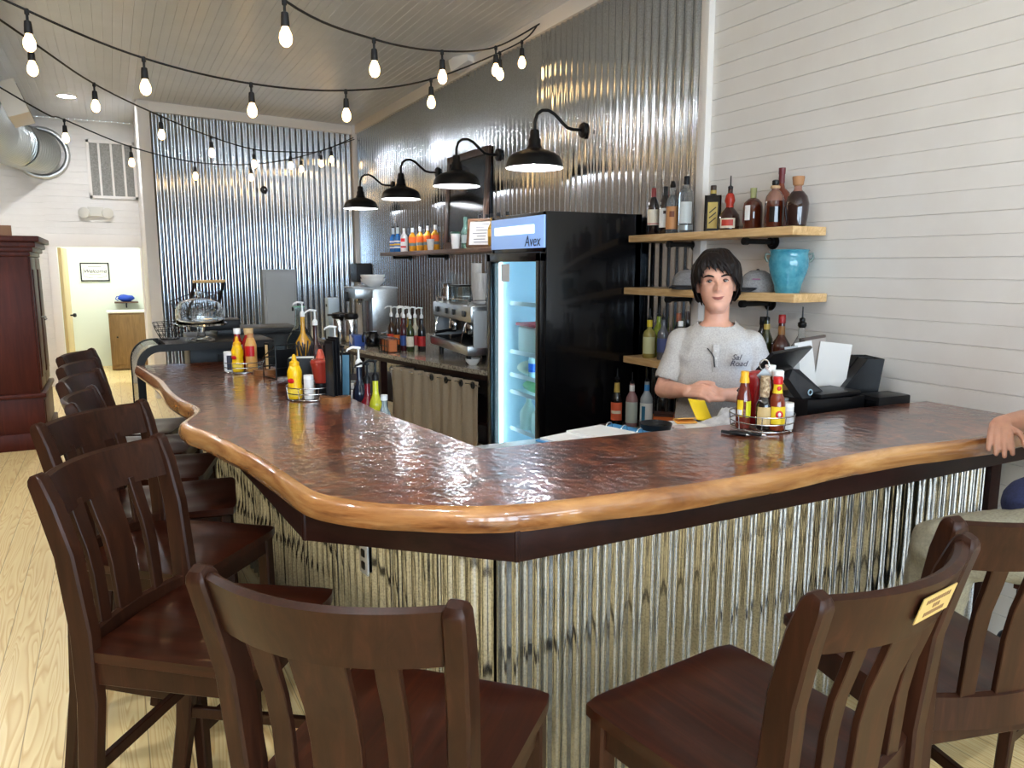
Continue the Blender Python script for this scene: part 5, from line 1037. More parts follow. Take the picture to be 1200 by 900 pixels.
simple('hot_sauce', 'orange-brown hot sauce bottle with bright red cap and round red emblem in the right caddy', 'bottle', (*rel(c1, 0.036, -0.055), ZC2), [('body', lambda b: lathe(b, [(0, 0.003), (0.029, 0), (0.031, 0.006), (0.031, 0.095), (0.025, 0.122), (0.016, 0.14), (0.0135, 0.16), (0.0135, 0.17)]), M_hot), lab(0.031, 0.024, 0.09, L_yel, 0.95), ('emblem', lambda b: ellip(b, (0.0318 * cos(CA), 0.0318 * sin(CA), 0.061), (0.0022, 0.014, 0.015), RZ(CA)), mat('emblem_crimson', (196, 36, 34), 0.4)), ('emblem_centre', lambda b: ellip(b, (0.0336 * cos(CA), 0.0336 * sin(CA), 0.061), (0.0018, 0.006, 0.008), RZ(CA)), L_white), ('neck_label', lambda b: lathe(b, [(0.0185, 0.138), (0.0155, 0.158), (0.0150, 0.176)], n=16), L_yel), ('neck_emblem', lambda b: ellip(b, (0.0165 * cos(CA), 0.0165 * sin(CA), 0.157), (0.0022, 0.008, 0.009), RZ(CA)), mat('emblem_crimson')), ('cap', lambda b: lathe(b, [(0.0175, 0.172), (0.018, 0.176), (0.0175, 0.196), (0.015, 0.2), (0, 0.2)], n=20), M_red)])
simple('salt_shaker', 'white salt shaker at the right front of the right caddy', 'shaker', (*rel(c1, 0.082, -0.045), ZC2), [('body', lambda b: lathe(b, [(0, 0.002), (0.02, 0), (0.021, 0.004), (0.021, 0.085)], n=20), mat('shaker_paper', (222, 220, 216), 0.6)), ('cap', lambda b: lathe(b, [(0.0215, 0.085), (0.021, 0.10), (0, 0.101)], n=20), M_plastw), lab(0.021, 0.03, 0.07, mat('label_palegrey', (196, 196, 198), 0.6), 0.6)])
simple('hot_sauce', 'slim hot sauce bottle with tall white cap behind the salt shaker', 'bottle', (*rel(c1, 0.062, 0.02), ZC2), [('body', lambda b: lathe(b, [(0, 0.003), (0.025, 0), (0.027, 0.006), (0.026, 0.1), (0.016, 0.14), (0.0135, 0.165), (0.0135, 0.178)]), mat('chipotle', (132, 60, 34), 0.1, coat=0.6)), ('band', lambda b: lathe(b, [(0.0275, 0.03), (0.0275, 0.085)], n=20), L_white), ('cap', lambda b: lathe(b, [(0.019, 0.175), (0.021, 0.18), (0.021, 0.21), (0.016, 0.214), (0, 0.215)], n=20), M_plastw)])
simple('sauce_bottle', 'second white-capped sauce bottle at the back right of the right caddy', 'bottle', (*rel(c1, 0.045, 0.062), ZC2), [('body', lambda b: lathe(b, [(0, 0.003), (0.026, 0), (0.028, 0.006), (0.028, 0.12), (0.014, 0.17), (0.014, 0.19)]), M_hot), ('cap', lambda b: lathe(b, [(0.02, 0.188), (0.02, 0.228), (0, 0.23)], n=18), M_plastw)])
simple('pepper_shaker', 'black pepper shaker at the right edge of the right caddy', 'shaker', (*rel(c1, 0.084, 0.008), ZC2), [('body', lambda b: lathe(b, [(0, 0.002), (0.018, 0), (0.02, 0.004), (0.02, 0.085), (0.016, 0.1), (0, 0.101)], n=20), M_blackp), ('lid', lambda b: lathe(b, [(0.0165, 0.1), (0.017, 0.108), (0, 0.11)], n=20), mat('grey_clip'))])
for i, (a, b_, l) in enumerate((((1.965, 2.085), (2.005, 1.985), 'dark metal pen lying on the bar in front of the right caddy, farther of two'), ((1.985, 2.065), (2.06, 1.96), 'dark pen lying on the bar nearest the right caddy, closer of two'))):
    a3, b3 = Vector((*a, ZB + 0.008)), Vector((*b_, ZB + 0.008))
    simple('pen', l, 'pen', a3, [('barrel', lambda b: tube(b, [(0, 0, 0), (b3 - a3) * 0.9], 0.0062, 8), M_blackp), ('tip', lambda b: tube(b, [(b3 - a3) * 0.9, (b3 - a3)], [0.0055, 0.0015], 8), M_chrome)])
def mustard(label, p, s=1.0):
    simple('mustard_bottle', label, 'bottle', (*p, ZC2), [('body', lambda b: lathe(b, [(0, 0.003), (0.030 * s, 0), (0.033 * s, 0.008), (0.033 * s, 0.05 * s), (0.030 * s, 0.075 * s), (0.033 * s, 0.10 * s), (0.033 * s, 0.125 * s), (0.024 * s, 0.15 * s), (0.018 * s, 0.155 * s)], n=24), M_must), lab(0.033 * s, 0.012, 0.048 * s, mat('label_mustard', (240, 206, 66), 0.5), 1.1), ('emblem', lambda b: ellip(b, (0.032 * s * cos(CA - 0.3), 0.032 * s * sin(CA - 0.3), 0.085 * s), (0.0035, 0.017, 0.012), RZ(CA - 0.3)), M_red), ('cap', lambda b: lathe(b, [(0.0225 * s, 0.15 * s), (0.0225 * s, 0.168 * s), (0.012 * s, 0.176 * s), (0.009 * s, 0.195 * s), (0.005 * s, 0.205 * s), (0, 0.205 * s)], n=18), mat('cap_mustard', (232, 176, 24), 0.35))])
def menu_block(label, p, rz, holds):
    t = thing('menu_block', label, 'menu holder', (*p, ZB), rz)
    bm = B(); n = 18; pts = [(0.07 * cos(pi * k / n), -0.075 * sin(pi * k / n)) for k in range(n + 1)]; prism(bm, [(x, y + 0.03) for x, y in pts], 0, 0.030); obj('base', bm, M_base, t)
    bm = B(); box(bm, (0, 0.01, 0.0295), (0.11, 0.008, 0.002)); obj('slot', bm, M_black, t)
    return t
c2 = (0.80, 3.56)
caddy('wire condiment caddy with mustard and salt on the long left side of the bar', c2, 0.112, 0)
mustard('yellow mustard squeeze bottle in the nearer left caddy', rel(c2, -0.068, -0.045))
simple('salt_shaker', 'white salt shaker beside the mustard in the nearer left caddy', 'shaker', (*rel(c2, 0.002, -0.07), ZC2), [('body', lambda b: lathe(b, [(0, 0.002), (0.021, 0), (0.022, 0.004), (0.022, 0.095)], n=20), mat('shaker_paper')), ('cap', lambda b: lathe(b, [(0.0225, 0.094), (0.022, 0.112), (0, 0.113)], n=20), M_plastw)])
simple('ketchup_bottle', 'upside-down red ketchup bottle in the nearer left caddy', 'bottle', (*rel(c2, 0.035, 0.03), ZC2), [('body', lambda b: lathe(b, [(0, 0.06), (0.03, 0.062), (0.036, 0.085), (0.044, 0.135), (0.05, 0.16), (0.045, 0.172), (0.025, 0.178), (0, 0.18)], n=22), mat('ketchup_clear', (150, 48, 36), 0.15, coat=0.5)), ('cap', lambda b: lathe(b, [(0.028, 0), (0.03, 0.004), (0.03, 0.06)], n=20), M_blackp), ('spout', lambda b: lathe(b, [(0.022, 0.176), (0.016, 0.2), (0.008, 0.22), (0, 0.222)], n=16), mat('spout_salmon', (206, 88, 66), 0.4))])
simple('napkin_caddy', 'black box napkin holder with white napkins behind the nearer left caddy', 'napkin holder', (0.86, 4.05, ZB), [('box', lambda b: [box(b, (0, s * 0.055, 0.07), (0.13, 0.006, 0.14), None, 0.002) for s in (-1, 1)] + [box(b, (0, 0, 0.004), (0.13, 0.11, 0.008))], M_blackp), ('napkins', lambda b: [box(b, (0, -0.04 + k * 0.01, 0.075), (0.12, 0.004, 0.13), RX(0.02 * (k % 3))) for k in range(8)], M_paper)], rz=radians(-20))
simple('utensil_rack', 'black wire angled rack behind the nearer left caddy', 'rack', (0.80, 4.32, ZB), [('frame', lambda b: [tube(b, [(x, -0.07, 0.004), (x, -0.07, 0.19), (x, 0.09, 0.11), (x, 0.09, 0.004), (x, -0.07, 0.004)], 0.004, 6) for x in (-0.06, 0.06)] + [tube(b, [(-0.06, y, z), (0.06, y, z)], 0.004, 6) for y, z in ((-0.07, 0.19), (0.09, 0.11), (-0.07, 0.06), (0.09, 0.06))], M_black), ('back_plate', lambda b: box(b, (0, -0.066, 0.09), (0.11, 0.004, 0.15)), M_blackp)], rz=radians(15))
simple('utensil_crock', 'black cup of dark straws and utensils beside the wire rack', 'cup', (0.91, 4.18, ZB), [('cup', lambda b: lathe(b, [(0.045, 0), (0.055, 0.12), (0.05, 0.12), (0.042, 0.006), (0, 0.006)], n=20), M_blackp), ('straws', lambda b: [tube(b, [(0.02 * cos(k), 0.02 * sin(k), 0.01), (0.045 * cos(k * 1.7), 0.045 * sin(k * 1.7), 0.19 + 0.01 * (k % 3))], 0.004, 5) for k in range(12)], mat('dark_straw', (32, 30, 32), 0.5))])
mb = menu_block('half-round wooden block holding black-edged menus at the nearer left caddy', (0.855, 3.385), radians(-27), 2)
def menu(label, p, rz, tilt, m, h=0.30, w=0.12, edge=None):
    t = thing('menu_card', label, 'menu', (*p, ZB + 0.031), rz, None)
    bm = B(); box(bm, (0, 0, h / 2), (w, 0.004, h), None, 0.001)
    for v in bm.verts: v.co = RX(tilt) @ v.co
    obj('card', bm, m, t)
    bm = B(); box(bm, (0, 0, h - 0.006), (w + 0.004, 0.006, 0.012)); [box(bm, (s * w / 2, 0, h / 2), (0.006, 0.006, h)) for s in (-1, 1)]
    for v in bm.verts: v.co = RX(tilt) @ v.co
    obj('binding', bm, M_blackp, t)
    return t
for k in range(3): menu('%s of three black menus fanned upright in the wooden block' % ('nearest', 'middle', 'farthest')[k], (0.845 + 0.014 * k, 3.40 + 0.012 * k), radians(-78 + 6 * k), 0.0, mat('menu_black', (30, 30, 34), 0.4), h=0.25 + 0.008 * k, w=0.07)
for k in range(2):
    t = menu('%s blue and white printed menu leaning beside the red ketchup bottle' % ('front', 'rear')[k], rel(c2, 0.085 + 0.035 * k, 0.075 + 0.02 * k), radians(-38), -0.06, mat('menu_blue', (88, 128, 150), 0.4) if k else mat('menu_pale', (196, 206, 210), 0.4), h=0.205, w=0.075); t.location.z = ZB
c3 = (0.655, 4.665)
caddy('wire condiment caddy on the far end of the bar, by the display case', c3, 0.105, 0)
mustard('yellow mustard squeeze bottle in the farthest caddy', rel(c3, -0.02, -0.045), 1.0)
simple('sauce_bottle', 'white jar with dark label at the left of the farthest caddy', 'jar', (*rel(c3, -0.075, -0.03), ZC2), [('body', lambda b: lathe(b, [(0, 0.002), (0.028, 0), (0.03, 0.005), (0.03, 0.115), (0, 0.118)], n=20), M_plastw), ('label', lambda b: arcband(b, 0.0306, 0.01, 0.095, CA - 0.1, CA + 1.4), mat('label_navy', (30, 32, 50), 0.5))])
simple('hot_sauce', 'tan hot sauce bottle with red label at the right of the farthest caddy', 'bottle', (*rel(c3, 0.055, -0.03), ZC2), [('body', lambda b: lathe(b, [(0, 0.003), (0.032, 0), (0.034, 0.006), (0.032, 0.10), (0.033, 0.15), (0.022, 0.19), (0.016, 0.2)], n=20), mat('tan_sauce', (214, 160, 88), 0.3)), lab(0.034, 0.09, 0.15, M_red, 0.9), ('cap', lambda b: lathe(b, [(0.018, 0.196), (0.018, 0.22), (0, 0.222)], n=16), L_tan)])
simple('sauce_bottle', 'tall red bottle with white cap at the back of the farthest caddy', 'bottle', (*rel(c3, -0.045, 0.035), ZC2), [('body', lambda b: lathe(b, [(0, 0.003), (0.028, 0), (0.03, 0.006), (0.03, 0.15), (0.016, 0.2), (0.016, 0.215)], n=20), M_ket), ('band', lambda b: lathe(b, [(0.0306, 0.1), (0.0306, 0.15)], n=20), L_white), ('cap', lambda b: lathe(b, [(0.02, 0.213), (0.02, 0.245), (0, 0.247)], n=16), M_plastw)])
simple('ketchup_bottle', 'red ketchup bottle with tan cap at the back right of the farthest caddy', 'bottle', (*rel(c3, 0.02, 0.045), ZC2), [('body', lambda b: lathe(b, [(0, 0.003), (0.035, 0), (0.038, 0.006), (0.038, 0.17), (0.02, 0.21)], n=20), M_ket), ('cap', lambda b: lathe(b, [(0.026, 0.208), (0.028, 0.245), (0, 0.248)], n=16), mat('cap_tan', (206, 172, 120), 0.5))])
menu_block('half-round wooden menu block in front of the farthest caddy', (0.735, 4.47), radians(-27), 0)
menu('single tan menu card standing in the farther wooden block', (0.76, 4.50), radians(-60), 0.0, mat('menu_tan', (206, 176, 126), 0.5), h=0.15, w=0.03)

# inside the bar: bottles on the low ledge
ZS = 0.815
def pumpbottle(label, x, y, top, liq, r=0.04, lab_m=None, white=True):
    h = top - ZS - 0.10
    ex = [('label', lambda b: arcband(b, r + 0.0006, h * 0.25, h * 0.5, CA - 1.2, CA + 1.2), lab_m)] if lab_m else []
    simple('pump_bottle', label, 'bottle', (x, y, ZS), [('body', lambda b: lathe(b, tall_bottle(h, r, 0.014, 0.62), n=18), liq)] + ex + pump_parts(h, M_plastw if white else M_blackp), 'pump bottles inside the bar')
pumpbottle('tall golden syrup bottle with white pump inside the bar, near the far caddy', 1.12, 5.20, 1.45, mat('golden_syrup', (206, 150, 30), 0.08, coat=0.5), 0.055, L_white)
pumpbottle('dark cola-coloured syrup bottle with white pump inside the bar', 1.14, 4.93, 1.41, mat('cola_syrup', (58, 22, 24), 0.08, coat=0.5), 0.05, mat('label_red'))
pumpbottle('short bottle with white pump and dark label inside the bar', 1.12, 4.36, 1.345, mat('charcoal_body', (52, 56, 56), 0.2), 0.045, L_white)
simple('glass_decanter', 'clear long-necked glass carafe inside the bar behind the wire rack', 'carafe', (1.15, 5.16 + 0.28, 1.0 - 0.185), [('body', lambda b: lathe(b, [(0, 0.004), (0.09, 0), (0.095, 0.01), (0.095, 0.34), (0.09, 0.36), (0.035, 0.46), (0.028, 0.56), (0.04, 0.59)]), M_thin), ('rim', lambda b: tube(b, [(0.04 * cos(k * pi / 10), 0.04 * sin(k * pi / 10), 0.59) for k in range(20)], 0.004, 6, True), mat('green_rim', (120, 170, 140), 0.2))])
pumpbottle('orange syrup bottle with pump behind the black menus', 1.06, 3.98, 1.27, mat('orange_syrup', (206, 96, 30), 0.1, coat=0.5), 0.035, mat('label_orange'), False)
pumpbottle('dark blue bottle with large white pump behind the black menus', 1.06, 3.68, 1.29, mat('navy_syrup', (28, 36, 56), 0.15, coat=0.5), 0.035, L_white)
pumpbottle('deep red syrup bottle with black pump on the low ledge', 1.06, 3.545, 1.225, mat('red_syrup', (120, 20, 34), 0.08, coat=0.5), 0.04, None, False)
pumpbottle('yellow-green syrup bottle with black pump on the low ledge', 1.08, 3.48, 1.245, mat('lime_syrup', (206, 206, 50), 0.1, coat=0.5), 0.032, None, False)
simple('mixing_tin', 'steel cocktail shaker tin on the low ledge behind the black menus', 'tin', (1.06, 3.86, ZS), [('body', lambda b: lathe(b, [(0.036, 0), (0.046, 0.27), (0.048, 0.275), (0.044, 0.27), (0.034, 0.006), (0, 0.006)], n=22), M_chrome), ('base_ring', lambda b: lathe(b, [(0.038, 0), (0.0385, 0.012), (0.03, 0.012)], n=22), M_steel)])
simple('juice_carton', 'tall white carton with pink print on the low ledge', 'carton', (1.07, 3.78, ZS), [('carton', lambda b: box(b, (0, 0, 0.12), (0.06, 0.06, 0.24), RZ(0.3), 0.003), M_plastw), ('print', lambda b: box(b, (0, 0, 0.15), (0.062, 0.062, 0.08), RZ(0.3)), mat('print_teal', (60, 120, 150), 0.5))])
simple('water_bottle', 'small clear bottle with blue label and white cap on the low ledge', 'bottle', (1.08, 3.35, ZS), [('body', lambda b: lathe(b, tall_bottle(0.26, 0.03, 0.012, 0.68), n=18), mat('clear_pet', (206, 222, 228), 0.08, trans=0.6)), ('label', lambda b: arcband(b, 0.0306, 0.07, 0.16, CA - 1.4, CA + 1.4), mat('blue_wrap')), ('cap', lambda b: lathe(b, [(0.016, 0.255), (0.016, 0.28), (0, 0.281)], n=14), M_plastw)])

# on the display case and the cabinet behind it
cs = thing('cake_stand', 'clear glass footed cake stand with domed lid on the display case', 'cake stand', (0.505, 5.47, 1.193))
bm = B(); lathe(bm, [(0.085, 0), (0.08, 0.012), (0.03, 0.03), (0.022, 0.06), (0.026, 0.09), (0.06, 0.10), (0.165, 0.105), (0.17, 0.115), (0.165, 0.118), (0, 0.112)], n=32); obj('stand', bm, M_glass, cs)
bm = B(); lathe(bm, [(0.15, 0.118), (0.152, 0.15), (0.15, 0.21), (0.125, 0.255), (0.06, 0.28), (0.015, 0.284), (0.012, 0.294), (0.026, 0.307), (0.024, 0.327), (0, 0.334)], n=32)
bmesh.ops.delete(bm, geom=[f for f in bm.faces if len(f.verts) > 4], context='FACES'); dm = obj('dome', baked(bm, 'dome', [('SOLIDIFY', dict(thickness=0.004))]), M_glass, cs)
bk = thing('black_cabinet', 'black equipment cabinet standing behind the display case', 'cabinet', (0.86, 6.15, 0))
bm = B(); box(bm, (0, 0, 0.59), (0.80, 0.5, 1.18), bev=0.008); obj('body', bm, M_blackp, bk)
bm = B(); box(bm, (0.10, 0.02, 1.2), (0.60, 0.44, 0.05), bev=0.006); obj('upper_deck', bm, M_black, bk)
bm = B(); [box(bm, (-0.18 + 0.09 * k, -0.252, 0.9), (0.07, 0.006, 0.3)) for k in range(5)]; obj('vent_panel', bm, M_black, bk)
simple('black_tray', 'black lidded tray under the wire basket behind the cake stand', 'tray', (0.72, 5.98, 1.226), [('tray', lambda b: box(b, (-0.08, 0, 0.035), (0.34, 0.22, 0.07), None, 0.006), M_blackp), ('rim', lambda b: box(b, (-0.08, 0, 0.072), (0.36, 0.24, 0.008), None, 0.003), M_black)])
wb_ = thing('wire_basket', 'black wire basket with a wooden swing handle behind the cake stand', 'basket', (0.55, 6.05, 1.303), radians(-65))
bm = B(); W2, D2, H2 = 0.17, 0.11, 0.12
for z, g in ((0.004, 0.82), (0.06, 0.91), (H2, 1.0)): tube(bm, [(-W2 * g, -D2 * g, z), (W2 * g, -D2 * g, z), (W2 * g, D2 * g, z), (-W2 * g, D2 * g, z)], 0.0035, 5, True)
for k in range(8):
    u = -1 + 2 * k / 7
    for s in (-1, 1): tube(bm, [(u * W2 * 0.82, s * D2 * 0.82, 0.004), (u * W2, s * D2, H2)], 0.0022, 5)
for k in range(5):
    u = -1 + 2 * k / 4
    for s in (-1, 1): tube(bm, [(s * W2 * 0.82, u * D2 * 0.82, 0.004), (s * W2, u * D2, H2)], 0.0022, 5)
    tube(bm, [(-W2 * 0.82, u * D2 * 0.82, 0.004), (W2 * 0.82, u * D2 * 0.82, 0.004)], 0.0022, 5)
for v in bm.verts: v.co = RY(radians(-12)) @ v.co + Vector((0, 0, 0.045))
obj('basket', bm, M_black, wb_, 60)
bm = B()
for s in (-1, 1): bm = B(); beam(bm, [(0.03, s * 0.115, 0.03), (0.11, s * 0.115, 0.16), (0.17, s * 0.115, 0.275)], (0.008, 0.026), (0, 1, 0)); obj('handle_arm', bm, M_black, wb_)
bm = B(); tube(bm, [(0.168, -0.125, 0.275), (0.168, 0.125, 0.275)], 0.012, 10); obj('handle_grip', bm, M_pine, wb_)
simple('mesh_bowl', 'small black wire mesh bowl left of the cake stand', 'bowl', (0.325, 5.68, 1.193), [('mesh', lambda b: [tube(b, [(r * cos(2 * pi * i / 20), r * sin(2 * pi * i / 20), z) for i in range(20)], 0.0022, 5, True) for r, z in ((0.06, 0.004), (0.075, 0.03), (0.088, 0.06), (0.098, 0.09), (0.105, 0.115))] + [tube(b, [(0.06 * cos(a), 0.06 * sin(a), 0.004), (0.088 * cos(a + 0.2), 0.088 * sin(a + 0.2), 0.06), (0.105 * cos(a + 0.4), 0.105 * sin(a + 0.4), 0.115)], 0.002, 5) for a in [2 * pi * i / 16 for i in range(16)]], M_black), ('base', lambda b: lathe(b, [(0.06, 0), (0.06, 0.006), (0, 0.006)], n=20), M_black)])

# service ledge: binder, papers, till
ZG = 1.016
bi = thing('ring_binder', 'open ring binder with blue cover and white pages on the ledge behind the bar', 'binder', (1.66, 2.42, ZG), radians(14))
bm = B(); box(bm, (0, 0, 0.003), (0.46, 0.27, 0.006), None, 0.001); obj('cover', bm, mat('binder_blue', (72, 150, 206), 0.4), bi)
bm = B(); box(bm, (0.02, -0.005, 0.014), (0.20, 0.24, 0.016), RY(0.02)); box(bm, (-0.13, 0.0, 0.010), (0.17, 0.25, 0.008)); obj('pages', bm, M_paper, bi)
bm = B(); [tube(bm, [(0.135 + 0.02 * cos(a), y, 0.012 + 0.022 * sin(a)) for a in [k * pi / 6 for k in range(7)]], 0.0022, 6) for y in (-0.08, 0, 0.08)]; obj('rings', bm, M_chrome, bi, 60)
simple('black_bowl', 'small shallow black dish on the ledge next to the binder', 'dish', (1.94, 2.44, ZG), [('dish', lambda b: lathe(b, [(0.05, 0.0), (0.06, 0.004), (0.068, 0.03), (0.066, 0.032), (0.052, 0.012), (0, 0.010)], n=28), M_blackp)])
simple('loose_papers', 'loose white papers on the ledge in front of the bartender', 'papers', (2.07, 2.43, ZG), [('sheets', lambda b: (box(b, (0, 0, 0.002), (0.22, 0.16, 0.004), RZ(0.2)), box(b, (0.06, 0.02, 0.006), (0.2, 0.15, 0.003), RZ(-0.25))), M_paper), ('print', lambda b: [box(b, (-0.05 + 0.01 * k, -0.05 + 0.02 * k, 0.0085), (0.06, 0.004, 0.001), RZ(-0.25)) for k in range(4)], mat('print_pink', (176, 130, 130), 0.6))])
simple('order_slip', 'orange folded slip on the ledge below the bartender\'s hands', 'slip', (2.12, 2.47, ZG + 0.008), [('fold', lambda b: (box(b, (0, 0, 0.008), (0.09, 0.05, 0.004), RZ(-0.3) @ RX(0.15)), box(b, (0, 0.0, 0.02), (0.085, 0.045, 0.004), RZ(-0.3) @ RX(-0.2))), mat('slip_orange', (238, 176, 86), 0.6))])
ny = thing('sticky_note', 'curled bright yellow note standing on the ledge by the bartender', 'note', (2.20, 2.49, ZG))
bm = B(); rows = []
for k in range(7):
    u = k / 6; z = 0.012 + 0.085 * u; y = -0.03 * (1 - u) ** 2 + 0.01 * u; x = 0.03 - 0.03 * u
    rows.append(ring(bm, [(x - 0.04, y - 0.01, z + 0.008), (x, y, z), (x + 0.04, y + 0.012, z - 0.006)]))
for k in range(6): bridge(bm, rows[k], rows[k + 1], False)
for v in bm.verts: v.co = RZ(radians(-25)) @ v.co
obj('sheet', baked(bm, 'sheet', [('SOLIDIFY', dict(thickness=0.001))]), mat('note_yellow', (244, 208, 20), 0.6), ny)
bm = B(); box(bm, (0.012, -0.01, 0.005), (0.05, 0.03, 0.01)); box(bm, (0.022, -0.016, 0.015), (0.02, 0.012, 0.012)); obj('clip_base', bm, M_black, ny)
cl = thing('bar_cloth', 'crumpled grey-white bar towel on the ledge behind the right caddy', 'towel', (2.30, 2.40, ZG))
bm = B(); n = 20; g = []
for i in range(n + 1):
    g.append([bm.verts.new(((i / n - 0.5) * 0.30, (j / n - 0.5) * 0.18, 0.004 + 0.075 * exp(-((i / n - 0.55) / 0.3) ** 2 - ((j / n - 0.5) / 0.35) ** 2) * (0.75 + 0.6 * noise.noise(Vector((i * 0.35, j * 0.35, 1)))))) for j in range(n + 1)])
for i in range(n):
    for j in range(n): bm.faces.new((g[i][j], g[i + 1][j], g[i + 1][j + 1], g[i][j + 1]))
obj('cloth', baked(bm, 'cloth', [('SOLIDIFY', dict(thickness=0.003))]), speck('grey_cloth', [(0.4, (186, 186, 190)), (0.6, (210, 210, 212))], 30, 0.9), cl)
dw = simple('cash_drawer', 'black cash drawer under the till screen on the bar ledge', 'cash drawer', (2.83, 2.41, ZG), [('case', lambda b: box(b, (0, 0, 0.045), (0.34, 0.26, 0.09), None, 0.006), M_blackp), ('drawer', lambda b: box(b, (-0.01, 0.132, 0.045), (0.31, 0.01, 0.07), None, 0.003), M_black)], rz=radians(-4))
ps = thing('till_screen', 'black touch-screen till seen from behind, on the cash drawer', 'till', (2.72, 2.36, ZG + 0.091))
def place(bm, ce, xa, ya):
    xa = Vector(xa).normalized(); ya = (Vector(ya) - xa * Vector(ya).dot(xa)).normalized(); za = xa.cross(ya); M = Matrix((xa, ya, za)).transposed()
    for v in bm.verts: v.co = M @ v.co + Vector(ce)
    return bm
xa = (0.95, 0.30, 0.0); ya = (0.038, -0.12, 0.15); sc0 = Vector((2.535, 2.378, 1.243)) - Vector((2.72, 2.36, ZG + 0.091))
obj('screen_housing', place(box(B(), (0, 0, 0), (0.375, 0.235, 0.016), None, 0.006), sc0, xa, ya), M_blackp, ps)
obj('display', place(box(B(), (0, 0, -0.0085), (0.35, 0.21, 0.002)), sc0, xa, ya), mat('till_display', (170, 196, 226), 0.2, emit=(180, 206, 240), es=0.6), ps)
obj('rear_cover', place(box(B(), (0.03, -0.03, 0.02), (0.16, 0.10, 0.03), None, 0.012), sc0, xa, ya), M_black, ps)
bm = B(); extr(bm, [(0.10, -0.03, 0.0), (-0.06, -0.03, 0.0), (-0.13, -0.01, 0.09), (-0.11, -0.01, 0.13), (-0.08, -0.02, 0.13)], (0, 0.05, 0)); obj('stand', bm, mat('stand_grey', (52, 53, 56), 0.4), ps)
bm = B(); box(bm, (0.12, 0.0, 0.012), (0.26, 0.17, 0.022), None, 0.006); obj('stand_foot', bm, M_blackp, ps)
bm = B(); tube(bm, [(0.012 * cos(k * pi / 8) - 0.04, -0.052, 0.03 + 0.012 * sin(k * pi / 8)) for k in range(16)], 0.003, 6, True); obj('logo_ring', bm, mat('logo_pale', (160, 190, 206), 0.4), ps)
def leaf(label, p, rz, tilt, m, w, h, th=0.004, frame=None):
    t = thing('menu_sheet' if not frame else 'menu_board', label, 'menu', p, rz)
    bm = B(); box(bm, (0, 0, h / 2), (w, th, h))
    for v in bm.verts: v.co = RY(tilt) @ v.co
    obj('sheet', bm, m, t)
    if frame:
        bm = B(); box(bm, (0, 0, h - 0.006), (w, th + 0.012, 0.012)); box(bm, (-w / 2 + 0.01, 0, h / 2), (0.02, th + 0.012, h))
        for v in bm.verts: v.co = RY(tilt) @ v.co
        obj('edging', bm, frame, t)
    return t
ZT = ZG + 0.092
leaf('narrow printed grey sheet standing left of the white menus by the till', (2.80, 2.50, ZT), radians(-30), radians(-8), mat('sheet_grey', (176, 178, 176), 0.6), 0.06, 0.21)
leaf('white sheet with thin edge standing behind the till foot', (2.88, 2.49, ZT), radians(-30), radians(-10), M_paper, 0.08, 0.23)
leaf('brown framed menu board standing beside the till', (2.95, 2.50, ZT), radians(-28), radians(-9), mat('sheet_white_warm', (168, 158, 150), 0.6), 0.12, 0.25, 0.006, mat('board_brown', (86, 72, 64), 0.5))
leaf('large white sheet leaning on the black file holders', (2.985, 2.465, ZT), radians(-28), radians(6), M_paper, 0.15, 0.22)
for k in range(2):
    fo = thing('file_holder', ('left' if k == 0 else 'right') + ' slanted black file holder by the shiplap wall', 'file holder', (3.10 + 0.04 * k, 2.40 + 0.085 * k, ZG), radians(-28))
    bm = B(); P = [(-0.11, 0), (0.07, 0), (0.10, 0.24), (0.02, 0.24), (-0.11, 0.06)]
    for y in (-0.045, 0.04): extr(bm, [(x, y, z) for x, z in P], (0, 0.005, 0))
    obj('sides', bm, M_blackp, fo)
    bm = B(); box(bm, (-0.02, 0, 0.004), (0.18, 0.085, 0.008)); extr(bm, [(-0.11, -0.045, 0.0), (-0.11, -0.045, 0.06), (0.02, -0.045, 0.24), (0.025, -0.045, 0.235), (-0.105, -0.045, 0.055), (-0.105, -0.045, 0)], (0, 0.09, 0)); extr(bm, [(0.065, -0.045, 0), (0.095, -0.045, 0.24), (0.1, -0.045, 0.24), (0.07, -0.045, 0)], (0, 0.09, 0)); obj('spine', bm, mat('file_black', (30, 30, 33), 0.45), fo)
simple('receipt_printer', 'low black receipt printer box at the right end of the ledge', 'printer', (3.10, 2.258, ZG), [('body', lambda b: box(b, (0, 0, 0.045), (0.20, 0.13, 0.09), None, 0.01), M_blackp), ('front_panel', lambda b: box(b, (-0.102, 0.0, 0.04), (0.004, 0.10, 0.06), None, 0.001), M_blackgloss), ('indicator', lambda b: ellip(b, (-0.104, 0.02, 0.03), (0.002, 0.006, 0.006), n=10, m=6), mat('logo_pale'))], rz=radians(-4))

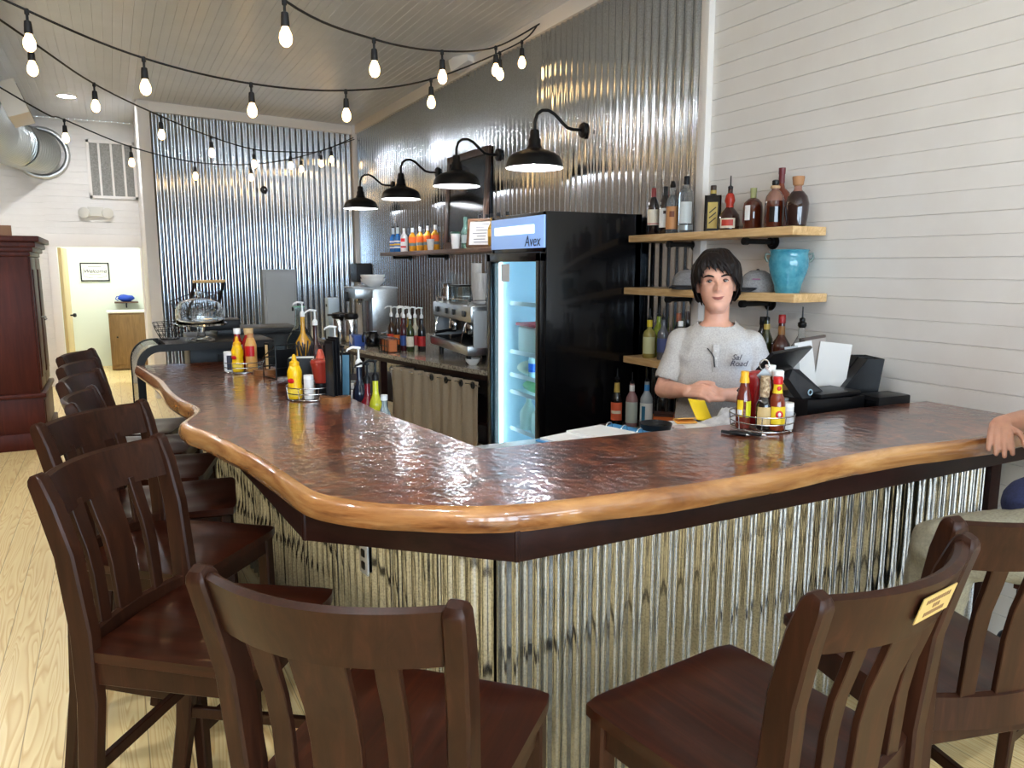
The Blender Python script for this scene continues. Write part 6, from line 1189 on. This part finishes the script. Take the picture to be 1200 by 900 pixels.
# ------------------------------------------------------------------ people
def skin_mat(name, rgb):
    if name in _m: return _m[name]
    m = speck(name, [(0.35, tuple(int(c * 0.95) for c in rgb)), (0.65, rgb)], 22, 0.5)
    p = m.node_tree.nodes['Principled BSDF']; p.inputs['Subsurface Weight'].default_value = 0.12; p.inputs['Subsurface Radius'].default_value = (0.012, 0.005, 0.003); p.inputs['Subsurface Scale'].default_value = 0.5
    return m
def gs(x, c, s): return exp(-((x - c) / s) ** 2)
def head_point(th, z, grow=0.0):
    """surface of a head; th = 0 looks along -Y, z from the chin (0) to the crown (0.235)"""
    tab = [(-0.012, 0.030, 0.050, 0.020), (0.0, 0.040, 0.078, 0.030), (0.02, 0.050, 0.088, 0.045), (0.045, 0.060, 0.090, 0.060), (0.07, 0.066, 0.090, 0.078), (0.10, 0.0705, 0.090, 0.090), (0.13, 0.073, 0.090, 0.097), (0.155, 0.0745, 0.091, 0.100), (0.18, 0.072, 0.086, 0.097), (0.205, 0.060, 0.068, 0.084), (0.222, 0.042, 0.046, 0.060), (0.235, 0.004, 0.004, 0.006)]
    z = max(tab[0][0], min(tab[-1][0], z))
    for i in range(len(tab) - 1):
        if tab[i][0] <= z <= tab[i + 1][0]: break
    a, b = tab[i], tab[i + 1]; u = (z - a[0]) / (b[0] - a[0]); u = u * u * (3 - 2 * u) if i < 9 else 1 - sqrt(max(0, 1 - u * u)) if i == 10 else u
    w, f, bk = (a[k] + (b[k] - a[k]) * u for k in (1, 2, 3))
    c, s = cos(th), sin(th); d = f if c > 0 else bk
    x = w * (abs(s) ** 0.92) * (1 if s > 0 else -1); y = -d * (abs(c) ** (0.78 if c > 0 else 0.95)) * (1 if c > 0 else -1)
    if c > 0:
        n_ = 0.030 * gs(z, 0.088, 0.013) * gs(x, 0, 0.0125) + 0.018 * gs(z, 0.108, 0.02) * gs(x, 0, 0.009) + 0.008 * gs(z, 0.083, 0.008) * (gs(x, 0.012, 0.007) + gs(x, -0.012, 0.007))
        n_ -= 0.012 * (gs(x, 0.031, 0.016) + gs(x, -0.031, 0.016)) * gs(z, 0.122, 0.012)
        n_ += 0.005 * gs(z, 0.143, 0.010) * gs(abs(x), 0.026, 0.026)
        n_ += 0.007 * gs(z, 0.053, 0.014) * gs(x, 0, 0.024) + 0.006 * gs(z, 0.008, 0.014) * gs(x, 0, 0.02) - 0.004 * gs(z, 0.034, 0.007) * gs(x, 0, 0.022)
        n_ += 0.004 * (gs(x, 0.045, 0.018) + gs(x, -0.045, 0.018)) * gs(z, 0.092, 0.02)
        y -= n_
    r = sqrt(x * x + y * y) + 1e-6
    return Vector((x * (1 + grow / r), y * (1 + grow / r), z + grow * 0.9 * max(0, (z - 0.15) / 0.085)))
def add_head(bm, base, R, s=1.0):
    nz, nt = 40, 56; rows = []
    for i in range(nz + 1):
        z = -0.012 + 0.247 * i / nz
        rows.append([bm.verts.new(base + R @ (head_point(-pi + 2 * pi * j / nt, z) * s)) for j in range(nt)])
    for i in range(nz): bridge(bm, rows[i], rows[i + 1])
    bm.faces.new(rows[0][::-1]); bm.faces.new(rows[-1])
    for sg_ in (-1, 1):   # ears
        ellip(bm, base + R @ (Vector((sg_ * 0.076, 0.010, 0.105)) * s), (0.009 * s, 0.019 * s, 0.030 * s), R @ RZ(sg_ * -0.35), 12, 8)
def add_hand(bm, wrist, d, up, side, curl, L=0.088, spread=0.10, thumb=True, fr=0.0086, curls=None):
    """palm from wrist along d, back of the hand faces 'up'; thumb on +side"""
    d = Vector(d).normalized(); up = (Vector(up) - d * Vector(up).dot(d)).normalized(); s = d.cross(up) * side; w = Vector(wrist)
    for k in range(4):
        o = (k - 1.5) * 0.0195; capsule(bm, w + s * o * 0.7, w + d * L * (0.98 - 0.05 * abs(k - 1)) - s * 0 + s * o, 0.0145, 0.0115, 10)
    lens = (0.070, 0.079, 0.074, 0.058)
    for k in range(4):
        o = (1.5 - k) * 0.0198; p = w + d * L * (0.98 - 0.04 * abs(k - 1)) + s * o; dd = (d + s * (1.5 - k) * spread * 0.35).normalized(); c = (curls[k] if curls else curl)
        ang = 0
        for j, fl in enumerate((0.44, 0.31, 0.25)):
            ang += c * (0.55 if j == 0 else 0.75); v = dd * cos(ang) - up * sin(ang); q = p + v * lens[k] * fl
            capsule(bm, p, q, fr * (1 - 0.07 * j), fr * (0.94 - 0.07 * j), 10); p = q
    if thumb:
        p = w + d * L * 0.25 + s * 0.022; v = (d * 0.55 + s * 0.8 - up * 0.15).normalized(); q = p + v * 0.042; capsule(bm, p, q, 0.0145, 0.0108, 10)
        v2 = (d * 0.85 + s * 0.35 - up * 0.35).normalized(); q2 = q + v2 * 0.034; capsule(bm, q, q2, 0.0105, 0.0095, 10); v3 = (d * 0.95 + s * 0.1 - up * 0.45).normalized(); capsule(bm, q2, q2 + v3 * 0.026, 0.0095, 0.008, 10)
def torso(bm, secs, n=36, M=None):
    rows = []
    for (z, w, dpt, yo) in secs:
        pts = []
        for k in range(n):
            a = 2 * pi * k / n; c, s = cos(a), sin(a); q = Vector((w * (abs(c) ** 0.85) * (1 if c > 0 else -1), yo + dpt * (abs(s) ** 0.85) * (1 if s > 0 else -1), z)); pts.append(M @ q if M is not None else q)
        rows.append(ring(bm, pts))
    for i in range(len(rows) - 1): bridge(bm, rows[i], rows[i + 1])
    bm.faces.new(rows[0][::-1]); bm.faces.new(rows[-1])
def limb(bm, pts, rr, n=16):
    for i in range(len(pts) - 1): capsule(bm, pts[i], pts[i + 1], rr[i], rr[i + 1], n)
def remesh(bm, name, vox, smooth=4, extra=()):
    return baked(bm, name, [('REMESH', dict(mode='VOXEL', voxel_size=vox, use_smooth_shade=True))] + ([('SMOOTH', dict(factor=0.5, iterations=smooth))] if smooth else []) + list(extra))
def wrinkle(me, amp, scale, seed=0.0, fn_=None):
    for v in me.vertices:
        q = v.co * scale + Vector((seed, seed * 2, 0)); a = noise.noise(Vector((q.x + q.z * 0.6, q.y, q.z * 0.8 - q.x * 0.5))) * amp + noise.noise(q * 2.4) * amp * 0.4
        v.co = v.co + v.normal * a
    me.update(); return me
SKIN = skin_mat('skin_light', (218, 162, 136))
# --- bartender
bt = thing('person', 'young bartender in a grey henley shirt with dark fringe, hands clasped behind the bar', 'person', (2.495, 2.712, 0), radians(-42.4))
HS = 1.09
bm = B()
torso(bm, [(0.86, 0.150, 0.105, 0), (1.0, 0.145, 0.105, 0), (1.15, 0.150, 0.108, 0), (1.28, 0.165, 0.108, 0.005), (1.36, 0.155, 0.088, 0.01), (1.405, 0.09, 0.065, 0.015), (1.43, 0.06, 0.055, 0.015)])
HB = Vector((0.0, -0.015, 1.482)); HR = RZ(radians(3)) @ RY(radians(-3)) @ RX(radians(-2))
limb(bm, [(0, 0.02, 1.38), (0, 0.012, 1.45), (0, 0.018, 1.53)], [0.064, 0.056, 0.056], 20)
add_head(bm, HB, HR, HS)
ShR, ElR, WrR = Vector((-0.160, 0.01, 1.325)), Vector((-0.232, -0.05, 1.105)), Vector((-0.115, -0.215, 1.128))
ShL, ElL, WrL = Vector((0.160, 0.01, 1.325)), Vector((0.225, -0.045, 1.095)), Vector((0.035, -0.225, 1.118))
for S_, E_, W_ in ((ShR, ElR, WrR), (ShL, ElL, WrL)):
    limb(bm, [S_, S_.lerp(E_, 0.5), E_], [0.055, 0.047, 0.041]); limb(bm, [E_, E_.lerp(W_, 0.35), W_], [0.041, 0.042, 0.027])
add_hand(bm, WrR, (0.75, -0.40, 0.10), (-0.25, -0.6, 0.75), -1, 0.75, L=0.075, spread=0.05)
add_hand(bm, WrL, (-0.85, -0.22, 0.06), (0.10, -0.75, 0.62), 1, 0.62, L=0.078, spread=0.05)
for s in (-1, 1):
    limb(bm, [(s * 0.085, 0.0, 0.9), (s * 0.09, -0.01, 0.5), (s * 0.095, 0.02, 0.09)], [0.085, 0.055, 0.04]); limb(bm, [(s * 0.095, 0.03, 0.045), (s * 0.11, -0.14, 0.04)], [0.042, 0.036])
body = remesh(bm, 'body', 0.0042, 2); obj('body', body, SKIN, bt)
# face details
def on_face(x, z, out=0.0):
    th = math.asin(max(-1, min(1, x / 0.072))); q = head_point(th, z, out); return HB + HR @ (q * HS)
M_eyew = mat('eye_white', (186, 176, 168), 0.25, coat=0.5); M_iris = mat('iris_brown', (46, 32, 24), 0.2, coat=0.5); M_hair = speck('dark_brown_hair', [(0.35, (14, 9, 7)), (0.65, (30, 19, 15))], 90, 0.5, stretch=(1, 1, 0.15)); M_lip = mat('lip_skin', (158, 92, 82), 0.45); M_lid = mat('eyelid_skin', (84, 54, 44), 0.6); M_hair.node_tree.nodes['Principled BSDF'].inputs['Specular IOR Level'].default_value = 0.25
for s in (-1, 1):
    p = HB + HR @ (Vector((s * 0.031, -0.0705, 0.1225)) * HS); bm = B(); ellip(bm, p, (0.0155, 0.0125, 0.0075), HR, 16, 10); e = obj('eye', bm, M_eyew, bt)
    bm = B(); ellip(bm, p + HR @ Vector((-0.001, -0.0105, 0.0)), (0.0078, 0.003, 0.0074), HR, 14, 8); obj('iris', bm, M_iris, e)
    bm = B(); tube(bm, [p + HR @ Vector((x, -0.0115 + 60 * x * x * 0.5 * 0.6, 0.0055 - 24 * x * x)) for x in (-0.015, -0.0075, 0, 0.0075, 0.015)], [0.0015, 0.0034, 0.0038, 0.0034, 0.0015], 8); obj('eyelid', bm, M_lid, e)
    bm = B(); tube(bm, [on_face(s * x, z, 0.0015) for x, z in ((0.012, 0.139), (0.022, 0.1435), (0.034, 0.1455), (0.044, 0.1435), (0.053, 0.138))], [0.0024, 0.0042, 0.0044, 0.0034, 0.0014], 8); obj('eyebrow', bm, M_hair, bt)
bm = B(); tube(bm, [on_face(x, 0.0535 + 6 * x * x, 0.0003) for x in (-0.026, -0.016, -0.006, 0, 0.006, 0.016, 0.026)], [0.0012, 0.003, 0.0036, 0.003, 0.0036, 0.003, 0.0012], 8)
tube(bm, [on_face(x, 0.047 + 12 * x * x, 0.0003) for x in (-0.022, -0.012, 0, 0.012, 0.022)], [0.001, 0.0038, 0.0046, 0.0038, 0.001], 8); obj('lips', bm, M_lip, bt)
# hair: thick cap with a side-swept fringe, built as overlapping locks
def hair_point(th, z, g):
    q = head_point(th, z, g); q.z += 0.016 * max(0.0, 1 - (q.x * q.x + q.y * q.y) / 0.0062); return q
def hair_low(th):
    a = abs(th)
    if a < 0.95: return 0.186 - 0.040 * ((th + 0.45) / 1.4) if th > -0.45 else 0.186 - 0.05 * ((-0.45 - th) / 0.5)
    if a < 1.35: return 0.115 if th > 0 else 0.122
    if a < 1.75: return 0.06 if th > 0 else 0.085
    return 0.035
bm = B(); nt, nz = 90, 22; rows = []
for i in range(nz + 1):
    u = i / nz; w = []
    for j in range(nt):
        th = -pi + 2 * pi * j / nt; zl = 0.0; 
        for k in (-2, -1, 0, 1, 2): zl += hair_low((th + 0.06 * k + pi) % (2 * pi) - pi) / 5
        zl -= 0.010 * abs(sin(th * 9)) * (1 if abs(th) < 1.5 else 0.4); z = 0.2345 - (0.2345 - zl) * (u ** 1.25)
        g = 0.013 + 0.010 * sin(min(1, u * 1.15) * pi * 0.72) + 0.003 * sin(th * 23 + u * 5) + 0.0025 * sin(th * 41 - u * 7); g += 0.011 * gs(abs(th), 1.5, 0.6) * min(1, max(0, u - 0.25) * 2.2); w.append(HB + HR @ (hair_point(th, z, g) * HS))
    rows.append(ring(bm, w))
for i in range(nz): bridge(bm, rows[i], rows[i + 1])
bm.faces.new(rows[0]); 
def lock(pts, r0=0.007): 
    k = len(pts); tube(bm, pts, [r0 * (0.7 + 0.5 * sin(pi * min(1, (i + 0.6) / k))) * (1 - 0.75 * (i / (k - 1)) ** 3) for i in range(k)], 7)
for j in range(24):
    th1 = (-0.55 + 1.75 * (j - 6) / 17) if j >= 6 else (-0.6 - 0.09 * j); z1 = hair_low(th1) - 0.004 - 0.007 * ((j * 7) % 3); th0 = -0.62 + 0.30 * (th1 + 0.55)
    lock([HB + HR @ (hair_point(th0 + (th1 - th0) * u, 0.224 - (0.224 - z1) * u ** 1.2, 0.017 - 0.006 * u + 0.010 * sin(u * pi)) * HS) for u in (0, 0.25, 0.5, 0.75, 1.0)], 0.0085)
for s in (-1, 1):
    for j in range(9):
        th = s * (1.05 + 0.13 * j); lock([HB + HR @ (hair_point(th + 0.05 * u * s, 0.20 - (0.20 - hair_low(th) + 0.008 * (j % 3)) * u, 0.017 + 0.014 * u - 0.014 * u * u) * HS) for u in (0, 0.3, 0.6, 0.85, 1.0)], 0.008)
for j in range(10):
    th = pi - 0.9 + 1.8 * j / 9; lock([HB + HR @ (hair_point(th, 0.18 - (0.165) * u, 0.016 + 0.008 * u) * HS) for u in (0, 0.3, 0.6, 0.85, 1.0)], 0.009)
obj('hair', baked(bm, 'hair', [('SOLIDIFY', dict(thickness=0.003)), ('SUBSURF', dict(levels=1))]), M_hair, bt)
# henley shirt
M_shirt = speck('heather_grey_jersey', [(0.35, (168, 161, 154)), (0.65, (190, 184, 177))], 170, 0.92)
bm = B()
torso(bm, [(0.80, 0.178, 0.132, 0), (0.92, 0.172, 0.128, 0), (1.06, 0.170, 0.128, 0), (1.18, 0.176, 0.128, 0), (1.27, 0.186, 0.126, 0.004), (1.34, 0.170, 0.108, 0.010), (1.385, 0.140, 0.092, 0.016), (1.415, 0.100, 0.080, 0.018), (1.436, 0.080, 0.070, 0.018), (1.446, 0.074, 0.066, 0.018)])
for S_, E_ in ((ShR, ElR), (ShL, ElL)): limb(bm, [S_ + Vector((0, 0, 0.004)), S_.lerp(E_, 0.42), S_.lerp(E_, 0.70)], [0.062, 0.063, 0.062])
sm = remesh(bm, 'shirt', 0.006, 14); wrinkle(sm, 0.012, 9, 3.1)
# open the neck and the sleeve ends
def cut(me, test):
    b = bmesh.new(); b.from_mesh(me); bmesh.ops.delete(b, geom=[v for v in b.verts if test(v.co)], context='VERTS'); b.to_mesh(me); b.free(); return me
def cut_test(p):
    if p.z > 1.425 - 0.25 * max(0, -p.y - 0.0) and abs(p.x) < 0.082 and p.z > 1.33 and (p.z - 1.335) > abs(p.x) * 1.1: return True
    for S_, E_ in ((ShR, ElR), (ShL, ElL)):
        d = (E_ - S_).normalized()
        if abs(p.x) > 0.16 and (p - S_).dot(d) > 0.195 and (p - S_.lerp(E_, 0.75)).length < 0.12: return True
    return p.z < 0.80
cut(sm, cut_test)
sm2 = bmesh.new(); sm2.from_mesh(sm); shirt = obj('shirt', baked(sm2, 'shirt', [('SOLIDIFY', dict(thickness=0.004, offset=0))]), M_shirt, bt)
bm = B(); [ellip(bm, (0.0 + 0.004 * k, -0.1355, 1.305 - 0.035 * k), (0.0055, 0.003, 0.0055), None, 10, 6) for k in range(3)]; obj('button', bm, mat('button_pale', (200, 196, 190), 0.4), shirt)
bm = B(); box(bm, (0.004, -0.131, 1.27), (0.030, 0.008, 0.13), RX(radians(3)), 0.003); obj('placket', bm, M_shirt, shirt)
bm = B(); tube(bm, [(-0.035, -0.128, 1.315), (-0.018, -0.134, 1.295), (-0.005, -0.136, 1.275), (0.0, -0.137, 1.23)], 0.0026, 6); obj('glasses_cord', bm, M_black, shirt)
ink = mat('embroidery_dark', (84, 76, 80), 0.7)
for s_, dz, dx in (('Sal', 0.012, 0.0), ('Road', -0.016, 0.010)): text('embroidery', s_, 0.036, ink, shirt, (0.092 + dx, -0.137, 1.265 + dz), (1, 0.12, 0), (0, 0, 1), 0.35, 0.004)
bm = B()
torso(bm, [(0.80, 0.165, 0.12, 0), (0.90, 0.168, 0.122, 0), (0.98, 0.158, 0.115, 0)])
for s in (-1, 1): limb(bm, [(s * 0.085, 0.0, 0.86), (s * 0.09, -0.01, 0.5), (s * 0.095, 0.02, 0.12)], [0.10, 0.078, 0.068])
obj('trousers', wrinkle(remesh(bm, 'trousers', 0.009, 4), 0.006, 9), mat('dark_jeans', (44, 48, 60), 0.8), bt)
for s in (-1, 1): bm = B(); limb(bm, [(s * 0.095, 0.045, 0.05), (s * 0.112, -0.16, 0.042)], [0.052, 0.046]); [setattr(v, 'co', Vector((v.co.x, v.co.y, max(v.co.z, 0.0)))) for v in bm.verts]; obj('shoe', bm, M_blackp, bt, 60)

# --- seated guest at the right edge (only hand, forearm and thighs are in the picture)
gp = thing('person', 'seated guest at the right edge, forearm on the bar, khaki trousers and navy shirt', 'person', (2.66, 0.98, 0), 0)
SK2 = skin_mat('skin_warm', (206, 152, 126))
def g_(x, y, z): return Vector((x - 2.66, y - 0.98, z))
bm = B()
Mt = Matrix.Rotation(radians(8), 3, 'Z')
torso(bm, [(0.78, 0.165, 0.125, 0), (0.95, 0.165, 0.135, 0.02), (1.15, 0.17, 0.125, 0.05), (1.28, 0.185, 0.115, 0.07), (1.37, 0.16, 0.09, 0.08), (1.42, 0.085, 0.065, 0.085), (1.45, 0.06, 0.055, 0.085)], M=Mt)
limb(bm, [g_(2.66, 1.06, 1.42), g_(2.66, 1.08, 1.54)], [0.062, 0.056]); add_head(bm, g_(2.655, 1.09, 1.50), RZ(radians(172)))
hipL, knL, anL = g_(2.58, 1.02, 0.885), g_(2.225, 1.37, 0.825), g_(2.28, 1.46, 0.36)
hipR, knR, anR = g_(2.76, 1.02, 0.885), g_(2.90, 1.38, 0.80), g_(2.90, 1.36, 0.36)
for h_, k_, a_ in ((hipL, knL, anL), (hipR, knR, anR)): limb(bm, [h_, k_, k_.lerp(a_, 0.35), a_], [0.088, 0.062, 0.06, 0.042]); limb(bm, [a_ + Vector((0, -0.02, -0.04)), a_ + Vector((0, 0.13, -0.06))], [0.042, 0.034])
shL, elL, wrL = g_(2.49, 1.05, 1.35), g_(2.66, 1.30, 1.125), g_(2.695, 1.50, 1.118)
elL = g_(2.90, 1.40, 1.122); shL = g_(2.50, 1.07, 1.35)
shR, elR, wrR = g_(2.85, 1.07, 1.35), g_(2.98, 1.14, 1.10), g_(2.99, 1.38, 1.10)
# forearm of the arm that lies on the bar comes from the right, hand drapes over the edge
sh1, el1, wr1 = g_(2.84, 1.08, 1.35), g_(3.02, 1.56, 1.118), g_(2.785, 1.555, 1.122)
limb(bm, [sh1, sh1.lerp(el1, 0.5), el1], [0.055, 0.048, 0.042]); limb(bm, [el1, el1.lerp(wr1, 0.35), wr1], [0.042, 0.043, 0.031])
add_hand(bm, wr1, (-0.82, -0.50, -0.32), (-0.35, -0.1, 0.93), -1, 0.5, L=0.092, spread=0.20, fr=0.0103, curls=[0.52, 0.48, 0.46, 0.48])
sh2, el2, wr2 = g_(2.49, 1.07, 1.35), g_(2.62, 1.20, 1.06), g_(2.80, 1.34, 1.01)
limb(bm, [sh2, sh2.lerp(el2, 0.5), el2], [0.055, 0.048, 0.042]); limb(bm, [el2, el2.lerp(wr2, 0.35), wr2], [0.042, 0.043, 0.030])
add_hand(bm, wr2, (0.7, 0.55, -0.1), (0, 0.2, 1), -1, 0.5)
obj('body', remesh(bm, 'guest_body', 0.0042, 2), SK2, gp)
bm = B(); limb(bm, [hipL + Vector((0.02, -0.02, 0.01)), hipL.lerp(knL, 0.5) + Vector((0, 0, 0.005)), knL, knL.lerp(anL, 0.4), anL], [0.122, 0.118, 0.096, 0.088, 0.078]); limb(bm, [hipR, hipR.lerp(knR, 0.5), knR, knR.lerp(anR, 0.4), anR], [0.122, 0.115, 0.094, 0.088, 0.078])
torso(bm, [(0.77, 0.175, 0.14, 0), (0.88, 0.178, 0.14, 0), (0.97, 0.172, 0.14, 0.01)], M=Mt)
obj('trousers', wrinkle(remesh(bm, 'guest_trousers', 0.008, 4), 0.011, 11, 1.7), speck('khaki_twill', [(0.35, (122, 116, 98)), (0.65, (140, 134, 114))], 120, 0.85), gp)
bm = B(); torso(bm, [(0.83, 0.19, 0.155, 0.01), (0.95, 0.188, 0.155, 0.025), (1.15, 0.19, 0.142, 0.05), (1.28, 0.205, 0.13, 0.07), (1.37, 0.18, 0.105, 0.08), (1.425, 0.095, 0.08, 0.085)], M=Mt)
limb(bm, [g_(2.66, 1.06, 0.94), g_(2.50, 1.26, 0.945)], [0.13, 0.10]); limb(bm, [sh1, sh1.lerp(el1, 0.45)], [0.068, 0.07]); limb(bm, [sh2, sh2.lerp(el2, 0.5)], [0.068, 0.068])
obj('shirt', wrinkle(remesh(bm, 'guest_shirt', 0.009, 5), 0.010, 9, 4.4), speck('navy_jersey', [(0.35, (32, 38, 66)), (0.65, (44, 50, 84))], 150, 0.9), gp)
bm = B()
nt, nz = 60, 12; rows = []; HB2, HR2 = g_(2.655, 1.09, 1.50), RZ(radians(172))
for i in range(nz + 1):
    w = []
    for j in range(nt):
        th = -pi + 2 * pi * j / nt; zl = 0.175 if abs(th) < 1.0 else 0.11 if abs(th) < 1.7 else 0.05; z = 0.233 - (0.233 - zl) * i / nz; w.append(HB2 + HR2 @ head_point(th, z, 0.006 + 0.006 * sin(pi * i / nz)))
    rows.append(ring(bm, w))
for i in range(nz): bridge(bm, rows[i], rows[i + 1])
bm.faces.new(rows[0]); obj('hair', bm, M_hair, gp, 60)
for a_ in (anL, anR): bm = B(); limb(bm, [a_ + Vector((0, -0.03, -0.05)), a_ + Vector((0, 0.15, -0.07))], [0.052, 0.042]); obj('shoe', bm, M_blackp, gp, 60)
